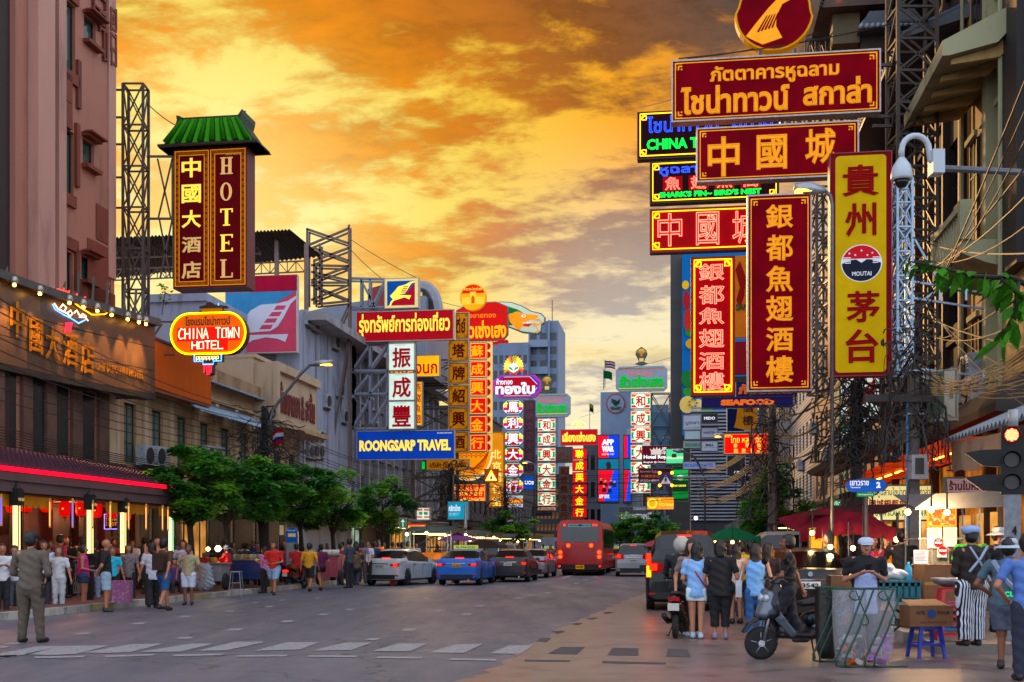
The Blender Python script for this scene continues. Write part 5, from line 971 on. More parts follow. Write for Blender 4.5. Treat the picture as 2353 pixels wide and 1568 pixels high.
for a,b in (((12,740),(90,740)),((12,816),(90,816)),((12,816),(60,745)),((-5,560),(-60,640)),((20,700),(20,816))): m.bar((a[0]*k,0,(HOR-a[1])*k),(b[0]*k,0,(HOR-b[1])*k),.05)
m.build('sign_bracket',MASTD,t)
def bars(name,label,d,L,mat,w=.06,cat='steel rack',split=None,z=None):
 t=thing(name,label,cat,P(CX,HOR,d),0); kk_=K(d); m=MB()
 for a,b in L: m.bar(((a[0]-CX)*kk_,0,(HOR-a[1])*kk_),((b[0]-CX)*kk_,0,(HOR-b[1])*kk_),w); m.bar(((a[0]-CX)*kk_,.7,(HOR-a[1])*kk_),((b[0]-CX)*kk_,.7,(HOR-b[1])*kk_),w*.8)
 m.build('steel_frame',mat,t); return t
Ls=[((802,517),(802,1110)),((706,525),(706,700)),((706,527),(802,560)),((706,565),(802,525)),((720,600),(802,570)),((720,570),(802,600)),((715,610),(802,612)),((715,625),(802,645)),((715,645),(802,612)),((715,650),(802,650)),((715,690),(802,655)),((715,655),(802,690)),((725,700),(802,692)),((802,700),(690,950)),((802,770),(760,1050)),((722,600),(722,700)),((735,560),(735,700))]
bars('steel_mast','tall steel post with a stack of crossed braces left of the square bird sign',62.5,Ls,METAL('#6a5c58',.5),.11,'steel mast')
Ls=[((802,640),(884,642)),((802,706),(884,706)),((830,642),(830,706)),((850,642),(850,706)),((830,645),(862,706)),((884,645),(855,706)),((802,1110),(815,1110))]
for y0 in (788,852,905,985): Ls+= [((802,y0),(892,y0))]
for y0,y1 in ((792,848),(858,905),(915,980)):
 Ls+= [((850,y0),(850,y1)),((812,y0),(812,y1)),((812,y1),(850,y0)),((850,y1),(890,y0))]
for xx in (892,954): Ls+= [((xx,787),(xx,990))]
Ls+= [((816,1060),(816,1130)),((812,790),(812,1110))]
bars('steel_rack','galvanised steel rack behind the white character lightboxes',64.6,Ls,GALV,.12)
t=thing('steel_mast','far steel lattice mast behind the gold character boxes','steel mast',P(1000,HOR,79),0); lattice(t,0,0,0,12.5,3.0,1.2,1.5,METAL('#5c5450',.5),.1)
t=thing('steel_rack','steel rack with pale blue panels right of the striped right column','steel rack',P(1518,HOR,121),0); k=K(121); lattice(t,0,0,2,(HOR-905)*k,44*k,1,(75)*k,METAL('#3c444e',.5),.1); MB().bx(-22*k,24*k,.8,1.0,(HOR-1000)*k,(HOR-945)*k).build('panel',M('#4c7c9c',.5,0,.1,1,0),t); MB().bx(-22*k,24*k,.8,1.0,(HOR-1090)*k,(HOR-1005)*k).build('panel',M('#4c7c9c',.5,0,.1,1,0),t)
LBM=METAL('#8ca6bc',.45)
t=thing('steel_mast','pale blue lattice mast standing right beside the yellow liquor board','steel mast',P(2072,HOR,25.3),0); k=K(25.3); lattice(t,0,0,(HOR-862)*k,(HOR-415)*k,34*k,.4,52*k,LBM,.035)
m=MB()
for y0 in (646,684,846,875-10): m.bar((17*k,0,(HOR-y0)*k),(240*k,1.2,(HOR-y0)*k),.045)
for a,b in (((17,500),(100,646)),((100,646),(100,684)),((160,646),(160,684)),((60,684),(110,646)),((70,846),(120,860)),((200,846),(200,862))): m.bar((a[0]*k,.3,(HOR-a[1])*k),(b[0]*k,.3,(HOR-b[1])*k),.04)
m.build('brace_arm',LBM,t)
t=thing('steel_mast','dark grey lattice mast rising past the biggest maroon board','steel mast',P(2095,HOR,32),0); k=K(32); lattice(t,0,0,(HOR-900)*k,(HOR+40)*k,88*k,.9,72*k,METAL('#56504c',.5),.06)
for y0 in (150,290,350,268): MB().bar((-45*k,0,(HOR-y0)*k),(-90*k,0,(HOR-y0)*k),.08).build('sign_bracket',METAL('#56504c',.5),t)
t=thing('steel_mast','dim steel lattice mast between the tall maroon board and the yellow board','steel mast',P(1884,HOR,33),0); k=K(33); lattice(t,0,0,(HOR-905)*k,(HOR-440)*k,34*k,.9,48*k,METAL('#5a5654',.5),.05)
t=thing('steel_mast','horizontal steel truss behind the egg shaped emblem','steel mast',P(1860,HOR,37),0); k=K(37);
for a_ in (((-10*k,0,(HOR-92)*k),(110*k,0,(HOR-92)*k),.55,10),((-60*k,0,(HOR-272)*k),(110*k,0,(HOR-272)*k),.4,14)): m=MB(); truss(m,*a_); m.build('truss',METAL('#4c4844',.5),t)
# ================================================================ RIGHT SIDE AND FAR STREET
YELW=M('#a8864c',.7,0,.15,1.2,.1,dirt='#7c6238',streak=.8); YELL=M('#8f8e6c',.7,0,.12,1.5,.08,dirt='#6a6a50',streak=.8); DARKW=M('#241c18',.75,0,.3,1.5,.15,dirt='#120e0c'); SALM=M('#9c5a40',.7,0,.15,1.2,.1,dirt='#6c3c2a',streak=.8)
TIMB=M('#30160e',.6,0,.25,3,.1)
def rx_(px,d1): return (d1-dR(px))/cos(AL)
def rzz(px,py): return EYE+(HOR-py)*dR(px)/FPX
t=building('yellow_house','tall yellow plastered house with deep curved eave and balcony at the right edge','R',25.2,32.5,24,YELW,[],D=10)
dd1=32.5
for (a,b,y0,y1,c,r) in ((2240,2255,250,430,1,3),(2262,2275,330,520,1,3),(2295,2312,-40,90,2,3),(2150,2168,420,520,1,2),(2195,2215,1000,1160,1,2),(2135,2155,960,1120,1,2)):
 pass
def prow(par,px,py,off,w,z): pass
x2=rx_(2285,dd1);
m=MB(); m.bx(x2,x2+.35,-.3,-.003,0,24); m.build('pilaster',YELL,t); MB().bx(rx_(2330,dd1),rx_(2333,dd1)+1.3,-.32,-.003,8,24).build('dark_panel',M('#14161a',.6),t)
for (xa,xb,z0,z1,c,r) in ((.9,1.7,5.0,7.6,2,3),(2.4,3.2,5.0,7.6,2,3),(.7,1.5,9.6,12.4,2,3),(2.2,3.0,9.6,12.4,2,3),(3.7,4.4,9.6,12.4,2,3),(.9,1.9,15.2,19,2,4),(2.6,3.6,15.2,19,2,4),(4.1,4.7,15.2,19,2,4)):
 w=window(t,xa,xb,z0,z1,c,r,TIMB,GLASS,y=-.1); MB().bx(xa-.12,xb+.12,-.2,-.103,z1,z1+.15).build('lintel',YELL,w)
es=MB(); L7=(32.5-25.2)/cos(AL)
es.poly([(-.2,0),(0,0)],0,1) if False else None
def slab_prof(par,x0,x1,prof,mat,name):
 """profile in (y,z) swept along local x"""
 n=len(prof); vs=[(x0,y,z) for y,z in prof]+[(x1,y,z) for y,z in prof]; fs=[tuple(range(n)),tuple(range(2*n-1,n-1,-1))]+[(i,i+n,(i+1)%n+n,(i+1)%n)[::-1] for i in range(n)]
 m=MB(); m.add(vs,fs); return m.build(name,mat,par)
slab_prof(t,.4,5.2,[(0,13.9),(-.5,13.35),(-1.6,13.1),(-1.75,13.1),(-1.75,13.45),(0,14.3)],YELL,'eave_slab')
for i in range(5): slab_prof(t,.8+i*1.0,.95+i*1.0,[(0,13.5),(-.4,13.1),(-1.5,12.98),(-1.5,13.1),(-.5,13.34),(0,13.8)],YELW,'eave_bracket')
bal=slab_prof(t,1.4,4.6,[(0,8.9),(-1.2,8.9),(-1.2,8.6),(-.6,8.35),(0,8.2)],YELL,'balcony_slab')
BAL=MB().lathe([(.07,0),(.05,.08),(.085,.3),(.045,.55),(.07,.72)],8).mesh('baluster',YELL,True)
for i in range(11): link('baluster',BAL,t,(1.6+i*.28,-1.1,8.92))
MB().bx(1.4,4.6,-1.22,-.98,9.64,9.8).build('balcony_rail',YELL,t); MB().bx(4.45,4.7,-1.24,-.95,8.9,9.85).build('balcony_post',YELL,t); MB().bx(1.35,1.6,-1.24,-.95,8.9,9.85).build('balcony_post',YELL,t)
dp=MB(); dp.tube([(4.85,-.36,0),(4.85,-.36,24)],.06,8); dp.tube([(.3,-.2,0),(.3,-.2,24)],.05,8); dp.build('drain_pipe',YELL,t)
slab_prof(t,0,L7,[(0,5.6),(-.9,5.1),(-1.1,4.7),(-1.1,4.5),(0,4.4)],DARKW,'street_canopy')
L=(45-32.6)/cos(AL); ws=grid_wins(L,[4.6,8.0,11.4,14.8,18.2],6,1.1,1.9,2,3)
t=building('pavilion_building','tall dark timber faced building with Chinese tiled roofs behind the maroon boards','R',32.6,45,21,DARKW,ws,D=12,fm=TIMB,cornice=(7.4,10.8,14.2,17.6))
for z,o in ((19.2,2.0),(15.6,1.7)):
 slab_prof(t,-.6,L+.4,[(0,z+.9),(-o,z+.1),(-o-.15,z+.15),(-o-.15,z),(0,z+.5)],M('#4a525c',.5,0,.25,6,.1),'tiled_eave')
 nn=int((L+1)/.3); ml=MB().tube([(0,-o-.17,z+.16),(0,0,z+.98)],.07,6).mesh('tile_roll',M('#5c6672',.5,0,.2,6,.1),True)
 for i in range(nn): link('tile_roll',ml,t,(-.5+i*.3,0,0))
for i in range(7): MB().bx(L*i/6-.1,L*i/6+.1,-.2,-.003,0,21).build('timber_post',TIMB,t)
pg=thing('pagoda_balcony','small projecting pagoda roof and blank box sign high at the top right','pagoda roof',P(1960,HOR,36),-AL); k=K(36)
def roofprism(par,px0,px1,py0,py1,mat,name,y0=-.8,y1=3):
 return MB().poly([((px0-1960)*k,(HOR-py1)*k),((px1-1960)*k,(HOR-py1)*k),((px1-25-1960)*k,(HOR-py0)*k),((px0+22-1960)*k,(HOR-py0)*k)],y0,y1).build(name,mat,par)
roofprism(pg,1878,2040,-40,40,M('#4a3226',.6,0,.2,3,.1),'eave_soffit'); MB().bx((1912-1960)*k,(1972-1960)*k,-.3,.4,(HOR-108)*k,(HOR-28)*k).build('blank_sign_box',M('#5a4a28',.6,0,.25,3,.1),pg); MB().bx((1908-1960)*k,(1976-1960)*k,-.4,.5,(HOR-28)*k,(HOR-20)*k).build('box_cap',TIMB,pg)
roofprism(pg,1965,2110,55,92,M('#46505c',.5,0,.25,6,.1),'tiled_roof'); MB().bx((1975-1960)*k,(2100-1960)*k,-.2,2.5,(HOR-130)*k,(HOR-92)*k).build('roof_box',TIMB,pg)
for i in range(11): MB().tube([((1968+i*12.5-1960)*k,-.86,(HOR-91)*k),((1985+i*10-1960)*k,-.3,(HOR-58)*k)],.07,6).build('tile_roll',M('#8a96a4',.5,0,.2,6,.1),pg,True)
for i in range(10): MB().ball(((1880+i*2.2-1960)*k,-.82,(HOR-38+i*8)*k),.07,6).build('tile_end',M('#2c2420',.6),pg,True)
MB().ball(((1922-1960)*k,-.9,(HOR-23)*k),.05,8).build('bulb',GLOW('#ff8020',12),pg)
rest=[(45.1,52,17,SALM,'salmon plastered row house with shutters behind the pavement wires',(4.4,7.6,10.8)),(52.1,60,14,M('#4a7c66',.7,0,.15,1.5,.1,dirt='#2c4c3e'),'mint green row house behind the red dried fruit sign',(4.6,7.8)),
 (60.1,70,18,M('#88604c',.7,0,.2,1.5,.1,dirt='#5a3e30'),'pinkish row house on the right beyond the green one',(4.4,7.6,10.8,14)),(70.1,84,15,M('#5c5a58',.7,0,.2,1.5,.1,dirt='#3a3836',wave=('Z',1.6,'#9aa0b0',.6)),'grey slatted office block on the right',(4.6,7.8,11)),(84.1,100,20,CONG,'grey concrete block far down the right side',(4.6,7.8,11,14.2,17)),(100.1,120,16,DARKW,'dark shop block at the far right bend',(4.6,7.8,11))]
for d0_,d1_,H,mt,lab,zl in rest:
 L=(d1_-d0_)/cos(AL); t=building('row_house',lab,'R',d0_,d1_,H,mt,grid_wins(L,zl,max(2,int(L/2.2)),1.0,1.6,2,2),D=8,fm=TIMB,cornice=[z-.7 for z in zl])
 slab_prof(t,0,L,[(0,4.1),(-1.8,3.6),(-1.8,3.45),(0,3.6)],DARKW,'street_canopy'); shopfront(t,L,max(2,int(L/3)),'wdwcd')
L=(32.6-25.2)/cos(AL)
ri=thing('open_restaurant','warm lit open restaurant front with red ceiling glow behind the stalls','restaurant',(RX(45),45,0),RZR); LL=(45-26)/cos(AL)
MB().bx(0,LL,-.2,-.1,.15,3.9).build('back_wall',M('#4a2c18',.6,0,.3,1.8,.05,emit=.8,ecol='#e08028',em_var=.9),ri)  # wall, ceiling and cases glow by themselves, lamplight put into their colour
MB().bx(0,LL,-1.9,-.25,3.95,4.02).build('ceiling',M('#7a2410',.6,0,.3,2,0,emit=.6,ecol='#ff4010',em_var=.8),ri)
for i in range(9): MB().bx(.8+i*1.9,1.9+i*1.9,-1.2,-1.14,3.86,3.9).build('tube_light',GLOW('#ffb040',7),ri)
for i in range(6): MB().bx(.5+i*3.2,.7+i*3.2,-.5,-.25,.15,3.95).build('column',TIMB,ri)
for i,(a,b) in enumerate(((1,2.6),(4.2,6),(8.5,10.5),(12,14),(15,17))): MB().bx(a,b,-.4,-.22,1.0,2.4).build('display_case',M('#30180c',.4,0,.3,4,0,emit=1.1,ecol='#ffb050',em_var=.9),ri)
sb=thing('scala_signboard','long white lightbox along the pavement with blue, red and green lettering','sign',(RX(44,-1.9),44,0),RZR); LL=8.5
WB=LIT('#c8dcd8',.7,'#b0bcb8')
MB().bx(0,LL,0,.35,5.6,7.7).build('casing',CASED,sb); MB().bx(.05,LL-.05,-.02,-.003,5.65,7.65).build('face',WB,sb); MB().bx(LL+.001,LL+.02,.0,.35,5.6,7.7).build('end_cap',CASED,sb)
lettering(sb,'ไชน่าทาวน์สกาล่า หูฉลาม รังนก',.4,LL-.4,6.85,7.45,-.03,LIT('#1c2c80',.5),.02); lettering(sb,'中國城銀都魚翅酒樓',2.4,LL-.5,6.2,6.75,-.03,LIT('#a01818',.5),.03); lettering(sb,'CHINA TOWN SCALA SHARK FIN RESTAURANT',.4,LL-2,5.75,6.1,-.03,LIT('#088040',.5),.04)
slab_prof(sb,-2,LL+4,[(0.2,5.0),(-.9,4.7),(-1.1,4.5),(-.9,4.35),(-.1,4.3),(0.2,4.5)],M('#50443c',.7,0,.3,3,.2,dirt='#2c2622'),'rolled_awning')
s=S('box_sign','olive green projecting box sign with faded lettering beside the concrete pole',2131,850,2197,968,24.5,.25,M('#8c8470',.6,0,.15,4,.05),None,rz=-AL-.35)
s.poly('side_panel',[(2131,882),(2170,850),(2170,948),(2131,968)],M('#3c4a2c',.6,0,.2,4,.05),-.03,-.004); s.poly('end_panel',[(2170,850),(2197,848),(2197,965),(2170,948)],M('#989080',.6,0,.15,4,.05),-.03,-.004)
for i in range(6): s.rect('vent_slot',2181,898+i*3.6,2190,899.5+i*3.6,BLACK,-.036,-.031)
s.txt('ร้านสมใจ',2142,890,2160,918,M('#8c9480',.6),.02,y=-.034)
aw=thing('corrugated_awning','corrugated awning with hanging pale canvas over the stall at the right edge','awning'); A=P(2172,1012,25);B=P(2365,950,19.5)
corr_quad(A,B,(B[0]+2.2,B[1]+.5,B[2]+.9),(A[0]+2.2,A[1]+.5,A[2]+.9),44,M('#7c848c',.5,.2,.2,3,.1),'roof_sheet',aw)
cv=MB(); n=14
for i in range(n+1):
 t_=i/n; a=Vector(P(2185,1012,24.8)).lerp(Vector(P(2365,975,19.6)),t_); b=Vector(P(2188,1088,24.6)).lerp(Vector(P(2365,1050,19.4)),t_); o=.06*sin(t_*23); cv.add([(a.x,a.y,a.z-.05),((a.x+b.x)/2+o,(a.y+b.y)/2,(a.z+b.z)/2),(b.x+o*.5,b.y,b.z+.04*sin(t_*15))],[])
for i in range(n): cv.f+= [(3*i,3*i+3,3*i+4,3*i+1),(3*i+1,3*i+4,3*i+5,3*i+2)]; cv.m+=[0,0]
cv.build('canvas_drop',M('#8c7460',.8,0,.2,2,.2,dirt='#5c4a3c'),aw,True)
def ac_mesh():
 r=thing('air_conditioner','tmp','air conditioner'); MB().bx(-.42,.42,0,.32,0,.62).build('casing',M('#9aa0a8',.5,0,.15,3,.05,dirt='#6c7078'),r)
 MB().lathe([(.0,0),(.24,0),(.25,.01),(.25,.02),(.0,.02)],18,(-.12,-.02,.31),ax='y').build('fan_grille',M('#24282c',.5,.3,.2,20,.1),r); f=MB()
 for i in range(7): f.bx(.2,.4,-.012,-.002,.08+i*.07,.1+i*.07)
 f.build('louvre',M('#3a3e44',.5),r); MB().bx(-.4,.4,.1,.3,-.08,-.01).build('bracket',STEELD,r); return r
ac0=ac_mesh(); nac=0
def ac(x,y,z,rz,lab,grp,s_=1.0):
 global nac
 q=ac0 if nac==0 else copy_tree(ac0); nac+=1
 q.location=(x,y,z); q.rotation_euler=(0,0,rz); q['label']=lab; q['group']=grp; q.scale=(s_,s_,s_); return q
for i,(px,py) in enumerate(((318,1050),(345,1052),(462,1048),(480,1050))):
 d=dL(px); ac(LX(d,.45),d,EYE+(HOR-py)*d/FPX-.3,RZL+(.0),'white air conditioner on the cream shophouse wall above the trees','air conditioners on the cream shophouse',1.1)
for i,(px,py) in enumerate(((695,735),(713,748),(760,790),(700,1008),(712,1008),(724,1008),(700,1040),(712,1040),(724,1040),(690,950),(770,900),(780,960),(840,930),(850,985),(905,1000),(935,985),(740,925),(812,1010))):
 d=min(88,dL(px)); ac(LX(d,.4),d,EYE+(HOR-py)*d/FPX-.3,RZL,'grey air conditioner on the long concrete block','air conditioners on the concrete block',1.15)
for i,(px,py,o) in enumerate(((2215,905,.6),(2235,850,.5),(2250,905,.6),(2205,960,.5),(2195,880,.5),(2170,990,.4),(1905,1000,.4),(1880,1050,.4),(1850,985,.4),(1820,1070,.4))):
 d=dR(px+25); ac(RX(d,-o),d,EYE+(HOR-py)*d/FPX-.3,RZR,'grey air conditioner on the right hand house wall','air conditioners on the right hand houses',1.1)
for d0_,d1_,H,mt,lab,zl in ((89.2,104,12,DARKW,'dark shop block behind the gold and red character columns',(4.6,7.8)),(104.1,122,14,M('#4c3c38',.7,0,.2,1.5,.1,dirt='#2c2422'),'brown shop block behind the eight sided boxes',(4.6,7.8,11)),(122.1,150,13,CONG,'grey shop block at the far left bend',(4.6,7.8,10.6))):
 L=(d1_-d0_)/cos(AL); t=building('row_house',lab,'L',d0_,d1_,H,mt,grid_wins(L,zl,max(2,int(L/2.6)),1.0,1.6,2,2),D=8,fm=TIMB,cornice=[z-.7 for z in zl])
 MB().bx(0,L,-1.8,0,3.3,3.45).build('street_canopy',DARKW,t); shopfront(t,L,max(2,int(L/3.6)),'wcwdcw',3.0)
def block(name,label,px0,px1,py,d,mat,D=14,wx=0,wz=0,wmat=None,cat='building',rz=-AL,balc=0,extra=None):
 """a far block whose front spans px0..px1 and whose top is seen at py"""
 t=thing(name,label,cat,G0((px0+px1)/2,d),rz); k=K(d); w=(px1-px0)*k/2; H=EYE+(HOR-py)*k
 if wx:
  ws=[]
  for i in range(wx):
   for j in range(wz):
    c=-w+2*w*(i+.5)/wx; z=4+(H-6)*(j+.5)/wz; ws.append((c+w-(2*w/wx)*.32,c+w+(2*w/wx)*.32,z-(H-6)/wz*.28,z+(H-6)/wz*.28))
  q=openwall(2*w,H,ws); q.v=[(x-w,y,z) for x,y,z in q.v]; q.build('front_wall',mat,t)
  pmh={}
  for a,b,c,e in ws:
   link('window_pane',pmh.setdefault((round(b-a,3),round(e-c,3)),MB().bx(-(b-a)/2,(b-a)/2,0,.03,-(e-c)/2,(e-c)/2).mesh('window_pane',wmat or GLASS)),t,((a+b)/2-w,.14,(c+e)/2))
  m=MB(); m.add([(-w,0,0),(w,0,0),(w,D,0),(-w,D,0),(-w,0,H),(w,0,H),(w,D,H),(-w,D,H)],[(1,2,6,5),(2,3,7,6),(3,0,4,7),(4,5,6,7)]); m.build('wall',mat,t)
 else: MB().bx(-w,w,0,D,0,H).build('wall',mat,t)
 return t,k,w,H
BLU=M('#5c6c84',.6,0,.12,.3,.05,dirt='#4a586c');
t,k,w,H=block('tower_block','pale blue grey high rise with balconies left of the open sky','x' and 1131,1214,788,258,BLU,14,6,12,M('#1c242c',.3))
tt,k,w,H=block('tower_block','taller right half of the pale high rise with stacked balconies',1214,1283,738,262,BLU,16,3,15,M('#1c242c',.3))
for j in range(8):
 z=H-6-j*6.0; MB().bx(-w*.9,w*.35,-1.6,-.01,z,z+1.6).build('balcony',M('#6c7c94',.6,0,.1,.5,.05),tt)
MB().bx(w*.36,w*.46,-1.2,-.01,0,H).build('service_duct',M('#6c7c94',.6),tt); MB().bx(w*.5,w*.55,2,2.3,H,H+5).build('aerial',STEELD,tt)
t,k,w,H=block('bank_tower','pale blue grey tower block with a bank emblem in a red ring',1380,1450,901,152,M('#6c84a0',.6,0,.1,.6,.05),10)
MB().poly(ell(0,H-27*k,22*k,23*k,28),-.12,-.05).build('emblem_ring',M('#9c1c1c',.6,0,.1,2,0),t); MB().poly(ell(0,H-27*k,19*k,20*k,28),-.16,-.121).build('emblem_disc',M('#7890ac',.6,0,.1,2,0),t)
EMG=M('#0c4438',.6); q=lambda L_:[(a*k,H-27*k+b*k) for a,b in L_]
MB().poly(q([(-10,12),(-1,3),(-1,-7),(2,-7),(2,3),(10,12),(10,3),(2,-6),(-2,-6),(-10,3)]),-.2,-.161).build('emblem_leaf',EMG,t); MB().poly(q([(-14,-9),(-7,-6),(0,-10),(7,-6),(14,-9),(9,-15),(-9,-15)]),-.2,-.161).build('emblem_wave',EMG,t)
t,k,w,H=block('corner_building','pale corner block with a rounded tower under the bank tower',1440,1472,985,142,M('#94a0ac',.6,0,.1,.8,.05),8)
block('far_block','dark mass of shops closing the street behind the red bus',1205,1400,1090,205,M('#1c1c24',.8,0,.3,.4,0,dirt='#101016'),10,22,4,M('#54422c',.5,0,.5,.05,0,emit=.3,ecol='#c07830',em_var=.95))
block('far_block','dark shop block behind the white coach',1380,1560,1050,190,M('#24262e',.8,0,.3,.4,0,dirt='#14161c'),10,18,5,M('#3c3c44',.5,0,.5,.05,0,emit=.2,ecol='#a06838',em_var=.95))
block('far_block','grey terrace block with railings left of the bank tower',1340,1384,1000,170,M('#3c4048',.8,0,.2,.5,0),10,3,3)
block('far_block','blue grey block right of the striped right column',1495,1560,930,175,M('#44586c',.7,0,.15,.5,0),10,4,9)
FIN=M('#3a3836',.6,.1,.2,.6,.05)
t,k,w,H=block('office_tower','dark office tower with vertical fins standing right of the open sky',1541,1590,577,132,M('#2c2a2a',.6,0,.2,.5,.05),18)
fm_=MB().bx(-.12,.12,-.5,-.01,3,H).mesh('fin',FIN)
for i in range(10): link('fin',fm_,t,(-w+2*w*(i+.5)/10,0,0))
for j in range(14): MB().bx(-w,w,-.3,-.02,5+j*2.3,5.25+j*2.3).build('spandrel',M('#4a4844',.6),t)
t,k,w,H=block('slatted_building','grey office block with pale horizontal slats behind the brand boards',1588,1742,944,104,M('#3c3e44',.7,0,.2,1,.1),8)
sl_=MB().bx(-w,w,-.25,-.01,-.07,.07).mesh('slat',M('#9098a8',.5,0,.1,1,0))
for j in range(34): link('slat',sl_,t,(0,0,4+j*.3))
t=thing('mural_wall','bright blue wall painted with fruit and leaves behind the red neon column','painted wall',G0(1640,128),-AL); k=K(128); Z_=lambda py:EYE+(HOR-py)*k; X_=lambda px:(px-1640)*k
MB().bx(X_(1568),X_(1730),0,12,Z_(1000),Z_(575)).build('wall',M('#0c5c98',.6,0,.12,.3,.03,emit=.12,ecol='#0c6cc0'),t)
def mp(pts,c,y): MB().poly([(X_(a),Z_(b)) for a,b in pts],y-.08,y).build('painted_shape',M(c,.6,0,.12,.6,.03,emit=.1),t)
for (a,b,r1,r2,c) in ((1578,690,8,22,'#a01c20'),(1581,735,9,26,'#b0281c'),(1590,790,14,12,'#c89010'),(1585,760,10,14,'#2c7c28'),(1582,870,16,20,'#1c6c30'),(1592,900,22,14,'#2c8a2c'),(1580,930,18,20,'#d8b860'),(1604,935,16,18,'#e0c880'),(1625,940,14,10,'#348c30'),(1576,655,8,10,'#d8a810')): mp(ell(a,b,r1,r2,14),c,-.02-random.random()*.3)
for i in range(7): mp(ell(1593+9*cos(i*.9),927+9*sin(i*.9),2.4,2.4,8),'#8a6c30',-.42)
q=thing('painted_sign','orange panel with red fish painting seen between the two upright red signs','sign',P(1703,HOR,54),-AL); k=K(54)
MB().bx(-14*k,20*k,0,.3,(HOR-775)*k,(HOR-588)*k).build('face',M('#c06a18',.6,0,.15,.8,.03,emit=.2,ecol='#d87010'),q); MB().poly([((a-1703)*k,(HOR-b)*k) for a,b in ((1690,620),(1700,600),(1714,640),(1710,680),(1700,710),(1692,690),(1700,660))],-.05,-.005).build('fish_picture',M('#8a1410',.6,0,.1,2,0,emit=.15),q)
lettering(q,'SIAM',-12*k,14*k,(HOR-714)*k,(HOR-698)*k,-.03,M('#0c5c30',.6),.05)
MB().bx(-14*k,20*k,0,.3,(HOR-860)*k,(HOR-785)*k).build('red_board',M('#8c1424',.6,0,.1,1,0,emit=.15),q); MB().bx(-14*k,20*k,0,.3,(HOR-905)*k,(HOR-865)*k).build('dark_board',M('#243020',.6,0,.1,1,0),q)
# ---------------- poles, street furniture
CONP=M('#5c5450',.8,0,.2,4,.2,dirt='#3a3532')
def pole(name,label,px,py0,py1,d,w0,w1,cat='pole',mat=CONP,sides=8):
 x,y,_=P(px,HOR,d); t=thing(name,label,cat,(x,y,0)); z1=EYE+(HOR-py1)*K(d); MB().tube([(0,0,.1),(0,0,z1)],[w0,w1],sides).build('shaft',mat,t); return t,z1
utp,z=pole('utility_pole','square concrete utility pole behind the street name sign, blue pipe up its side',2098,1260,840,24.5,.17,.13,sides=4)
MB().tube([(-.16,-.12,1.0),(-.16,-.12,4.6),(-.12,-.12,4.7),(.2,-.12,4.7)],.025,6).build('blue_pipe',M('#2c7cb0',.5),utp)
for z_ in (3.0,4.3,5.2): MB().bx(-.17,.17,-.18,.17,z_,z_+.03).build('pole_band',STEEL,utp)
MB().bx(-1.1,.45,-.3,-.2,4.55-.0,4.7).build('cross_arm',M('#2a2422',.7),utp)
mb=MB(); mb.bx(-.17,.17,-.42,-.18,2.95,3.45); mb.build('meter_box',M('#8a8a90',.5,0,.1,4,0),utp); MB().bx(-.1,.08,-.43,-.421,3.05,3.38).build('box_window',M('#30302c',.4),utp)
pole('utility_pole','dark wooden utility pole wrapped in cables left of the street name sign',1968,1260,880,27,.16,.13,mat=DARKW); pole('utility_pole','concrete utility pole beside the leafy tree on the right',1775,1260,930,37,.17,.12); pole('utility_pole','concrete utility pole at the left edge of the small right tree',1735,1250,985,44,.16,.12)
pole('utility_pole','dark utility pole standing among the left hand trees',608,1330,935,45,.2,.13,mat=M('#2c2826',.8)); pole('utility_pole','dark utility pole below the blue travel board',1038,1300,1075,70,.17,.14,mat=M('#2c2826',.8)); pole('utility_pole','far dark utility pole left of the red bus',1160,1270,1100,95,.17,.14,mat=M('#2c2826',.8)); pole('utility_pole','pale metal pole in the middle of the left food stalls',1070,1300,1160,62,.09,.09,mat=STEEL)
def lamp_arm(label,pts,d,hx_,hy,r=.05,glow=True,flip=1,head=.7):
 x,y,_=P(pts[0][0],HOR,d); t=thing('street_lamp',label,'street lamp',(x,y,0)); k=K(d); c=[((a-pts[0][0])*k,0,EYE+(HOR-b)*k) for a,b in pts]
 m=MB(); m.tube(c,r,7); m.build('lamp_arm',METAL('#5c6068',.45),t,True)
 e=c[-1]; h=MB(); h.tube([e,(e[0]+flip*head*.5,0,e[2]+.06*head),(e[0]+flip*head,0,e[2]+.13*head)],[.07,.13,.07],8); h.build('lamp_head',METAL('#9aa0a8',.4),t,True)
 if glow: MB().box((e[0]+flip*head*.72,-.02,e[2]-.02),(head*.5,.16,.04)).build('lamp_glass',GLOW('#ffa830',9),t)
 return t
lamp_arm('curved street lamp leaning out from the pole among the left trees',[(622,1000),(622,960),(628,940),(690,860),(712,838)],44,0,0,.06,flip=1,head=.85)
lamp_arm('street lamp with warm strip in front of the upright maroon board',[(1912,1300),(1912,470),(1908,450),(1895,438)],24,0,0,.04,flip=-1,head=.62)
lamp_arm('small street lamp shining left of the red dried fruit sign',[(1706,1300),(1706,1010),(1700,1005),(1672,1003)],46,0,0,.05,flip=-1,head=.5)
lamp_arm('unlit street lamp in front of the BROADWAY board',[(1620,1290),(1620,1100),(1606,1068),(1595,1050),(1572,1038)],62,0,0,.06,False,-1,.6)
lamp_arm('tiny street lamp beside the bank sign',[(1228,1280),(1228,1068),(1222,1064)],100,0,0,.07,True,-1,.8)
t=thing('cctv_camera','white dome security camera on a curved arm from the right edge','security camera',P(2072,390,18)); k=K(18)
m=MB(); c=[(0,0,-.0)]; m.lathe([(.155,-.16),(.165,-.13),(.16,-.05),(.13,.06),(.07,.15),(.04,.19)],18); m.build('dome_housing',M('#aab4bc',.4,0,.08,4,0),t,True); MB().lathe([(.0,-.29),(.06,-.27),(.1,-.22),(.12,-.16)],16).build('dome_glass',GLASS,t,True)
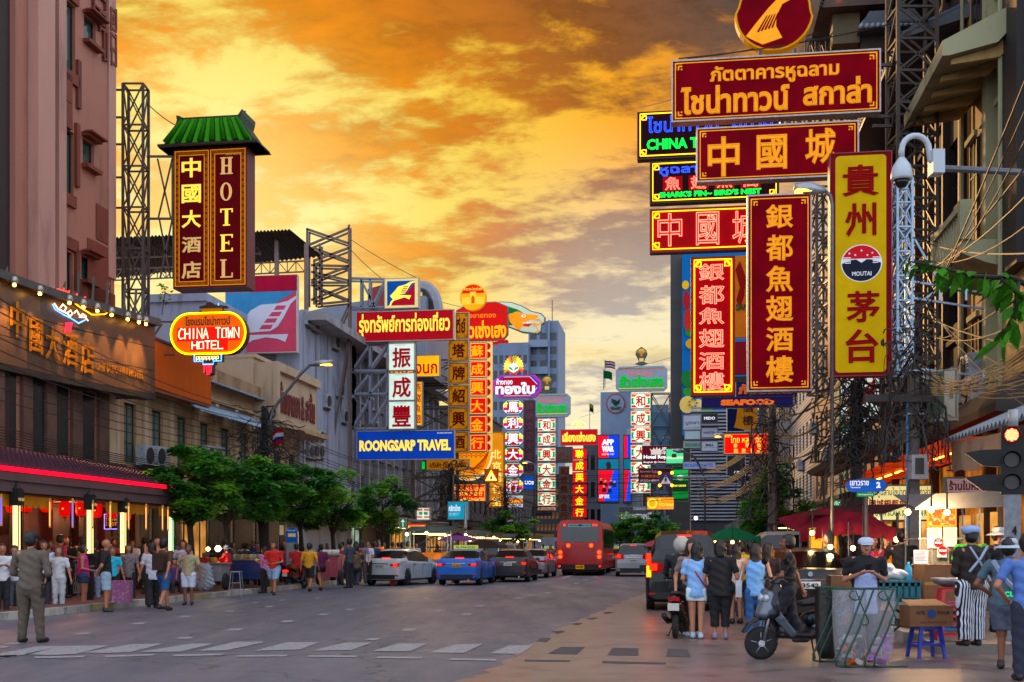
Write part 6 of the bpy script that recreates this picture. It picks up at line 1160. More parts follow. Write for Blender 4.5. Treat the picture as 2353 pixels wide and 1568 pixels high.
m=MB(); m.tube([(0,0,.18)]+[(.21-.21*cos(R(a)),0,.3+.22*sin(R(a))) for a in range(0,170,20)]+[(.44,0,.14),(.5,0,.1)],.045,10); m.build('curved_arm',M('#aab4bc',.4,0,.08,4,0),t,True); MB().bx(.44,.62,-.12,.12,-.08,.28).build('junction_box',M('#aab4bc',.4,0,.08,4,0),t)
MB().tube([(.6,0,.02),(2.0,0,-.05),(3.2,0,-.1)],.05,8).build('support_arm',METAL('#5c6068',.5),t)
t=thing('traffic_light','traffic light showing red on the grey pole at the right edge','traffic light',P(2329,HOR,17.5),-R(20)); k=K(17.5); Zt=lambda py:(HOR-py)*k
MB().bx(-26*k,30*k,0,.2,Zt(1136),Zt(979)).build('housing',BLACK,t); lens=MB().lathe([(.0,-.03),(.06,-.025),(.105,0)],18,ax='y')
for i,py in enumerate((1000,1057,1109)):
 if i==0:
  m=MB(); m.lathe([(0,0),(.105,0),(.105,.01),(0,.01)],20,ax='y'); m.build('lens',M('#600808',.4,0,.1,3,0,emit=.8,ecol='#ff0a10'),t,loc=(-4*k,-.02,Zt(py)))
  dm=MB().ball((0,0,0),.0085,5).mesh('led',GLOW('#ff9060',5))
  for u in range(-5,6):
   for v in range(-5,6):
    xx=u*.019+(v%2)*.0095; zz=v*.0175
    if xx*xx+zz*zz<.0082: link('led',dm,t,(-4*k+xx,-.035,Zt(py)+zz))
 else: MB().lathe([(0,0),(.105,0),(.105,.01),(0,.01)],20,ax='y').build('lens',M('#24181a',.3,0,.2,6,0),t,loc=(-4*k,-.02,Zt(py)))
 v=MB(); nn=12
 for q in range(nn):
  a0=R(-20+220*q/nn); a1=R(-20+220*(q+1)/nn); v.add([(.12*cos(a0),0,.12*sin(a0)),(.12*cos(a1),0,.12*sin(a1)),(.12*cos(a1),-.2,.12*sin(a1)),(.12*cos(a0),-.2,.12*sin(a0))],[(0,1,2,3),(3,2,1,0)])
 v.build('visor',BLACK,t,loc=(-4*k,0,Zt(py)))
m=MB();
for py in (1046,1104): m.poly([((2225-2329+ (0))*k,Zt(py-8)),((2262-2329)*k,Zt(py-14)),((2303-2329)*k,Zt(py-14)),((2303-2329)*k,Zt(py+26)),((2262-2329)*k,Zt(py+22))],.0,.18)
m.build('side_signal_housing',BLACK,t)
MB().tube([(2*k,.1,-1.5),(2*k,.1,Zt(1136))],.055,10).build('pole',METAL('#8c9098',.5),t); MB().tube([(-2*k,.3,-1.5),(-2*k,.3,Zt(950))],.05,10).build('pole',METAL('#70747c',.5),t); MB().bx(-20*k,16*k,.02,.04,-1.5,Zt(1136)).build('pole_plate',METAL('#7c8088',.5),t); MB().lathe([(.07,0),(.07,.25)],12,(0,.1,Zt(979))).build('cap',M('#a8a8ac',.5),t,True); lettering(t,'4',-3*k,7*k,Zt(1230),Zt(1209),.01,BLACK,.06,name='number')
s=S('street_name_sign','blue pointed street name sign reading Yaowarat 2 on a dark post',1941,1099,2039,1131,21.5,.04,None,None)
s.poly('frame_plate',[(1941,1115),(1952,1105),(1962,1103),(1984,1098),(2002,1098),(2018,1103),(2028,1103),(2039,1113),(2040,1117),(2030,1129),(2016,1131),(1960,1131),(1952,1127)],M('#23282c',.5),0,.05); s.poly('face',[(1944,1115),(1954,1103),(2027,1103),(2036,1115),(2025,1130),(1955,1130)],M('#0c48a0',.5,0,.08,3,0,emit=.28,ecol='#0c50b8'),-.012,-.001)
WS=M('#d0d4dc',.5,0,.05,3,0,emit=.4); s.txt('เยาวราช',1954,1105,1996,1116,WS,.02,y=-.014); s.txt('Yaowarat',1955,1118,1978,1122,WS,.01,y=-.014); s.txt('2',2012,1108,2022,1122,WS,.06,y=-.014)
s.poly('green_plate',rrect(1969,2009,1132,1142,2),M('#0c7048',.5,0,.1,3,0,emit=.25,ecol='#0c8050'),-.012,.0); s.txt('Khet Samphanthawong',1973,1135,2005,1139,WS,.0,y=-.016); MB().tube([(0,.08,s.Z(1142)),(0,.08,-P(1990,1115,21.5)[2])],.05,8).build('post',METAL('#3c3c40',.5),s.t)
s=S('crossing_sign','lit triangular pedestrian crossing sign with four amber lamps on an arm over the road',1514,1086,1546,1118,60,.12,M('#3c3040',.5),M('#3a3868',.5,0,.1,2,0,emit=.15))
s.poly('triangle',[(1530,1092),(1542,1112),(1518,1112)],M('#c0c0c8',.5,0,.05,2,0,emit=.3),-.02,-.0125)
m=MB(); m.poly([(s.X(a),s.Z(b)) for a,b in ((1529,1098),(1531,1098),(1532,1102),(1534,1105),(1531,1104),(1533,1110),(1530,1106),(1527,1110),(1528,1104),(1526,1105),(1528,1100))],-.03,-.021); m.poly([(s.X(1530+2*cos(R(a)) ),s.Z(1096+2*sin(R(a)))) for a in range(0,360,45)],-.03,-.021); m.build('walking_figure',BLACK,s.t)
for a,b in ((1516,1087),(1544,1087),(1516,1116),(1544,1116)): MB().ball((s.X(a),-.06,s.Z(b)),.075,8).build('amber_lamp',GLOW('#ff8c10',14),s.t)
k=K(60); m=MB(); m.tube([(s.X(1546),.1,s.Z(1098)),(s.X(1670),.1,s.Z(1097)),(s.X(1690),.1,s.Z(1102)),(s.X(1704),.1,s.Z(1118)),(s.X(1711),.1,s.Z(1160)),(s.X(1712),.1,s.Z(1300))],.07,8); m.build('arm',METAL('#7c808c',.5),s.t,True)
s=S('crossing_sign','glowing orange triangle warning sign hanging in front of the amber medicine board',1113,1078,1145,1109,69,.1,M('#6a4018',.5),M('#7a3808',.5,0,.1,2,0,emit=.3,ecol='#c05808'))
m=MB(); m.tube([(s.X(a),-.05,s.Z(b)) for a,b in ((1129,1082),(1141,1104),(1117,1104))],.05,5,closed=True); m.build('neon_tube',GLOW('#ff9818',7),s.t); s.poly('triangle',[(1129,1086),(1139,1103),(1119,1103)],GLOW('#ffe8a0',1.6),-.02,-.0125); s.poly('symbol',[(1129,1092),(1133,1101),(1125,1101)],M('#1c5040',.5),-.03,-.021)
m=MB(); m.tube([(s.X(1113),.06,s.Z(1094)),(s.X(1040),.06,s.Z(1092)),(s.X(1038),.06,s.Z(1300))],.06,8); m.build('arm',METAL('#6c7078',.5),s.t)
s=S('convenience_store_sign','striped orange, green and red lightbox of a convenience store on the left',956,1166,989,1196,60,.3,METAL('#8c9094'),LIT('#d0d8c8',.8))
for x0,y0,x1,y1,c in ((958,1170,971,1174,'#d86020'),(974,1170,987,1174,'#d86020'),(963,1177,983,1183,'#089040'),(958,1187,971,1190,'#c02020'),(974,1187,987,1190,'#c02020')): s.rect('stripe',x0,y0,x1,y1,LIT(c,.7),-.02,-.0125)
s.rect('digit_bar',971,1169,974,1192,LIT('#e8e8e0',.8),-.024,-.0205)
simple('bank_board','turquoise bank board with white Thai and Chinese letters under the goldsmith sign',(1028,1152,1078,1195),66,CASE,LIT('#1090b0',.7),[('กสิกรไทย',1031,1160,1058,1175,WL,.03),('京銀行',1031,1178,1056,1186,LIT('#80c8d8',.7),.01)])
simple('goldsmith_sign','low orange red strip reading SENG HENG GOLDSMITH beyond the left trees',(931,1203,980,1219),62,CASE,LIT('#e03010',.9),[('SENG HENG GOLDSMITH',934,1208,977,1214,YEL,.03)])
simple('exchange_board','dark blue exchange board hanging beside the left trees',(815,1185,837,1218),56,CASE,M('#1a1c58',.5,0,.1,2,0,emit=.2,ecol='#20206c'),[('EXCHANGE',818,1201,834,1205,WL,.02),('兌換',820,1209,832,1215,WL,.02)])
s=simple('direction_sign','green board with a white arrow beside the left food stalls',(917,1190,935,1214),52,CASE,M('#0c6038',.5,0,.1,2,0,emit=.3,ecol='#0c7040'),[]); s.poly('arrow',[(925,1211),(925,1200),(921,1200),(926,1193),(931,1200),(927,1200),(927,1211)],WS,-.02,-.0125)
s=S('bus_stop_sign','blue arched bus stop sign with a bus picture standing on the left pavement',656,1210,685,1282,44,.08,cat='bus stop sign'); k=K(44)
s.poly('casing',[(656,1330),(656,1222),(662,1213),(670,1210),(679,1213),(685,1222),(685,1330)],METAL('#7c8890',.5),0,.1); s.poly('blue_panel',[(658,1246),(658,1223),(663,1215),(670,1212),(678,1215),(683,1223),(683,1246)],M('#0c4890',.5,0,.1,2,0,emit=.3,ecol='#0c50a0'),-.02,-.001); s.rect('bus_picture',662,1226,680,1234,M('#c8b070',.5,0,.1,2,0,emit=.3),-.03,-.021); s.rect('timetable',658,1248,683,1300,M('#8ca0a0',.5,0,.1,6,0),-.02,-.001); s.txt('ป้ายรถเมล์',661,1217,679,1221,WS,0,y=-.03)
simple('shop_board','round white and red shop emblem on the wall behind the left crowd',(640,1205,655,1232),47,CASE,LIT('#c8c090',.4),[])
# ================================================================ CABLES
CAB=M('#0e0c0c',.6,0,.2,4,0); CABB=M('#1a100a',.55,.2,.3,4,0)
def sagpts(a,b,sag,n=10):
 a,b=Vector(a),Vector(b); return [a.lerp(b,i/n)-Vector((0,0,sag*4*(i/n)*(1-i/n))) for i in range(n+1)]
def cable(a,b,sag,r=.014,mat=CAB,label='black overhead cable along the left frontage',group='overhead cables on the left'):
 m=MB(); m.tube(sagpts(a,b,sag),r,4,caps=False); return tag(m.build('overhead_cable',mat),label,'cable',group)
pA=lambda z,o=0:(P(608,HOR,45)[0]+o,45,z)
for i in range(9):
 cable((-13.2+i*.05,22,5.4+i*.36),pA(5.1+.2*i,.1),.35+.05*i)
for i in range(7): cable((-12.6+i*.06,24,4.15+.06*i),(P(400,HOR,38)[0],38,3.95+.05*i),.12,.014)
for i in range(8): cable(pA(5.0+.22*i),(P(1038,HOR,70)[0],70,5.3+.15*i),.8+.1*(i%3),.016)
for i in range(8): cable((P(1038,HOR,70)[0],70,5.0+.18*i),(P(1160,HOR,95)[0],95,5.6+.14*i),.6,.018)
for i in range(6): cable((P(1160,HOR,95)[0],95,5.6+.45*i),(P(1735,HOR,60)[0],60,4.4+.35*i),.5+.1*(i%3),.022,CAB,'black cable crossing the street in front of the far signs','cables crossing the far street')
for i in range(4): cable((P(1038,HOR,70)[0],70,5.6+.3*i),(P(1560,HOR,100)[0],100,6.5+.6*i),.8,.022,CAB,'black cable crossing the street in front of the far signs','cables crossing the far street')
lr='cable sweeping down from the upper right edge to the pole'; gr_='cables at the upper right'
pR=lambda z,o=0:(P(2098,HOR,24.5)[0]+o,24.5,z)
for i in range(12):
 b=P(2370,150+i*72,14+.3*(i%4)); cable(b,pR(5.9+.36*(i%7)-.1*i/12),.12+.1*(i%3),.010+.004*(i%3==0),CAB if i%4 else CABB,lr,gr_)
for i in range(16): cable(P(2365,790+i*8,13+.2*(i%5)),pR(4.7+.05*i),.1+.06*(i%4),.009,CABB if i%4==0 else CAB,'cable in the thick bundle behind the yellow board',"thick cable bundle behind the yellow board")
for i in range(14): cable(pR(4.6+.1*i),(P(1968,HOR,27)[0],27,4.7+.09*i),.3+.12*(i%4),.014,CAB,'cable in the thick bundle behind the yellow board',"thick cable bundle behind the yellow board")
for i in range(14): cable((P(1968,HOR,27)[0],27,4.6+.1*i),(P(1775,HOR,37)[0],37,4.2+.14*i),.3+.13*(i%5),.016,CABB if i%2 else CAB,'drooping cable between the poles on the right pavement','drooping cables over the right pavement')
for i in range(12): cable((P(1775,HOR,37)[0],37,3.9+.16*i),(P(1600,HOR,66)[0],66,4.2+.2*i),.5+.12*(i%4),.018,CABB if i%2 else CAB,'drooping cable between the poles on the right pavement','drooping cables over the right pavement')
def tangle(px,d,z0,z1,w,n,label,r=.012):
 x,y,_=P(px,HOR,d); t=thing('cable_tangle',label,'cable tangle',(x,y,0)); m=MB()
 for i in range(n):
  p=Vector((random.gauss(0,w*.5),random.uniform(-.2,.1),random.uniform(z0,z1))); L_=[p]; v=Vector((random.uniform(-.3,.3),0,random.uniform(-.3,.1)))
  for k_ in range(9): v+=Vector((random.uniform(-.16,.16),random.uniform(-.06,.06),random.uniform(-.2,.16))); v*=.85; L_.append(L_[-1]+v*.8)
  L_=[Vector((max(-w*1.7,min(w*1.7,q.x)),q.y,max(z0-.5,min(z1+.3,q.z)))) for q in L_]; m.tube(L_,r*random.uniform(.7,1.6),4,caps=False)
 tag(m.build('loose_cables',CAB,t),kind='stuff')
 c=MB()
 for i in range(4): cxx,czz,rr=random.uniform(-w,w),random.uniform(z0,z1),random.uniform(.15,.3); c.tube([(cxx+rr*cos(a*pi/8),-.2,czz+rr*sin(a*pi/8)) for a in range(16)],r,4,closed=True)
 tag(c.build('cable_coils',CAB,t),kind='stuff'); return t
tangle(1968,26.8,4.0,5.7,.55,150,'dense hanging cable tangle under the yellow liquor board',.013); tangle(2100,24.3,3.6,6.6,.35,60,'cable tangle around the square concrete pole')
tangle(1950,26.5,1.8,4.2,.35,50,'black cables hanging down the dark wooden pole'); tangle(1775,36.8,3.0,6.0,.4,50,'cable tangle around the pole beside the leafy right tree',.017)
tangle(608,44.8,3.6,6.6,.9,110,'cable tangle around the pole among the left trees',.02); tangle(1038,69.8,3.6,6.4,1.0,80,'cable tangle around the pole under the blue travel board',.025)
tangle(1725,50,3.0,5.2,.35,40,'cable tangle below the red dried fruit sign',.018); tangle(1160,94,3.6,6.5,1.2,60,'cable tangle around the far left pole',.03)
for (a,b,da,db,s_) in (((1560,135),(2050,55),29,31,.1),((1580,134),(1880,75),29.5,31,.1),((1467,248),(1545,228),39,34,.02),((1502,898),(1330,960),118,150,.2),((802,548),(960,640),66,68,.1),((802,570),(905,660),66,68,.15),((340,240),(432,300),40.5,41,.12),((1000,690),(1180,720),80,84,.2),((1548,820),(1420,850),110,118,.1)):
 cable(P(*a,da),P(*b,db),s_,.018,CAB,'thin stay wire bracing a sign','stay wires on the signs')
# ================================================================ TREES
LEAF=[M('#4c9030',.45,0,.3,1.5,.0,dirt='#245018'),M('#7cb838',.45,0,.3,1.5,0),M('#3a7a2c',.5,0,.3,1.5,0)]
LEAFD=LEAF
for m_ in LEAF:
 nt=m_.node_tree; b_=nt.nodes['Principled BSDF']; tr=nt.nodes.new('ShaderNodeBsdfTranslucent'); mx_=nt.nodes.new('ShaderNodeMixShader'); mx_.inputs[0].default_value=.45; nt.links.new(b_.inputs['Base Color'].links[0].from_socket,tr.inputs[0]); nt.links.new(b_.outputs[0],mx_.inputs[1]); nt.links.new(tr.outputs[0],mx_.inputs[2]); nt.links.new(mx_.outputs[0],[n for n in nt.nodes if n.type=='OUTPUT_MATERIAL'][0].inputs[0])
BARK=M('#241c16',.9,0,.3,6,.4)
def leaves(n,rx,ry,rz,leaf,seed,flat=.5,cl=40):
 g=np.random.default_rng(seed); cc=g.normal(size=(cl,3)); cc/=np.linalg.norm(cc,axis=1)[:,None]; cc*=g.uniform(.5,1.12,(cl,1)); cc[:,2]=np.clip(cc[:,2],-.75,1)
 cr=g.uniform(.15,.33,cl); idx=g.integers(0,cl,n); p=g.normal(size=(n,3)); p/=np.linalg.norm(p,axis=1)[:,None]; p*=g.uniform(.3,1,(n,1))**.6
 pos=(cc[idx]+p*cr[idx][:,None]*np.array([1.2,1.2,.7]))*np.array([rx,ry,rz])
 a=g.uniform(0,2*pi,n); tilt=g.uniform(-.6,.35,n); dx=np.stack([np.cos(a)*np.cos(tilt),np.sin(a)*np.cos(tilt),np.sin(tilt)],1); s_=np.stack([-np.sin(a),np.cos(a),g.uniform(-.5,.5,n)],1)
 L=leaf*g.uniform(.7,1.4,(n,1)); v=np.stack([pos,pos+dx*L*.5+s_*L*.24,pos+dx*L,pos+dx*L*.5-s_*L*.24],1).reshape(-1,3)
 f=np.arange(n*4).reshape(-1,4); return v,f,(idx%3)
def npmesh(name,v,f,mats,mi=None,smooth=False):
 me=bpy.data.meshes.new(name); me.vertices.add(len(v)); me.vertices.foreach_set('co',np.asarray(v,dtype=np.float32).ravel()); k=f.shape[1]
 me.loops.add(f.size); me.loops.foreach_set('vertex_index',f.ravel().astype(np.int32)); me.polygons.add(len(f)); me.polygons.foreach_set('loop_start',np.arange(0,f.size,k,dtype=np.int32))
 for m in mats: me.materials.append(m)
 if mi is not None: me.polygons.foreach_set('material_index',np.asarray(mi,dtype=np.int32))
 if smooth: me.polygons.foreach_set('use_smooth',[True]*len(f))
 me.update(calc_edges=True); return me
def tree(label,px,pyb,d,pyt,wpx,hpx,seed,n=5000,leaf=.2,group='street trees on the left pavement'):
 x,y,_=P(px,HOR,d); k=K(d); t=thing('street_tree',label,'tree',(x,y,.15),0,group); zc=EYE-.15+(HOR-(pyt+hpx/2))*k; rx=wpx/2*k*1.4; rz_=hpx/2*k*1.12; n=int(n*1.6)
 zb=max(1.2,zc-rz_*.8); m=MB(); m.tube([(0,0,0),(.05,0,zb*.5),(-.03,.02,zb),(0,0,zc)],[.13,.10,.09,.05],8)
 m.build('trunk',BARK,t,True); g=random.Random(seed)
 for i in range(6):
  a=g.uniform(0,2*pi); e=(rx*.6*cos(a),rx*.4*sin(a),zc+g.uniform(-.1,.4)*rz_); MB().tube([(0,0,zb*.85),(e[0]*.5,e[1]*.5,(zb+e[2])/2),e],[.07,.045,.015],6).build('branch',BARK,t,True)
 v,f,mi=leaves(n,rx,rx*.6,rz_,leaf,seed); v[:,2]+=zc; link('crown',npmesh('crown',v,f,LEAF,mi),t); return t
tree('wide leafy street tree right next to the hotel canopy end',437,1385,37,1032,165,165,1,8000); tree('dense street tree in front of the cart of drinks',520,1370,40,1055,150,135,2,7000); tree('broad street tree in front of the pole with the curved lamp',600,1360,43,1068,150,125,3,7000)
tree('street tree in front of the bus stop sign',690,1350,46,1078,120,120,4,5500); tree('street tree left of the dark blue exchange board',765,1345,50,1092,125,125,5,5500); tree('smaller street tree left of the green arrow board',880,1335,56,1105,90,120,6,4500)
tree('small far street tree left of the red bus',1180,1300,88,1182,80,62,7,3000,.3); tree('leafy tree on the right pavement behind the black sedan',1770,1330,38,1118,110,125,8,7000,.14,group='trees on the right'); tree('tall sparse sapling growing above the leafy right tree',1786,1330,38.5,1060,50,80,18,900,.14,group='trees on the right')
tree('far green tree behind the silver off-roader',1455,1290,100,1185,90,65,9,3000,.3,group='trees on the right'); tree('far green tree at the right end of the slatted board',1510,1290,92,1190,80,70,10,3000,.3,group='trees on the right')
t=thing('leafy_branch_tree','young tree outside the frame whose leafy branch hangs in at the right edge','tree',(P(2450,HOR,7.5)[0],7.5,0)); o=Vector(t.location)
m=MB(); m.tube([(0,0,0),(0,0,3.2)],[.08,.05],8); br=[P(2450,700,7.5),P(2330,640,7.4),P(2240,635,7.3),P(2160,615,7.2),P(2085,600,7.2)]; m.tube([Vector((0,0,3.2))]+[Vector(p)-o for p in br],[.04,.025,.018,.012,.008,.004],6)
b2=[P(2340,650,7.4),P(2330,720,7.3),P(2300,780,7.3)]; m.tube([Vector(p)-o for p in b2],[.015,.01,.005],5); m.tube([Vector(P(*q,7.3))-o for q in ((2300,640),(2353,690),(2390,700))],.01,5); m.build('trunk',BARK,t,True)
LF=[M('#2c6414',.4,0,.3,6,.0,emit=.04,ecol='#3c8018'),M('#3f7c1c',.4,0,.3,6,0,emit=.04,ecol='#4c9020')]
gg=random.Random(4); lm=[]
for mt in LF:
 m=MB(); m.add([(0,0,0),(.03,.35,.02),(.03,.7,0),(0,1,-.06),(.0,.5,-.05),(0,.5,.0)],[]); m=MB(); m.add([(0,0,0),(.17,.3,.02),(.16,.65,-.02),(0,1,-.12),(-.16,.65,-.02),(-.17,.3,.02),(0,.33,-.04),(0,.67,-.08)],[(0,1,6),(1,2,7,6),(2,3,7),(3,4,7),(4,5,6,7),(5,0,6)]); lm.append(m.mesh('leaf',mt,True))
def spray(path,n,s0):
 for i in range(n):
  u=gg.random()*(len(path)-1); k_=min(int(u),len(path)-2); p=Vector(path[k_]).lerp(Vector(path[k_+1]),u-k_)-o; l=link('leaf',lm[i%2],t,p+Vector((gg.uniform(-.03,.03),gg.uniform(-.06,.06),gg.uniform(-.03,.03)))); s_=s0*gg.uniform(.7,1.35)
  l.scale=(s_,s_,s_); l.rotation_euler=(gg.uniform(-1.5,-.2),gg.uniform(-.6,.6),gg.uniform(.6,3.2) if gg.random()<.7 else gg.uniform(-1,1))
spray(br[1:4],40,.13); spray(br[3:],10,.09); spray(b2,18,.16); spray([P(2300,640,7.3),P(2353,690,7.3),P(2380,700,7.3)],22,.15)
t=thing('roof_sapling','small yellow green sapling sprouting beside the HOTEL sign','plant',P(372,700,44)); MB().tube([(0,0,-.4),(.05,0,0),(.12,0,.5)],.015,5).build('stem',BARK,t); v,f,mi=leaves(70,.28,.2,.4,.16,30,cl=6); v[:,2]+=.3; link('foliage',npmesh('foliage',v,f,[M('#7c7410',.5,0,.3,2,0),LEAF[1],LEAF[1]],mi),t)
# ================================================================ PEOPLE
def sdf_mesh(prims,vox,k=.03,clip=None,dis=0.0):
 """prims: (a,b,ra,rb,scale) rounded cones blended smoothly; returns verts, quads"""
 P_=np.array([[*p[0],*p[1]] for p in prims]); rr=np.array([max(p[2],p[3])*max(1,*p[4]) for p in prims])
 lo=np.minimum(P_[:,:3],P_[:,3:]).min(0)-rr.max()-vox*3; hi=np.maximum(P_[:,:3],P_[:,3:]).max(0)+rr.max()+vox*3
 n=np.ceil((hi-lo)/vox).astype(int)+1; D=np.full(n,.5,np.float32); ax=[lo[i]+np.arange(n[i])*vox for i in range(3)]
 for a,b,ra,rb,s in prims:
  a=np.array(a,float);b=np.array(b,float);s=np.array(s,float); mg=max(ra,rb)*s.max()+k+2*vox
  i0=np.maximum(0,((np.minimum(a,b)-mg-lo)/vox).astype(int)); i1=np.minimum(n,((np.maximum(a,b)+mg-lo)/vox).astype(int)+2)
  X,Y,Z=np.meshgrid(*[ax[i][i0[i]:i1[i]] for i in range(3)],indexing='ij',sparse=True)
  A=a/s;B=(b-a)/s; px,py,pz=X/s[0]-A[0],Y/s[1]-A[1],Z/s[2]-A[2]; L=max(1e-9,(B**2).sum())
  h=np.clip((px*B[0]+py*B[1]+pz*B[2])/L,0,1); d=np.sqrt((px-B[0]*h)**2+(py-B[1]*h)**2+(pz-B[2]*h)**2)-(ra+(rb-ra)*h); d=d*s.min()
  sub=D[i0[0]:i1[0],i0[1]:i1[1],i0[2]:i1[2]]; hh=np.clip(.5+.5*(sub-d)/k,0,1); sub[...]=sub*(1-hh)+d*hh-k*hh*(1-hh)
 X,Y,Z=np.meshgrid(*ax,indexing='ij',sparse=True)
 if dis: D=D+dis*(np.sin(X*31+Z*17)*np.sin(Y*29+Z*23+1)+.6*np.sin(Z*47+X*20))
 if clip:
  if clip[0] is not None: D=np.maximum(D,clip[0]-Z)
  if clip[1] is not None: D=np.maximum(D,Z-clip[1])
 ins=D<0; c=sum(ins[i:n[0]-1+i,j:n[1]-1+j,l:n[2]-1+l].astype(np.int8) for i in (0,1) for j in (0,1) for l in (0,1))
 act=(c>0)&(c<8); idx=-np.ones(act.shape,int); ii=np.argwhere(act); idx[act]=np.arange(len(ii))
 acc=np.zeros((len(ii),3)); cnt=np.zeros(len(ii)); cor=[(i,j,l) for i in (0,1) for j in (0,1) for l in (0,1)]
 val={q:D[ii[:,0]+q[0],ii[:,1]+q[1],ii[:,2]+q[2]] for q in cor}
 for q in cor:
  for e in range(3):
   if q[e]==0:
    q2=list(q); q2[e]=1; q2=tuple(q2); va,vb=val[q],val[q2]; m=(va<0)!=(vb<0); t=np.where(m,va/np.where(m,va-vb,1),0)
    p=np.array(q,float)[None]+np.zeros((len(ii),3)); p[:,e]=t; acc[m]+=p[m]; cnt[m]+=1
 V=lo+(ii+acc/np.maximum(cnt,1)[:,None])*vox; F=[]
 for e in range(3):
  o=[(1,2),(2,0),(0,1)][e]; sl=[slice(1,-1)]*3; A=ins[1:-1,1:-1,1:-1]; s2=[slice(1,-1)]*3; s2[e]=slice(2,None); B=ins[tuple(s2)]
  for flip,m in ((0,A&~B),(1,~A&B)):
   g=np.argwhere(m)+1
   if not len(g): continue
   def at(u,v):
    h=g.copy(); h[:,o[0]]-=u; h[:,o[1]]-=v; return idx[h[:,0],h[:,1],h[:,2]]
   q=np.stack([at(0,0),at(1,0),at(1,1),at(0,1)],1); F.append(q[:,::-1] if flip else q)
 F=np.concatenate(F) if F else np.zeros((0,4),int); F=F[(F>=0).all(1)]; return V,F
def sdf_obj(name,prims,vox,mat,par,k=.03,clip=None,dis=0.0):
 v,f=sdf_mesh(prims,vox,k,clip,dis)
 return link(name,npmesh(name,v,f,[mat],None,True),par)
O1=(1,1,1)
def cap(a,b,ra,rb=None,s=O1): return (a,b,ra,rb if rb is not None else ra,s)
SKIN={0:M('#a86c50',.5,0,.06,20,.0),1:M('#7c4a32',.5,0,.06,20,0),2:M('#b47c60',.5,0,.06,20,0)}
HAIR=M('#0c0908',.45,0,.3,30,.3); HAIRB=M('#2a140c',.45,0,.3,30,.3); GREYH=M('#4a4644',.6,0,.3,30,.3)
def cloth(c,wave=None):
 c=tuple(min(.8,x*1.5) for x in lin(c)); return M(c,.85,0,.22,4,.5,wave=wave)
ARMS={'down':((.17,.0,.625),(.19,.02,.48)),'down2':((.175,-.03,.63),(.185,.05,.485)),'phone':((.15,-.03,.64),(.05,.17,.70)),'front':((.16,0,.63),(.06,.14,.60)),'back':((.165,-.06,.63),(.04,-.11,.53)),'hip':((.21,-.05,.65),(.13,.05,.56)),'up':((.2,.05,.74),(.12,.15,.86)),'reach':((.17,.08,.66),(.12,.26,.66)),'bag':((.165,0,.63),(.175,.03,.48)),'walk':((.165,.07,.64),(.15,.17,.52)),'walkb':((.165,-.08,.64),(.17,-.13,.51)),'ride':((.16,.1,.66),(.14,.26,.6)),'cross':((.16,.0,.64),(-.03,.13,.66))}
NPEOPLE=0
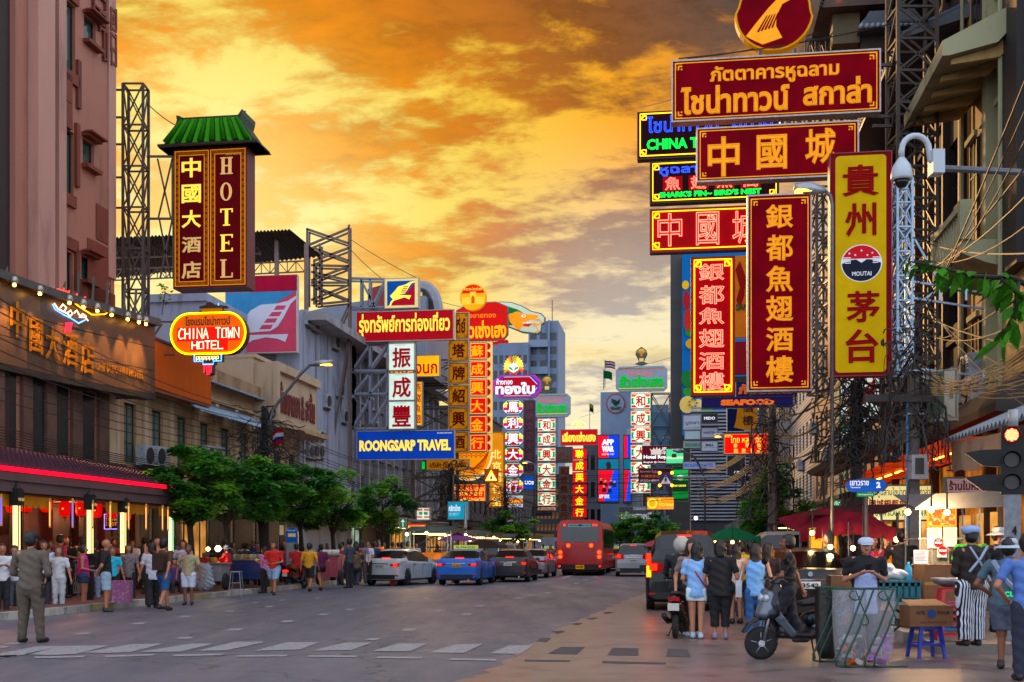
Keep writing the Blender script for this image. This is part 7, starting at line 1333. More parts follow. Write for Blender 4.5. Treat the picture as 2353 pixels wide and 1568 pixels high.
def person(label,px,py,h,face,top,bot,d=None,z=0.0,hair='short',arms=('down','down2'),legs='stand',skin=0,topk='tee',botk='pants',shoes='#1a1614',fat=1.0,fem=0,hat=None,bag=None,group=None,lod=None,hairm=None,tilt=0,apron=None,extra=None,wave=None,bwave=None,topm=None):
 """px,py foot point (py None when d given); face 0 = seen from behind, 180 = facing the camera, + = turned to the right"""
 global NPEOPLE; NPEOPLE+=1
 if d is None: d=(EYE-z)*FPX/(py-HOR)
 x=(px-CX)*d/FPX; t=thing('person',label,'person',(x,d,z),-R(face),group or 'people in the street')
 near=d<24; mid=d<36; vox=(.0105 if near else .017 if mid else .026)/1.0
 H=h; sw=(.112 if fem else .128)*(1+.35*(fat-1)); hw=.055*fat
 S_=lambda p:(p[0]*H,p[1]*H,p[2]*H)
 st={'stand':((.055,.0,.0),(.055,.0,.0)),'apart':((.085,.0,.0),(.085,.02,0)),'walk':((.05,.14,.0),(.05,-.14,.03)),'sit':None,'walk2':((.05,-.12,.02),(.05,.13,0)),'close':((.04,0.02,0),(.04,-.01,0))}[legs]
 body=[];L=[]
 hipz=.50 if legs!='sit' else .30
 dz=hipz-.50
 for i,s in enumerate((-1,1)):
  hip=(s*.052*fat,0,.505+dz)
  if legs=='sit': kn=(s*.09,.24,.30); an=(s*.09,.26,.05)
  else:
   fx,fy,fz=st[i]; an=(s*fx,fy*1.0,.045+fz); kn=(s*(fx+.052)/2,fy*.5+(.035 if abs(fy)>.05 else .012),.275+fz*.4)
  L.append((hip,kn,an))
  body+= [cap(S_(hip),S_(kn),.052*H*fat,.034*H*(fat*.5+.5)),cap(S_(kn),S_(an),.034*H,.022*H)]
  body.append(cap(S_((an[0],an[1]-.012,an[2]-.02)),S_((an[0]+s*.012,an[1]+.075,an[2]-.028)),.019*H,.017*H))
 zc=dz
 tz=lambda z_:z_+dz
 body+= [cap(S_((0,0,tz(.53))),S_((0,0,tz(.63))),.082*H*fat,.072*H*fat,(1,.72,1)),cap(S_((0,0,tz(.63))),S_((0,0,tz(.75))),.072*H*fat,.085*H*(.6+.4*fat),(1.1,.68,1)),cap(S_((-sw*.7,0,tz(.795))),S_((sw*.7,0,tz(.795))),.04*H,.04*H),cap(S_((0,0,tz(.80))),S_((0,.008,tz(.87))),.031*H,.028*H)]
 hc=(0,.012+.03*tilt,tz(.93)-.012*tilt)
 body+= [cap(S_((0,hc[1]-.005,hc[2]+.012)),S_((0,hc[1]+.006,hc[2]-.012)),.058*H,.05*H,(.86,1,1)),cap(S_((0,hc[1]+.018,hc[2]-.035)),S_((0,hc[1]+.022,hc[2]-.045)),.03*H,.024*H)]
 if near or mid: body+= [cap(S_((0,hc[1]+.055,hc[2]+.005)),S_((0,hc[1]+.066,hc[2]-.014)),.007*H,.011*H)]+[cap(S_((s*.05,hc[1]-.002,hc[2]+.006)),S_((s*.052,hc[1]-.004,hc[2]-.014)),.009*H,.007*H,(.6,1,1)) for s in(-1,1)]
 W=[]
 for s,ar in zip((-1,1),arms):
  e,w=ARMS[ar]; sh=(s*sw,0,tz(.80)); el=(s*(e[0]+(sw-.128)),e[1],tz(e[2])); wr=(s*w[0],w[1],tz(w[2])); W.append((sh,el,wr))
  body+= [cap(S_(sh),S_(el),.028*H*(.7+.3*fat),.022*H),cap(S_(el),S_(wr),.022*H,.0145*H)]
  dv=np.array(wr)-np.array(el); dv/=np.linalg.norm(dv); pm=np.array(wr)+dv*.03
  if near or mid:
   body.append(cap(S_(np.array(wr)+dv*.008),S_(pm),.015*H,.019*H,(1,.8,1)))
   sd=np.cross(dv,(s*1.0,0,0.001)); sd=sd/max(1e-6,np.linalg.norm(sd))
   fwd=sd if abs(dv[2])>.5 else np.array((1.,0,0))
   for q in range(4):
    o=fwd*((q-1.5)*.0105); L_=(.032,.038,.036,.028)[q]; p0=pm+o+dv*.01; p1=p0+dv*L_*.6+np.array((-s*.004,0,0)); p2=p1+dv*L_*.45+np.array((-s*.012,.0,0))
    body+= [cap(S_(p0),S_(p1),.0058*H,.0054*H),cap(S_(p1),S_(p2),.0054*H,.0046*H)]
   tb=pm-dv*.012+fwd*.018; body.append(cap(S_(tb),S_(tb+dv*.022+fwd*.012),.0066*H,.0054*H))
  else: body.append(cap(S_(wr),S_(np.array(wr)+dv*.07),.016*H,.013*H,(1,.8,1)))
 sdf_obj('body',body,vox,SKIN[skin],t,.012 if near else .018)
 T_=topm or cloth(top,wave); ex=.010*H; e2=.012*H
 sh=[]; lowz={'tee':.49,'long':.48,'tank':.49,'dress':.34,'polo':.49,'loose':.44,'camisole':.46}.get(topk,.49)
 sh+= [cap(S_((0,0,tz(lowz+.03))),S_((0,.003,tz(.63))),.088*H*fat+ex,.078*H*fat+ex,(1,.76,1)),cap(S_((0,0,tz(.63))),S_((0,0,tz(.755))),.076*H*fat+ex,.088*H*(.6+.4*fat)+ex*.6,(1.12,.72,1))]
 if topk in('loose','dress'): sh.append(cap(S_((0,0,tz(lowz+.02))),S_((0,0,tz(.7))),.105*H*fat,.085*H*fat,(1,.74,1)))
 if topk not in('tank','camisole'): sh.append(cap(S_((-sw*.72,0,tz(.79))),S_((sw*.72,0,tz(.79))),.043*H,.043*H))
 else: sh+= [cap(S_((s*.06,y,tz(.76))),S_((s*.055,y*.5,tz(.825))),.016*H,.012*H) for s in(-1,1) for y in(-.04,.04)]
 for (a,b,c) in W:
  a,b,c=map(np.array,(a,b,c))
  if topk in('tee','polo','dress','loose'): sh.append(cap(S_(a),S_(a+(b-a)*.62),.036*H*(.75+.25*fat),.034*H))
  if topk=='long': sh+= [cap(S_(a),S_(b),.036*H*(.75+.25*fat),.031*H),cap(S_(b),S_(b+(c-b)*.85),.031*H,.022*H)]
 sdf_obj('shirt' if topk!='dress' else 'dress',sh,vox*1.05,T_,t,.02,(tz(lowz)*H,None),.0055)
 if botk!='none' and topk!='dress' or botk=='leggings':
  B_=cloth(bot,bwave); bl=[cap(S_((0,0,tz(.505))),S_((0,0,tz(.56))),.088*H*fat,.08*H*fat,(1,.78,1))]; cut={'pants':.035,'leggings':.05,'shorts':.30,'short':.40,'capri':.13,'skirt':.27,'wide':.06,'jeans':.045}[botk]
  r1={'wide':.058,'pants':.045,'skirt':.05,'shorts':.054,'short':.058,'capri':.042,'leggings':.036,'jeans':.042}[botk]; r2={'wide':.06,'pants':.037,'skirt':.05,'shorts':.05,'short':.05,'capri':.04,'leggings':.027,'jeans':.034}[botk]
  for (a,b,c) in L: bl+= [cap(S_(a),S_(b),.062*H*fat,r1*H*(.5+.5*fat)),cap(S_(b),S_((c[0],c[1],c[2]-.01)),r1*H*(.5+.5*fat),r2*H)]
  if botk=='skirt': bl=[cap(S_((0,0,.53)),S_((0,0,.3)),.085*H*fat,.10*H*fat,(1,.75,1))]
  if legs=='sit': cut={'pants':.04}.get(botk,.16)
  sdf_obj({'pants':'trousers','wide':'trousers','jeans':'jeans','skirt':'skirt','leggings':'leggings'}.get(botk,'shorts'),bl,vox*1.05,B_,t,.018,(cut*H,None),.0045)
 if shoes:
  for s,(a,b,c) in zip((-1,1),L): sdf_obj('shoe',[cap(S_((c[0],c[1]-.018,c[2]-.015)),S_((c[0]+s*.012,c[1]+.085,c[2]-.022)),.029*H,.024*H,(.9,1,.9)),cap(S_((c[0],c[1]-.005,c[2]+.01)),S_((c[0],c[1]-.012,c[2]-.01)),.027*H,.028*H)],vox,M(shoes,.6,0,.12,10,.1),t,.015,((c[2]-.043)*H,None))
 hm=hairm or HAIR; hcz=hc[2]; hy=hc[1]
 if hair!='bald':
  hp=[cap(S_((0,hy-.012,hcz+.022)),S_((0,hy-.014,hcz-.004)),.0635*H,.06*H,(.9,1,1))]
  if hair in('bob','long'): hp+= [cap(S_((s*.04,hy-.016,hcz)),S_((s*.043,hy-.018,hcz-(.06 if hair=='bob' else .12))),.026*H,.02*H) for s in(-1,1)]+[cap(S_((0,hy-.04,hcz)),S_((0,hy-.045,hcz-(.07 if hair=='bob' else .17))),.045*H,.038*H if hair=='bob' else .03*H,(1.15,.7,1))]
  if hair=='bun': hp.append(cap(S_((0,hy-.075,hcz+.02)),S_((0,hy-.08,hcz)),.028*H))
  v,f=sdf_mesh(hp,vox,.02,None,.0025)
  if len(v):
   keep=~((v[:,1]>(hy+.022)*H)&(v[:,2]<(hcz+.045)*H)); fk=keep[f].all(1); link('hair',npmesh('hair',v,f[fk],[hm],None,True),t)
 if mid and abs(face)>60:
  for s in(-1,1): MB().ball(S_((s*.02,hy+.052,hcz+.008)),(.007*H,.005*H,.004*H),8).build('eye',BLACK,t,True)
  MB().ball(S_((0,hy+.055,hcz-.031)),(.014*H,.004*H,.003*H),8).build('mouth',M('#6c2c24',.5,0,0,5,0),t,True)
 if hat:
  hmm=MB(); kd,hcl=hat; z0=(hcz+.022)*H; c0=(0,hy*H,z0); hmt=M(hcl,.8,0,.1,10,.1)
  if kd=='cap': hmm.lathe([(.063*H,0),(.064*H,.02*H),(.055*H,.042*H),(.03*H,.055*H),(.002,.058*H)],16,c0); hmm.add([(-.05*H,(hy+.04)*H,z0+.006),(.05*H,(hy+.04)*H,z0+.006),(.042*H,(hy+.105)*H,z0-.008),(-.042*H,(hy+.105)*H,z0-.008),(-.05*H,(hy+.04)*H,z0-.002),(.05*H,(hy+.04)*H,z0-.002),(.042*H,(hy+.105)*H,z0-.016),(-.042*H,(hy+.105)*H,z0-.016)],[(0,1,2,3),(7,6,5,4),(2,1,5,6),(3,2,6,7),(0,3,7,4)])
  if kd=='brim': hmm.lathe([(.063*H,0),(.062*H,.03*H),(.05*H,.05*H),(.002,.056*H)],16,c0); hmm.lathe([(.06*H,.004),(.115*H,-.022*H),(.116*H,-.025*H),(.06*H,-.002)],18,c0)
  if kd=='puffy': hmm.lathe([(.062*H,-.01),(.075*H,.012*H),(.082*H,.03*H),(.07*H,.052*H),(.03*H,.066*H),(.002,.068*H)],18,c0); hmm.add([(-.045*H,(hy+.045)*H,z0),(.045*H,(hy+.045)*H,z0),(.035*H,(hy+.1)*H,z0-.012),(-.035*H,(hy+.1)*H,z0-.012)],[(0,1,2,3),(3,2,1,0)])
  if kd=='helmet': hmm.ball((0,hy*H,(hcz+.005)*H),(.083*H,.09*H,.088*H),16)
  hmm.build('helmet' if kd=='helmet' else 'hat',hmt,t,True)
 if bag:
  kd,bc=bag; m=MB()
  if kd=='tote': m.poly([(-.07,0),(.07,0),(.08,.28),(-.08,.28)],-.05,.05); o=m.build('tote_bag',cloth(bc),t,loc=(-.14*H-.05,0,.45*H),rz=R(90)); s2=MB(); s2.tube([(-.13*H-.05,-.06,.45*H+.27),(-.13*H+.01,-.01,.81*H),(-.13*H-.05,.06,.45*H+.27)],.012,4); s2.build('strap',cloth(bc),t)
  if kd=='shoulder': m.ball((0,0,0),(.04,.14,.11),12); m.build('shoulder_bag',M(bc,.5,0,.1,5,.1),t,True,loc=(.155*H,0,.52*H)); s2=MB(); s2.tube([(.14*H,-.1,.55*H),(.10*H,0,.825*H),(.14*H,.1,.55*H)],.01,4); s2.build('strap',M(bc,.5,0,.1,5,.1),t)
  if kd=='cross':
   for sg in(1,-1): m.tube([(-.09*H,sg*.02,.81*H),(0,-.07*H*fat-.02,.68*H),(.11*H,-.05*H,.52*H)] if sg==1 else [(-.09*H,.0,.81*H),(0,.07*H*fat+.02,.68*H),(.11*H,.05*H,.52*H)],.012,4)
   m.build('strap',cloth(bc),t)
  if kd=='plastic':
   v,f=sdf_mesh([cap((0,0,0),(0,0,-.2),.05,.11,(1,.6,1))],.02,.02,None,.008); o=link('shopping_bag',npmesh('shopping_bag',v,f,[M(bc,.35,0,.12,6,.3)],None,True),t); w=W[0][2]; o.location=(w[0]*H,w[1]*H,(w[2]-.1)*H)
  if kd=='back': m.box((0,-.1*H,.68*H),(.28,.15,.4)); m.build('backpack',cloth(bc),t)
 if apron:
  a=[cap(S_((0,.022,.52)),S_((0,.022,.64)),.082*H*fat,.08*H*fat,(1,.8,1)),cap(S_((0,.024,.64)),S_((0,.02,.74)),.07*H*fat,.05*H,(1,.95,1)),cap(S_((0,.03,.38)),S_((0,.022,.52)),.085*H*fat,.085*H*fat,(1,.75,1))]
  v,f=sdf_mesh(a,vox,.02,(.36*H,None),.002); keep=v[:,1]>.012*H; link('apron',npmesh('apron',v,f[keep[f].all(1)],[cloth(apron)],None,True),t)
 return t,H,W
PP=person
LG='crowd on the left pavement'
t,H,W=PP('police officer in brown uniform and dark beret seen from behind in the road',70,1478,1.80,8,'#4c4238','#453a30',topk='long',fat=1.16,legs='apart',arms=('front','front'),shoes='#08080a',hat=('cap','#18181c'),group='officers',botk='pants')
MB().lathe([(.150*1.1,0),(.152*1.1,.05)],20,(0,0,.93)).build('belt',BLACK,t,True).scale=(1,.78,1); MB().box((.2,.0,.85),(.07,.12,.22)).build('holster',BLACK,t); MB().box((.245,.03,1.34),(.012,.09,.1)).build('arm_patch',M('#3070b0',.5),t); MB().tube([(-.2,.05,1.42),(-.235,.0,1.3),(-.2,-.05,1.22)],.012,5).build('lanyard',M('#7a0c14',.6),t)
PP('woman in white shirt and white trousers with black shoulder bag facing the road',135,1402,1.56,172,'#a8aaae','#a4a6ac',skin=2,fem=1,hair='bob',hairm=GREYH,bag=('shoulder','#101012'),topk='tee',botk='pants',group=LG,shoes='#14100e')
PP('person in white shirt at the left frame edge looking at a phone',5,1417,1.62,150,'#b0b0b4','#16161a',arms=('phone','phone'),group=LG)
PP('woman in light top holding a white plastic bag behind the officer',33,1414,1.58,160,'#a0a4ac','#404450',fem=1,hair='short',bag=('plastic','#c4c8cc'),botk='capri',group=LG)
PP('young man in white shirt with blue collar half hidden by the officer',100,1402,1.7,150,'#a4b0c4','#2c3040',arms=('phone','down'),group=LG)
PP('stout woman in magenta sleeveless top and denim shorts, arms crossed',191,1397,1.60,75,'#a8106c','#1c2c48',fat=1.35,fem=1,hair='bun',topk='tank',botk='short',arms=('cross','front'),legs='close',group=LG,shoes='#2c2a2c')
PP('man in black shirt and pale jeans behind the magenta top',217,1386,1.76,10,'#101014','#7088a8',group=LG,botk='jeans')
PP('bald man in black tee and pale shorts with hands behind his back',243,1407,1.74,70,'#121216','#7c90a0',hair='bald',arms=('back','back'),botk='shorts',fat=1.15,group=LG,skin=0,shoes='#2a2624')
PP('woman in cyan vest over black behind the bald man',258,1390,1.55,150,'#1898b0','#101014',fem=1,botk='short',hair='short',hairm=GREYH,group=LG)
PP('woman in patterned grey blouse standing beside a pink flowered suitcase',296,1386,1.62,175,'#5c5458','#1c181c',fem=1,hair='bob',topk='loose',botk='wide',group=LG,topm=M('#6c6468',.85,0,.9,22,.1,dirt='#2a1c28'))
PP('slim woman in black dress with folded arms near the shutter',331,1377,1.62,100,'#121216','#121216',fem=1,hair='bob',topk='dress',botk='leggings',arms=('cross','cross'),group=LG,shoes='#688c20')
PP('man in brown shirt and blue shorts walking with a backpack',376,1405,1.76,25,'#3c2410','#104070',legs='walk',botk='shorts',bag=('back','#2c1a10'),arms=('walk','walkb'),group=LG)
PP('person in white tee and loose black trousers walking beside the brown shirt',350,1399,1.66,-20,'#9a9ca4','#101014',fem=1,botk='wide',topk='loose',legs='walk2',hair='bob',group=LG)
PP('shaven man in salmon shirt with a white cloth on his shoulder',363,1385,1.80,-60,'#9c5440','#2c2c34',hair='bald',arms=('up','down'),group=LG)
PP('older man in beige pocket vest over purple shirt and white shorts',433,1391,1.60,175,'#8c8468','#a4acbc',hairm=GREYH,skin=1,botk='shorts',fat=1.15,group=LG,shoes='#14100e',topm=cloth('#8a8060'))
PP('man in striped red, white and blue polo shirt',421,1372,1.76,165,'#a8b0c0','#1c2440',topk='polo',group=LG,wave=('Z',8,'#6c2c48',.72))
PP('person crouching low in purple behind the vest man',400,1374,1.5,150,'#3c2450','#1c1820',legs='sit',group=LG)
PP('woman in red blouse and pale sun hat leaning over the white drink cart',522,1364,1.62,-75,'#a01018','#101014',fem=1,hat=('brim','#8c94b4'),arms=('reach','front'),group=LG,topk='polo')
PP('woman with dark long hair behind the drink cart',497,1354,1.6,170,'#282430','#181820',fem=1,hair='long',group=LG)
PP('person in grey jacket ordering at the lit doorway',478,1350,1.62,10,'#4c4850','#282830',group=LG)
PP('man in black and white striped tee behind the blue food cart',563,1352,1.7,5,'#50545c','#14141a',group=LG,wave=('Z',7,'#101014',.5),hat=('cap','#14141a'))
PP('vendor in blue tee and pink cap behind the blue food cart',592,1353,1.66,170,'#1c3c80','#1c1c24',hat=('cap','#b078a0'),group=LG)
PP('girl in pink tee and black trousers with yellow side stripe',607,1364,1.56,-70,'#a85898','#101014',fem=1,hair='long',arms=('phone','phone'),group=LG,topk='tee')
PP('stout man in red tee and pale denim shorts walking toward the camera',629,1368,1.72,185,'#a8180c','#6c88a4',fat=1.25,botk='shorts',legs='walk',arms=('front','front'),group=LG)
PP('person in magenta tee at the bus stop sign',650,1347,1.62,-40,'#8c1050','#181820',fem=1,hair='short',group=LG)
PP('man in yellow tee and black shorts striding past the parked motorcycle',711,1361,1.68,10,'#b07c10','#101014',botk='shorts',legs='walk',hair='short',group=LG)
PP('person in yellow shirt behind the seated motorcycle rider',695,1349,1.62,-10,'#b09014','#2c2c34',group=LG)
PP('woman in purple top and black shorts behind the yellow tee',738,1358,1.66,-30,'#50103c','#0c0c10',fem=1,botk='short',legs='walk2',group=LG,hair='bun')
PP('man in red shirt and jeans beside the pink transparent stall',782,1345,1.70,20,'#981418','#1c3458',botk='jeans',group=LG)
PP('man in bright red jersey further along the pavement',798,1337,1.72,160,'#b00c14','#20283c',group=LG)
PP('man in yellow shirt with black apron left of the white sedan',848,1333,1.72,175,'#b07c08','#14141a',group=LG,apron='#121216')
cols=['#2c3440','#7c1c24','#5c5c64','#b0b4bc','#1c2c50','#8c4c28','#3c2c2c','#50586c','#a0283c','#14141a','#6c7c3c','#90989c']
desc=['dark slate','crimson','mid grey','off white','navy','rust brown','dark brown','blue grey','raspberry','black','olive','pale grey']
rg_=random.Random(11); places=[]
for i in range(12): places.append((800+i*14+rg_.randint(-4,4),40+i*2.2,'L'))
for i in range(18): places.append((500+i*19+rg_.randint(-5,5),44+i*1.3,'M'))
for i in range(12): places.append((1010+i*18+rg_.randint(-5,5),66+i*2.4,'T'))
for i in range(15): places.append((90+i*24+rg_.randint(-6,6),30.5+i*.9,'C'))
for i,(px,dd,w) in enumerate(places):
 c=i%12; p=['shopper near the stalls left of the white sedan','walker beside the shutters behind the motorcycle','customer at the food stalls behind the cars','waiting in shade under the hotel canopy'][('L','M','T','C').index(w)]
 PP('%s top, %s'%(desc[c],p),px,None,1.55+.2*rg_.random(),rg_.choice((0,40,160,190,-60,90)),cols[c],['#14141a','#28303c','#3c3430'][i%3],d=dd,z=.15,fem=i%2,hair=['short','long','bob','short'][i%4],legs=['stand','walk','apart'][i%3],arms=[('down','down2'),('phone','down'),('walk','walkb'),('front','hip')][i%4],skin=i%3,group='background shoppers')
PP('man in blue tee and dark shorts walking left of the red bus',1248,1306,1.74,0,'#0c3c88','#14141a',botk='shorts',legs='walk',group='people among the cars')
PP('woman in checked pink grey shirt and black capri trousers beside the red bus',1265,1320,1.66,175,'#7c5458','#0c0c10',fem=1,botk='capri',legs='walk',hair='short',group='people among the cars')
PP('man in white tee left of the blue tee by the yellow topped bus',1231,1298,1.7,180,'#a0a8b8','#282c34',group='people among the cars',hat=('cap','#c0c0b8'))
PP('woman in grey skirt between the silver off-roader and black van',1503,1340,1.66,5,'#5c5468','#646478',fem=1,botk='skirt',hair='bob',group='people among the cars')
RG='group standing in the road on the right'
PP('woman in blue shirt, white shorts and red bag strap seen from behind',1601,1469,1.62,8,'#6c94cc','#b0bcd8',fem=1,hair='long',topk='loose',botk='short',arms=('front','reach'),legs='close',shoes='#a4b4c8',skin=2,bag=('cross','#8c0c1c'),group=RG)
PP('woman all in black with cropped trousers and grey sneakers seen from behind',1655,1470,1.66,5,'#0b0b0e','#0b0b0e',fem=1,fat=1.25,hair='bob',topk='loose',botk='capri',shoes='#7c7088',group=RG)
PP('woman in pale blue sleeveless top and jeans with white tote bag',1736,1472,1.60,10,'#6090c8','#204878',fem=1,hair='long',hairm=HAIRB,topk='camisole',botk='jeans',bag=('tote','#98a0a8'),group=RG,shoes='#8c2c3c',skin=2)
PP('woman facing the camera behind the blue shirt in white trainers',1588,1462,1.66,170,'#6c5c58','#101014',fem=1,hair='long',botk='jeans',group=RG,shoes='#a8bccc',skin=2)
PP('woman in beige top and dark green shorts behind the black clothes',1692,1434,1.60,-15,'#a08c80','#24261c',fem=1,hair='long',botk='short',group=RG,skin=2,bag=('plastic','#a0a4a8'))
PP('man in mustard tee standing behind the group in the road',1706,1418,1.66,20,'#b08c08','#1c2434',group=RG)
PP('woman in dark red brown dress right behind the tote bag woman',1764,1452,1.62,15,'#1c0c12','#1c0c12',fem=1,hair='long',hairm=HAIRB,topk='dress',botk='leggings',group=RG)
PP('tall man in black tee walking past the black sedan',1812,1474,1.74,-80,'#08080c','#101420',legs='walk',arms=('walk','walkb'),skin=1,group=RG,shoes='#181c28',d=18.4)
PP('auburn haired woman at the back of the group in the road',1680,1405,1.62,0,'#5c4840','#282428',fem=1,hair='bob',hairm=HAIRB,group=RG)
PP('short haired man at the back of the group by the van',1725,1398,1.68,60,'#3c4c3c','#282830',group=RG)
VG='vendors and customers at the right stalls'
t,H,W=PP('vendor in white cap and white apron looking down at his phone',1988,None,1.70,190,'#0e0f14','#14141a',d=16.6,z=0,fat=1.2,arms=('phone','phone'),hat=('cap','#b4c0d4'),apron='#8c98c4',group=VG,skin=2,tilt=1)
MB().box((0,.34,1.26),(.075,.015,.15),rx=R(-35)).build('phone',BLACK,t)
t,H,W=PP('vendor in dark brown jumper and vertical striped trousers seen from behind',2232,None,1.62,-12,'#1c120c','#b0b4c0',d=16.0,z=.2,fat=1.3,fem=1,topk='long',botk='wide',arms=('front','front'),hat=('puffy','#8ca4d0'),hair='short',shoes='#1c1412',bwave=('X',9,'#0c0e14',.5),group=VG)
m=MB(); m.tube([(-.13,-.165,1.36),(.0,-.20,1.15),(.2,-.14,.9)],.016,4); m.tube([(.13,-.165,1.36),(0,-.21,1.2),(-.14,-.17,1.02)],.016,4); m.build('apron_strap',M('#9cacc8',.7),t)
t,H,W=PP('stout man in grey blue tee and grey knee shorts with white brimmed hat',2318,None,1.66,35,'#3c5460','#3c4454',d=14.9,fat=1.32,botk='shorts',hat=('brim','#a8b4c0'),skin=1,shoes='#2a1c16',group=VG,arms=('hip','front'))
m=MB(); m.tube([(-.16,-.12,1.38),(0,-.2,1.15),(.2,-.12,.92)],.03,4); m.tube([(.13,-.15,1.38),(.0,-.21,1.25)],.025,4); m.build('apron_strap',M('#8c98b8',.7),t); lettering(t,'cue',.0,.2,.93,1.0,-.235,LIT('#30e090',.5),.03)
PP('vendor in green tee and white cap serving inside the stall',2232,None,1.68,185,'#0c6c14','#14141a',d=19.2,z=.2,hat=('cap','#94a898'),apron='#94988c',arms=('phone','down'),group=VG)
PP('person in black and white camouflage trousers bending at the stall',2072,None,1.66,15,'#141418','#6c7078',d=20.5,z=.2,botk='wide',hair='bun',arms=('reach','front'),group=VG,bag=('plastic','#b0a8a8'))
PP('customer in blue shirt cut by the right frame edge',2362,None,1.7,10,'#40609c','#1c2030',d=13.6,hair='short',arms=('hip','hip'),bag=('shoulder','#7c5838'),group=VG)
PP('customer in black hooded top behind the hatted man',2292,None,1.66,150,'#0e0e12','#14141a',d=18.6,z=.2,hat=('brim','#b0b0ac'),group=VG,arms=('phone','phone'))
for i,(px,dd,c) in enumerate(((2140,21.5,'#181418'),(2035,22.5,'#3c1c14'),(1905,24,'#20282c'),(2185,22,'#5c2c1c'),(1945,26,'#1c1c24'),(1870,27,'#502018'),(1840,30,'#28303c'),(1790,33,'#6c6058'),(1755,34,'#1c2c3c'),(1880,32,'#702420'),(1735,40,'#3c3430'),(1700,44,'#50506c'),(1720,48,'#8c3c30'),(2005,24,'#2a2018'))):
 PP('customer in %s clothes among the lit stalls on the right'%['black','reddish brown','slate','brick red','near black','dark rust','blue grey','taupe','dark navy','wine red','umber','muted violet','faded red','coffee brown'][i],px,None,1.58+.12*(i%3)/2,[10,170,-60,150,90][i%5],c,'#14141a',d=dd,z=.15,fem=i%2,hair=['short','long','bob'][i%3],group='customers at the lit stalls')
# ================================================================ VEHICLES
def PNT(c,met=.0):
 m=M(c,.3,met,.05,2,.0,coat=.25); m.node_tree.nodes['Principled BSDF'].inputs['Specular IOR Level'].default_value=.25; return m
TAIL=GLOW('#ff1404',7); TAILD=M('#5c0408',.25,0,.1,5,0,coat=.5,emit=.35,ecol='#c00810'); PLATE=M('#b4b4ac',.5,0,.05,6,0,emit=.12)
def interp(tab,x):
 if x<=tab[0][0]: return tab[0][1]
 for (a,b),(c,e) in zip(tab,tab[1:]):
  if x<=c: return b+(e-b)*(x-a)/max(1e-6,c-a)
 return tab[-1][1]
SHAPES={'sedan':dict(L=4.6,W=1.78,H=1.47,belt=[(0,.72),(.03,.95),(.1,1.06),(.55,1.08),(1.0,1.0),(2.0,.96),(3.2,.94),(3.7,.90),(4.3,.78),(4.55,.62),(4.6,.5)],roof=[(0,0),(.5,1.08),(.62,1.10),(1.35,1.40),(1.9,1.47),(2.5,1.46),(3.4,.98),(3.45,.92),(4.6,.5)],wh=(.85,3.6),wr=.32,rw=(.56,1.35)),
'suv':dict(L=4.7,W=1.9,H=1.75,belt=[(0,.7),(.04,1.05),(.1,1.12),(1,1.1),(3.2,1.06),(3.6,1.02),(4.4,.92),(4.65,.7),(4.7,.5)],roof=[(0,0),(.1,1.15),(.15,1.2),(.42,1.66),(.8,1.74),(2.4,1.75),(3.4,1.1),(4.7,.5)],wh=(.95,3.75),wr=.36,rw=(.14,.42)),
'van':dict(L=5.0,W=1.9,H=1.95,belt=[(0,.7),(.03,1.05),(.08,1.15),(4,1.1),(4.4,1.0),(4.85,.85),(5,.5)],roof=[(0,0),(.05,1.15),(.1,1.25),(.28,1.85),(.6,1.95),(3.4,1.95),(4.4,1.15),(5,.5)],wh=(.9,4.0),wr=.34,rw=(.08,.28))}
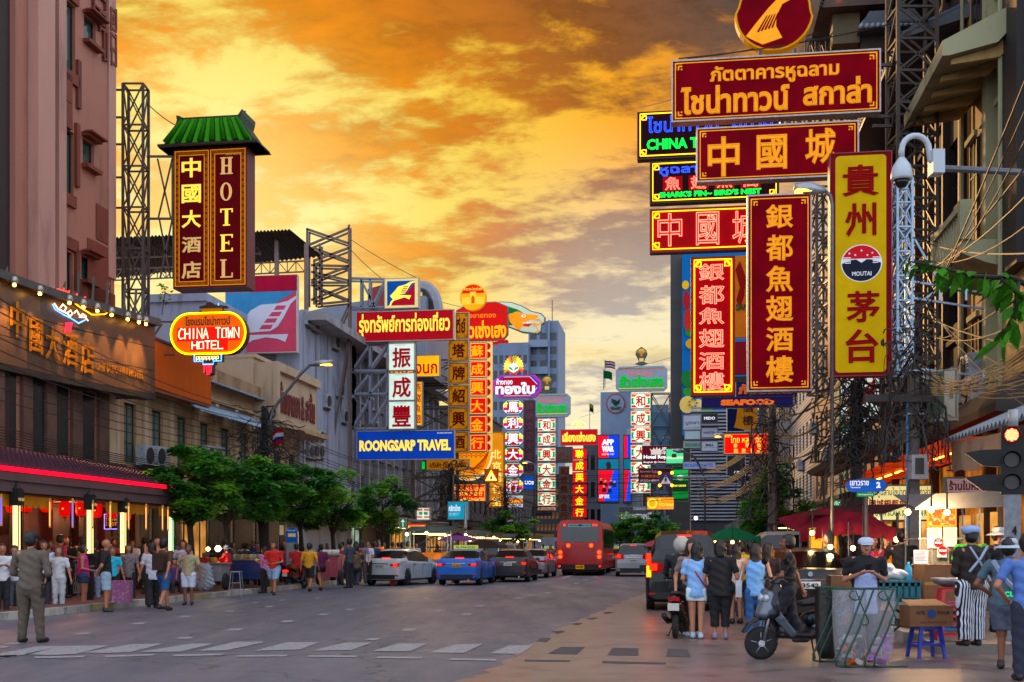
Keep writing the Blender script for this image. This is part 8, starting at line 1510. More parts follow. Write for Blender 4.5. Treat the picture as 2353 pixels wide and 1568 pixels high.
def car(name,label,px,d,head,kind,col,z=0,lit=True,group=None,cat='car',scale=1,plate=('1กข 4744','#b4b4ac'),taxi=None,gz=None):
 s=SHAPES[kind]; Lc,Wc=s['L'],s['W']/2; t=thing(name,label,cat,((px-CX)*d/FPX,d,z),pi/2-R(head),group or 'vehicles in the road')
 xs=sorted({0,.02,.05,.1,.18,.3,.45,.62,.9,1.2,1.35,1.6,1.95,2.3,2.6,2.9,3.15,3.4,3.8,4.1,4.3,4.5,Lc-.06,Lc}|{w+o*s['wr'] for w in s['wh'] for o in(-1.18,-1.05,-.85,-.5,0,.5,.85,1.05,1.18)}); xs=[x for x in xs if 0<=x<=Lc]
 rw=s['rw']; st=[]
 for x in xs:
  e=min(x,.35)/.35; f=min(Lc-x,.7)/.7; w=Wc*(.86+.14*math.sqrt(max(0,1-(1-e)**2)))*(.74+.26*math.sqrt(max(0,1-(1-f)**2)))
  zb=.24
  for wc in s['wh']:
   q=s['wr']*1.13;
   if abs(x-wc)<q: zb=max(zb,.31+math.sqrt(q*q-(x-wc)**2))
  if x<.06: zb=max(zb,.30+.0)
  be=interp(s['belt'],x); ro=max(be+.01,interp(s['roof'],x)); g=ro-be; wr=w*(.95-.22*min(1,g/.42))
  zb=min(zb,be-.12)
  if g<.06: A=[(w*.93,be+.0),(w*.7,be+.02),(0,ro+.02)]
  else: A=[(w*.94,be),(wr,be+g*.88),(0,ro+.015)]
  st.append([(0,zb if zb<.3 else .3),(w*.9,zb),(w*.99,zb+.05),(w,(zb+be)/2+.02),(w*.985,be-.07)]+[A[0],A[1],(A[1][0]*.82,ro-.0 if g>=.06 else A[1][1]+.004),A[2]])
 n=len(st[0]); B=MB(); G_=MB(); GR_=MB(); RW=MB(); WS_=MB()
 V=[[(x,y,zz) for y,zz in r] for x,r in zip(xs,st)]
 for sgn in(1,-1):
  for i in range(len(xs)-1):
   xm=(xs[i]+xs[i+1])/2; gm=interp(s['roof'],xm)-interp(s['belt'],xm)
   for j in range(n-1):
    q=[V[i][j],V[i+1][j],V[i+1][j+1],V[i][j+1]]; q=[(a,b*sgn,c) for a,b,c in q]; q=q if sgn<0 else q[::-1]
    sl=(interp(s['roof'],xs[i+1])-interp(s['roof'],xs[i]))/(xs[i+1]-xs[i])
    if j==5 and gm>.22 and not any(abs(xm-p)<.05 for p in(2.2,)): tgt=G_ if sgn>0 else GR_
    elif j in(6,7) and (rw[0]<=xm<=rw[1]): tgt=RW
    elif j in(6,7) and sl<-.35 and gm>.05 and xm>1.5: tgt=WS_
    else: tgt=B
    tgt.add(q,[(0,1,2,3)])
 for k_ in (0,-1):
  r=V[k_]; ring=[(a,b,c) for a,b,c in r[1:]]+[(a,-b,c) for a,b,c in r[::-1][1:-1]]; B.add(ring,[tuple(range(len(ring))) if k_==-1 else tuple(range(len(ring)-1,-1,-1))])
 B.build('body',PNT(col,.3 if col in('#8c9098','#9a9ca4') else 0),t,'auto'); gl=gz or GLASS; G_.build('side_window',gl,t,True); GR_.build('side_window',gl,t,True); RW.build('rear_window',gl,t,True); WS_.build('windscreen',gl,t,True)
 tyre=MB().lathe([(s['wr']*.62,-.1),(s['wr']*.95,-.1),(s['wr'],-.06),(s['wr'],.06),(s['wr']*.95,.1),(s['wr']*.62,.1)],24,ax='y').mesh('tyre',RUBBER,True); rm=MB(); rm.lathe([(.0,-.07),(s['wr']*.64,-.085),(s['wr']*.64,.06),(0,.06)],20,ax='y'); rim_=rm.mesh('rim',M('#202226',.4,.5)); sp=MB()
 for q in range(5): a=q*2*pi/5; sp.box((s['wr']*.32*cos(a),-.095,s['wr']*.32*sin(a)),(s['wr']*.62,.02,.05),ry=-a)
 spk=sp.mesh('spokes',CHROME)
 for wc in s['wh']:
  for sg in(1,-1):
   o=link('wheel',tyre,t,(wc,sg*(Wc-.12),s['wr'])); r_=link('rim',rim_,o); r2=link('spokes',spk,o)
   if sg>0: o.rotation_euler=(0,0,pi)
 zb0=.78 if kind=='sedan' else .92; h_=.13 if kind=='sedan' else .3
 for sg in(1,-1):
  m=MB(); y0,y1=sg*Wc*.93,sg*Wc*.52; x0=-.005
  m.add([(.22,sg*Wc*.985,zb0+.02),(.22,sg*Wc*.985,zb0+h_),(.0,y0*.985,zb0+h_),(.0,y0*.985,zb0),(-.03,y1,zb0+.03),(-.03,y1,zb0+h_*.8)],[(0,1,2,3),(3,2,5,4),(3,2,1,0),(4,5,2,3)]); m.add([(-.03,y1,zb0+.03),(-.03,y1,zb0+h_*.8),(.06,y1,zb0+h_*.8),(.06,y1,zb0+.03)],[(0,1,2,3),(3,2,1,0)]); o=m.build('tail_light',TAILD,t)
  if lit: MB().box((-.035,sg*Wc*.80,zb0+h_*.5),(.03,Wc*.2,h_*.5)).build('brake_lamp',TAIL,o)
  MB().box((.02,sg*Wc*.8,.42),(.08,.2,.05)).build('reflector',TAILD,t); MB().box((2.95 if kind=='sedan' else 3.2,sg*(Wc+.08),1.0),(.1,.2,.14)).build('wing_mirror',PNT(col),t)
 be=interp(s['belt'],.1); zr=interp(s['roof'],rw[1] if kind!='sedan' else .62)
 if lit: MB().box((rw[1]+.03 if kind!='sedan' else .62,0,zr-.02 if kind!='sedan' else 1.12),(.05,.34,.035)).build('high_brake_lamp',TAIL,t)
 MB().box((-.015,0,.86 if kind!='sedan' else .8),(.02,.36,.13)).build('number_plate',M(plate[1],.5,0,.05,6,0,emit=.15),t)
 o=lettering(t,plate[0],-.15,.15,-.045,.035,-.0,BLACK,.03,name='plate_number'); o.location=(-.03,0,.86 if kind!='sedan' else .8); o.rotation_euler=(0,0,-pi/2)
 MB().box((.0,0,.37),(.06,Wc*1.5,.16)).build('bumper_insert',M('#141418',.6),t); MB().box((-.015,0,.9+(.12 if kind!='sedan' else 0)),(.02,.75,.025)).build('chrome_strip',CHROME,t)
 MB().tube([(.02,-.5,.24),(-.06,-.5,.24)],.03,8).build('exhaust',CHROME,t); MB().bx(.3,Lc-.3,-Wc*.82,Wc*.82,.2,.5).build('underbody',BLACK,t)
 m=MB();
 for sg in(1,-1):
  for xd in (1.35,2.3,3.25): m.tube([(xd,sg*(Wc+.001),.42),(xd,sg*(Wc+.002),.92)],.006,4)
  m.box((1.5,sg*(Wc+.01),.86),(.16,.02,.03)); m.box((2.5,sg*(Wc+.01),.86),(.16,.02,.03))
 m.build('door_seam',BLACK,t)
 if taxi: MB().box((1.9,0,1.56),(.25,1.0,.16)).build('taxi_roof_sign',M(taxi,.4,0,.05,3,0,emit=.7,ecol='#a8b830'),t); o=lettering(t,'02-744-2222',-.42,.42,-.05,.04,0,BLACK,.02,name='taxi_lettering'); o.location=(1.77,0,1.56); o.rotation_euler=(0,0,-pi/2)
 if scale!=1: t.scale=(scale,)*3
 return t
def cd(py): return GD(py)
car('sedan_car','white sedan turning out beside the left stalls with glowing tail lamps',872,47.0,19,'sedan','#b4b8bc',plate=('กข 1234','#9a9a92'))
car('taxi_car','bright blue taxi sedan with a lit roof sign and yellow plate',1049,47.5,9.5,'sedan','#1468c8',plate=('ทท 2372','#c88c10'),taxi='#a8b060')
car('sedan_car','dark grey sedan stopped right of the blue taxi',1167,52,8,'sedan','#2c2a2e',plate=('1กข 4744','#b4b4b4'))
car('off_roader_car','pearl white off-roader behind the dark grey sedan',1148,61,8.2,'suv','#7c6468')
car('hatchback_car','silver hatchback half hidden behind the dark grey sedan',1215,59,10,'sedan','#8c9098',lit=False)
car('sedan_car','maroon car peeking out left of the dark grey sedan',1137,66,8,'sedan','#4c1418')
car('off_roader_car','silver off-roader following the white coach',1455,62,5.5,'suv','#8c9098',plate=('ชท 3550','#b4a890'))
car('van_car','large black van with orange indicator at the right of the road',1573,28.5,7,'van','#040406',plate=('ฮว 8812','#b4b4ac'))
b=car('sedan_car','black sedan parked behind the grey scooter',1862,22.3,9,'sedan','#08090c',lit=False,plate=('3542','#a8b8cc'),scale=1.04); MB().lathe([(0,0),(.045,0),(.045,.01),(0,.012)],16,(-.02,0,1.0),ax='x').build('round_badge',M('#6c90b8',.3,0,.2,30,0),b)
car('van_car','white van parked in front of the black sedan',1815,29.5,9,'van','#8c8680',lit=False)
car('taxi_car','yellow and green taxi ahead of the silver off-roader',1408,88,4,'sedan','#5c7c10',taxi='#b0a040')
car('sedan_car','dark red car between the bus and silver off-roader',1425,76,4,'sedan','#3c0c14'); car('taxi_car','yellow taxi left of the red bus facing away',1254,92,6,'sedan','#8c7410',taxi='#a8b8c8',lit=False)
car('sedan_car','white car far down the road right of the coach',1500,92,3,'sedan','#a0a4a8'); car('taxi_car','lime green taxi just right of the red bus',1395,80,5,'sedan','#7cae08')
MB().box((0,0,0),(.03,.1,.3)).build('indicator_lamp',GLOW('#ff7a08',9),bpy.data.objects['van_car'],loc=(-.03,.86,.98))
MB().box((0,0,0),(.03,.1,.3)).build('indicator_lamp',GLOW('#ff2008',4),bpy.data.objects['van_car'],loc=(-.03,.86,1.25))
def bus(name,label,px,d,head,W,H,L,col,rear):
 t=thing(name,label,'bus',((px-CX)*d/FPX,d,0),-R(head),'vehicles in the road'); w=W/2
 pr=[(-w,.35),(w,.35),(w,H*.62),(w-.06,H-.28),(w-.22,H-.06),(w-.5,H),(-w+.5,H),(-w+.22,H-.06),(-w+.06,H-.28),(-w,H*.62)]
 MB().poly(pr,0,L).build('body',PNT(col),t,'auto'); tm_=MB().lathe([(.3,-.14),(.46,-.14),(.5,-.1),(.5,.1),(.46,.14),(.3,.14)],22,ax='x').mesh('wheel',RUBBER,True)
 for y in(2.6,L-2.4):
  for x in(-w+.2,w-.2,): link('wheel',tm_,t,(x,y,.5))
 for x in(-w+.5,w-.5): link('wheel',tm_,t,(x,2.6,.5))
 for i in range(7): MB().bx(w+.001,w+.02,.8+i*1.5,2.15+i*1.5,H*.5,H*.84).build('side_window',GLASS,t)
 MB().bx(-w*.8,w*.8,.2,L-.3,.2,.34).build('underbody',BLACK,t); rear(t,w,H); return t
def redrear(t,w,H):
 MB().poly(rrect(-w*.82,w*.82,H*.60,H*.93,.1),-.03,-.001).build('rear_window',M('#1c242c',.2,0,.3,1,0,coat=.4),t); MB().bx(-w*.5,w*.48,-.05,-.031,H*.87,H*.925).build('route_board',M('#5c8080',.5,0,.05,4,0,emit=.35,ecol='#70a8a8'),t)
 lettering(t,'คลึงชัน',-w*.46,-w*.1,H*.885,H*.918,-.055,M('#143c34',.5),.02); lettering(t,'40',-w*.08,w*.12,H*.88,H*.922,-.055,M('#101c70',.5),.06); lettering(t,'สามย่าน',w*.14,w*.45,H*.885,H*.918,-.055,M('#143c34',.5),.02)
 MB().bx(-w*.95,w*.95,-.06,-.001,.38,H*.2).build('rear_bumper',M('#16100e',.6,0,.2,3,.1),t); MB().bx(-w*.99,w*.99,-.09,-.061,H*.2,H*.235).build('bumper_rail',PNT('#a80c0e'),t)
 MB().bx(-w*.17,w*.2,-.09,-.061,H*.12,H*.19).build('number_plate',M('#c88c08',.5,0,.05,4,0,emit=.4),t); lettering(t,'14-7725',-w*.14,w*.17,H*.133,H*.178,-.095,BLACK,.05)
 lm=MB().lathe([(0,-.03),(.09,-.025),(.1,0)],14,ax='y').mesh('lamp',GLOW('#ff2c08',9));
 for x,z in ((-w*.85,H*.42),(-w*.85,H*.34),(w*.85,H*.42),(w*.85,H*.34),(-w*.5,H*.54),(w*.5,H*.54)): link('tail_light',lm,t,(x,-.02,z))
 sm=MB().lathe([(0,-.03),(.05,-.02),(.055,0)],10,ax='y').mesh('lamp',GLOW('#ff2008',5))
 for x,z in ((-w*.66,H*.905),(w*.6,H*.905),(w*.72,H*.905),(-w*.88,H*.17),(w*.88,H*.17)): link('marker_lamp',sm,t,(x,-.06,z))
 MB().bx(-w*.75,w*.75,-.012,-.001,H*.25,H*.56).build('engine_hatch',PNT('#b00808'),t)
bus('city_bus','red city bus seen from behind with route board number 40',1332,64,8,2.5,3.05,11,'#c80808',redrear)
def coachrear(t,w,H):
 MB().poly([(-w*.8,H*.8),(-w*.8,H*.92),(w*.8,H*.92),(w*.8,H*.8),(w*.6,H*.68),(-w*.6,H*.68)],-.03,-.001).build('rear_window',M('#14181e',.2,0,.3,1,0,coat=.4),t); MB().bx(-w*.85,w*.85,-.03,-.001,H*.555,H*.58).build('red_strip',M('#7c1010',.5),t)
 lettering(t,'บริษัท ขนส่ง จำกัด',-w*.55,w*.55,H*.86,H*.9,-.05,WL,.0); lm=MB().lathe([(0,-.03),(.07,-.025),(.08,0)],12,ax='y').mesh('lamp',BLACK)
 for x in(-w*.85,-w*.72,w*.72,w*.85): link('lamp_hole',lm,t,(x,-.02,H*.62))
 MB().poly(ell(0,H*.5,w*.2,.14,16),-.03,-.001).build('badge',M('#30343c',.5),t); lettering(t,'SCANIA',-w*.12,w*.12,H*.43,H*.46,-.03,M('#7c1010',.5),.05)
bus('coach_bus','white touring coach ahead of the silver off-roader',1427,112,5,2.5,3.5,11,'#8c98ac',coachrear)
def wrear(t,w,H): MB().bx(-w*.85,w*.85,-.03,-.001,H*.45,H*.8).build('poster',M('#8c8c98',.5),t); MB().bx(-w*.9,w*.9,-.02,.8,H,H+.25).build('roof_pod',PNT('#a87808'),t)
bus('shuttle_bus','white bus with yellow roof far behind the crowd left of the red bus',1249,118,6,2.3,2.6,8,'#8890a0',wrear)
t=thing('tuk_tuk','three wheeled taxi with dark rounded hood behind the blue taxi','tuk-tuk',G0(1112,56),-AL,'vehicles in the road')
MB().poly([(-.7,.4),(.7,.4),(.72,1.2),(-.72,1.2)],0,2.6).build('body',PNT('#38140c'),t); cn=MB(); pts=[(-.78,1.5)]+[(-.78*cos(R(a)),1.5+.42*sin(R(a))) for a in range(0,181,20)]+[(.78,1.5)]; cn.poly(pts,-.1,2.5); cn.build('canvas_hood',M('#2a1812',.8,0,.2,3,.2),t)
m=MB(); [m.bar((x,y,1.1),(x,y,1.6),.05) for x in(-.7,.7) for y in(.05,2.3)]; m.build('hood_frame',CHROME,t)
wm=MB().lathe([(.12,-.06),(.24,-.06),(.25,0),(.24,.06),(.12,.06)],18,ax='x').mesh('wheel',RUBBER,True); [link('wheel',wm,t,(x,.5,.25)) for x in(-.6,.6)]; link('wheel',wm,t,(0,2.5,.25))
for x in(-.6,.6): MB().box((x,-.02,.75),(.14,.03,.14)).build('tail_light',TAIL,t)
# ---- scooters
def scooter(name,label,x,y,rz,body,panel,s=1.0,z=0,detail=True,group='motorcycles'):
 t=thing(name,label,'motorcycle',(x,y,z),rz,group); t.scale=(s,s,s); vx=.012 if detail else .025   # +x forward
 c=cap; BP=PNT(body); PP_=M(panel,.35,.3,.1,4,.02,coat=.5)
 ty=MB().lathe([(.17,-.045),(.225,-.048),(.25,-.02),(.25,.02),(.225,.048),(.17,.045)],26,ax='y').mesh('tyre',RUBBER,True); ri=MB().lathe([(.16,-.03),(.18,-.035),(.18,.035),(.16,.03)],26,ax='y').mesh('rim',M('#08090a',.6)); sp=MB()
 for q in range(10): a=q*2*pi/5; u=.036*(1 if q<5 else -1); sp.tube([(.02*cos(a),u,.02*sin(a)),(.17*cos(a+.25),u,.17*sin(a+.25))],.013,6)
 sp.lathe([(.0,-.05),(.045,-.05),(.045,.05),(0,.05)],12,ax='y'); spm=sp.mesh('spokes',M('#7c8288',.35,.7),True); bd=MB().lathe([(.02,-.05),(.05,-.05),(.05,-.046),(.02,-.046)],20,ax='y').mesh('brake_disc',CHROME)
 for xx,r in ((.62,.3),(-.62,0)):
  o=link('wheel',ty,t,(xx,0,.215),rz=r*(-1)); o.scale=(.86,.86,.86); link('rim',ri,o); link('spokes',spm,o); link('brake_disc',bd,o)
 sdf_obj('leg_shield',[c((.50,0,.60),(.40,0,.92),.10,.065,(1,1.6,1)),c((.36,0,.45),(.50,0,.72),.04,.06,(1,2.6,1)),c((.42,.0,.9),(.38,0,1.0),.05,.035,(1,2.0,1))],vx,BP,t,.05)
 sdf_obj('front_panel',[c((.60,0,.60),(.50,0,.84),.075,.06,(1,1.7,1)),c((.22,.13,.34),(.52,.1,.66),.05,.06,(1.2,.7,1)),c((.22,-.13,.34),(.52,-.1,.66),.05,.06,(1.2,.7,1))],vx,PP_,t,.03)
 sdf_obj('handlebar_cover',[c((.40,0,1.0),(.34,0,1.04),.045,.04,(1,2.2,1)),c((.33,-.16,1.05),(.33,.16,1.05),.028,.028)],vx,BP,t,.03)
 sdf_obj('floor_panel',[c((.35,0,.32),(-.15,0,.30),.05,.06,(1,2.6,1)),c((-.15,.0,.35),(-.6,0,.52),.07,.06,(1,2.0,1))],vx,M('#101216',.5,0,.2,6,.1),t,.05)
 sdf_obj('tail_body',[c((-.12,0,.52),(-.55,0,.62),.09,.08,(1,1.5,1)),c((-.5,0,.62),(-.85,0,.75),.08,.035,(1,1.5,1))],vx,BP,t,.05)
 sdf_obj('side_panel',[c((-.15,s_*.10,.42),(-.7,s_*.09,.62),.035,.03) for s_ in(1,-1)],vx,PP_,t,.02)
 sdf_obj('seat',[c((-.02,0,.72),(-.35,0,.76),.055,.07,(1,2.0,.8)),c((-.35,0,.78),(-.75,0,.82),.065,.05,(1,1.8,.8))],vx,M('#101114',.6,0,.2,6,.1),t,.05)
 sdf_obj('front_fender',[c((.62+.29*cos(R(a)),0,.25+.29*sin(R(a))),(.62+.29*cos(R(a+25)),0,.25+.29*sin(R(a+25))),.02,.02,(1,2.6,1)) for a in(25,50,75,100,125)],vx,BP,t,.02)
 m=MB(); m.tube([(.62,-.07,.25),(.55,-.07,.52),(.42,-.05,.8)],.02,8); m.tube([(.62,.07,.25),(.55,.07,.52),(.42,.05,.8)],.02,8); m.build('fork',M('#7c8288',.35,.7),t,True)
 m=MB(); m.tube([(.36,.3,1.06),(.35,.1,1.04),(.35,-.1,1.04),(.36,-.3,1.06)],.014,8); m.build('handlebar',BLACK,t,True);
 for sg in(1,-1):
  MB().tube([(.36,sg*.2,1.06),(.33,sg*.34,1.05)],.022,8).build('grip',RUBBER,t,True); MB().tube([(.38,sg*.18,1.06),(.40,sg*.22,1.24)],.008,5).build('mirror_stem',BLACK,t); MB().ball((.40,sg*.24,1.28),(.018,.075,.05),12).build('mirror',M('#141418',.15,.5),t,True); MB().tube([(.40,sg*.16,1.05),(.42,sg*.3,1.02)],.007,5).build('brake_lever',CHROME,t)
 MB().ball((.58,.055,.80),(.035,.06,.05),12).build('headlight',M('#a8b4bc',.1,.2,.1,5,0,coat=.8),t,True); MB().ball((.58,-.055,.80),(.035,.06,.05),12).build('headlight',M('#a8b4bc',.1,.2,.1,5,0,coat=.8),t,True)
 MB().tube([(-.2,.12,.28),(-.45,.16,.3),(-.85,.17,.42)],[.035,.05,.055],10).build('exhaust',METAL('#24262a',.35),t,True); MB().tube([(-.1,.1,.25),(-.08,.2,.01),(-.02,.24,.01)],.012,6).build('side_stand',BLACK,t,True)
 MB().box((-.87,0,.72),(.04,.2,.07)).build('tail_light',TAIL if not detail else TAILD,t); MB().box((-.93,0,.58),(.015,.2,.13)).build('number_plate',PLATE,t)
 return t
sc=scooter('parked_scooter','dark grey and silver scooter parked at the near right with its front wheel turned',0,0,R(180)+R(22),'#161c26','#5c6874',1.06); x,y,_=G(1756,1519); sc.location=(x+.60,y+.42,0)
o=lettering(sc,'YAMAHA',-.09,.09,-.014,.014,0,M('#30343c',.5),.03); o.rotation_euler=(0,0,R(180)); o.location=(.4,.19,.52)
x,y,_=G(681,1354); scooter('parked_motorcycle','red motorcycle with a seated rider beside the left kerb',x,y,R(72),'#7c0c10','#2c2c30',.95,0,False)
PP('rider in red shirt sitting sideways on the red motorcycle',681,1353,1.66,-30,'#981018','#7c3c10',legs='sit',z=.35,arms=('front','front'),group=LG,d=43)
x,y,_=G(1562,1462); scooter('moving_motorcycle','motorcycle with orange panels ridden past the black van',x,y,R(75),'#1c1c24','#a03c10',.95,0,True)
PP('motorcycle rider in white helmet and dark jacket with yellow vest panels',1566,None,1.74,8,'#14181c','#0e1014',d=20.6,z=.32,legs='sit',arms=('ride','ride'),hat=('helmet','#a8a89c'),group='motorcycle riders',topk='long')
x,y,_=G(817,1337); scooter('delivery_motorcycle','delivery motorcycle with a large pink box beside the white sedan',x,y,R(80),'#3c0c10','#3c3c40',.9,0,False)
bx=thing('delivery_box','large pink red delivery box strapped on the motorcycle','box',(x,y-.3,.62),-R(5)); MB().bx(-.36,.36,-.3,.3,0,.55).build('case',M('#c0082c',.5,0,.08,2,0,emit=.15),bx); MB().bx(-.37,.37,-.31,.31,.5,.58).build('lid',M('#a00824',.5),bx); MB().bx(-.3,-.05,-.305,-.301,.2,.42).build('label_patch',M('#c8a0a8',.5),bx)
PP('rider in camouflage jacket and cap on the delivery motorcycle',819,None,1.66,-10,'#4c3c28','#1c1c20',d=42,z=.3,legs='sit',arms=('ride','ride'),hat=('cap','#3c3828'),group='motorcycle riders')
# ================================================================ STALLS AND STREET CLUTTER
def T(name,label,cat,px,py,d,rz=0,z=None,group=None):
 x,y,zz=P(px,py,d); return thing(name,label,cat,(x,y,zz if z is None else z),rz,group)
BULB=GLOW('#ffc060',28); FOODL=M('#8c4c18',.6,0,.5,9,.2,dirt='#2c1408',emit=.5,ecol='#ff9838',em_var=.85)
def bulb(px,py,d,r=.045,c=None,w=0,label='bare bulb glowing over the lit stalls'):
 t=T('light_bulb',label,'light bulb',px,py,d,group='bare bulbs over the stalls'); MB().ball((0,0,0),r,10).build('glass',c or BULB,t,True); MB().tube([(0,0,r*.7),(0,0,r*1.8),(0,0,r*1.8+.4)],[.02,.018,.005],6).build('socket',BLACK,t)
 if w: l=bpy.data.lights.new('bulb','POINT'); l.energy=w; l.color=(1,.62,.28); l.shadow_soft_size=.08; o=bpy.data.objects.new('bulb_light',l); COL.objects.link(o); o.parent=t; o.location=(0,0,-.12)
def parasol(label,px,py,d,r,col,h=.45,zt=None):
 t=T('parasol',label,'parasol',px,py,d,z=0); z=EYE+(HOR-py)*K(d) if zt is None else zt; n=8; m=MB()
 for i in range(n):
  a=2*pi*i/n; b=2*pi*(i+1)/n; m.add([(0,0,z),(r*cos(a),r*sin(a),z-h),(r*cos((a+b)/2)*.93,r*sin((a+b)/2)*.93,z-h*1.02),(r*cos(b),r*sin(b),z-h)],[(0,1,2),(0,2,3)]);
 m.build('canopy',M(col,.7,0,.15,2,.1,emit=.06),t); m=MB()
 for i in range(n): m.tube([(0,0,z-.03),(r*cos(2*pi*i/n),r*sin(2*pi*i/n),z-h-.02)],.008,4)
 m.build('ribs',STEELD,t); MB().tube([(0,0,0.05),(0,0,z+.08)],.02,6).build('pole',STEELD,t); return t
parasol('green parasol over the lit stalls beyond the black van',1682,1209,34,1.05,'#0c5c38',.42); parasol('small red parasol left of the green one',1632,1224,42,.8,'#8c1420',.35); parasol('purple parasol over the bright food stalls on the left',1052,1224,58,1.15,'#6c3c70',.4); parasol('pink parasol far behind the silver off-roader',1512,1238,75,1.4,'#a03c50',.5)
def awning(label,L,col,dx=(0,2.2,.35)):
 t=thing('stall_awning',label,'awning'); n=10; vs=[]
 for i in range(n+1):
  s=i/n*(len(L)-1); k_=min(int(s),len(L)-2); p=Vector(L[k_]).lerp(Vector(L[k_+1]),s-k_); q=p+Vector(dx); sg=.04*(i%2); vs+=[(p.x,p.y,p.z-.22-sg),(p.x,p.y,p.z),((p.x+q.x)/2,(p.y+q.y)/2,(p.z+q.z)/2-.08),(q.x,q.y,q.z)]
 fs=[(4*i+j,4*i+4+j,4*i+5+j,4*i+1+j) for i in range(n) for j in range(3)]; m=MB(); m.add(vs,fs); m.build('cloth',M(col,.75,0,.25,2,.2,emit=.08),t,True)
 [MB().tube([(p[0],p[1],0.1),p],.02,5).build('pole',STEELD,t) for p in L]; return t
awning('dark red cloth awning over the yellow banner stall',[P(1838,1222,25.5),P(1950,1200,24),P(2085,1218,21.5)],'#6c1424'); awning('brown and blue tarpaulin awning beyond the white van',[P(1690,1230,40),P(1750,1205,38),P(1790,1226,36)],'#3c4458'); awning('pale tarpaulin over the stalls in front of the salmon house',[P(1860,1212,33),P(1930,1222,31)],'#8c7c6c')
st=T('food_stall','steel food cart with glass display, certificates and grey awning near the striped trousers vendor','food stall',2175,HOR,19.3,-AL*.5,z=.2); k=K(19.3)
sx=lambda px:(px-2175)*k; sz=lambda py:EYE-.2+(HOR-py)*k
SS=METAL('#8c9098',.35)
MB().bx(sx(2112),sx(2300),0,1.0,sz(1338),sz(1330)).build('counter_top',SS,st); MB().bx(sx(2115),sx(2290),.05,.95,.3,sz(1340)).build('cabinet',M('#5c5450',.45,.3,.2,4,.1),st)
m=MB(); [m.bx(sx(x),sx(x+3),y,y+.03,sz(1330),sz(1165)) for x in(2114,2178,2248) for y in(.0,.9)]; m.bx(sx(2112),sx(2252),0,.95,sz(1240),sz(1236)); m.build('posts',SS,st)
MB().bx(sx(2118),sx(2178),.02,.03,sz(1328),sz(1240)).build('glass_pane',M('#a0a090',.05,0,.1,2,0,trans=.0,alpha=.22),st)
aw=MB(); aw.add([(sx(2086),-.5,sz(1170)),(sx(2128),-.55,sz(1138)),(sx(2312),-.55,sz(1131)),(sx(2316),-.5,sz(1162)),(sx(2110),1.6,sz(1128)),(sx(2330),1.6,sz(1122)),(sx(2086),-.5,sz(1174)),(sx(2316),-.5,sz(1166))],[(0,1,2,3),(1,4,5,2),(0,4,1),(0,3,7,6),(6,7,5,4)]); aw.build('awning_roof',M('#5c5c60',.6,0,.2,2,.1),st)
def papr(x0,y0,x1,y1,c,lines=6,tx=None,y=-.03):
 o=MB().bx(sx(x0),sx(x1),y,y+.006,sz(y1),sz(y0)).build('paper_sheet',c,st); m=MB()
 for i in range(lines): m.bx(sx(x0+3),sx(x1-3-(i%3)*3),y-.003,y-.001,sz(y0+4+i*3.2+1),sz(y0+4+i*3.2))
 if lines: m.build('print_line',M('#40404c',.6),o)
 return o
PAP=M('#a8a8a8',.6,0,.05,4,0,emit=.25);
pc=papr(2130,1165,2196,1211,M('#d06010',.5,0,.1,4,0,emit=.7,ecol='#f08020'),0); MB().bx(sx(2135),sx(2192),-.036,-.031,sz(1207),sz(1170)).build('photo_print',M('#a03018',.5,0,.5,16,0,dirt='#e0b070',emit=.5,ecol='#c06030',em_var=.8),pc)
papr(2130,1213,2163,1260,PAP,5); papr(2167,1212,2197,1256,PAP,9); papr(2100,1264,2133,1296,M('#8c98b4',.6,0,.05,4,0,emit=.25),7); papr(2152,1256,2174,1281,PAP,0,y=-.05)
for cx_,cy_,r in ((2154,1247,10),(2164,1265,10)): MB().poly([(sx(cx_+r*cos(R(a))),sz(cy_+r*sin(R(a)))) for a in range(0,360,20)],-.066,-.061).build('red_disc',M('#a81018',.5,0,.05,3,0,emit=.5,ecol='#d01018'),st)
lettering(st,'MICHELIN',sx(2146),sx(2162),sz(1250),sz(1245),-.069,WL,.02); lettering(st,'2018',sx(2150),sx(2158),sz(1243),sz(1240),-.069,WL,0); lettering(st,'MICHELIN',sx(2156),sx(2172),sz(1268),sz(1263),-.069,WL,.02)
for i in range(4):
 for j in range(3): MB().bx(sx(2126+i*12.5),sx(2137+i*12.5),.1,.4,sz(1329-j*7.5),sz(1323-j*7.5)).build('food_box',M('#3c5c14',.4,0,.4,12,.1,emit=.12),st)
for j in range(6): MB().bx(sx(2113),sx(2125),-.0+.05,.25,sz(1330-j*6),sz(1325-j*6)).build('clear_tub',M('#a8a498',.4,0,.1,6,0,emit=.1),st)
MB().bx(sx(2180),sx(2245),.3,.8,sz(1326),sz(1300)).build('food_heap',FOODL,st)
for px,py in ((2086,1177),(2140,1172),(2176,1178)): bulb(px,py,18.6,.05,w=75)
for px,py,d in ((1866,1225,24),(1908,1257,23.5),(1905,1247,24),(1960,1260,22),(1683,1246,33),(1700,1240,36),(1642,1243,40),(2060,1240,21),(1890,1270,24),(1775,1250,34)): bulb(px,py,d,.05,w=45 if d<26 else 0)
for px,py,d in ((1035,1240,60),(1080,1242,62),(1010,1238,62),(1112,1246,70),(1150,1242,78),(1190,1245,85),(1218,1240,90),(1070,1230,58),(980,1225,52),(935,1228,50),(1240,1243,95),(478,1262,40),(1135,1235,75)): bulb(px,py,d,.07,GLOW('#ffc870',16),w=160 if d in(60,70,50,85,52) else 0,label='bulb shining over the food stalls on the left')
bulb(501,1261,39,.1,GLOW('#ffffc0',14),w=30,label='large white bulb behind the drink cart'); bulb(1599,1191,60,.09,GLOW('#c8a0ff',30),label='violet white bulb under the slatted office block')
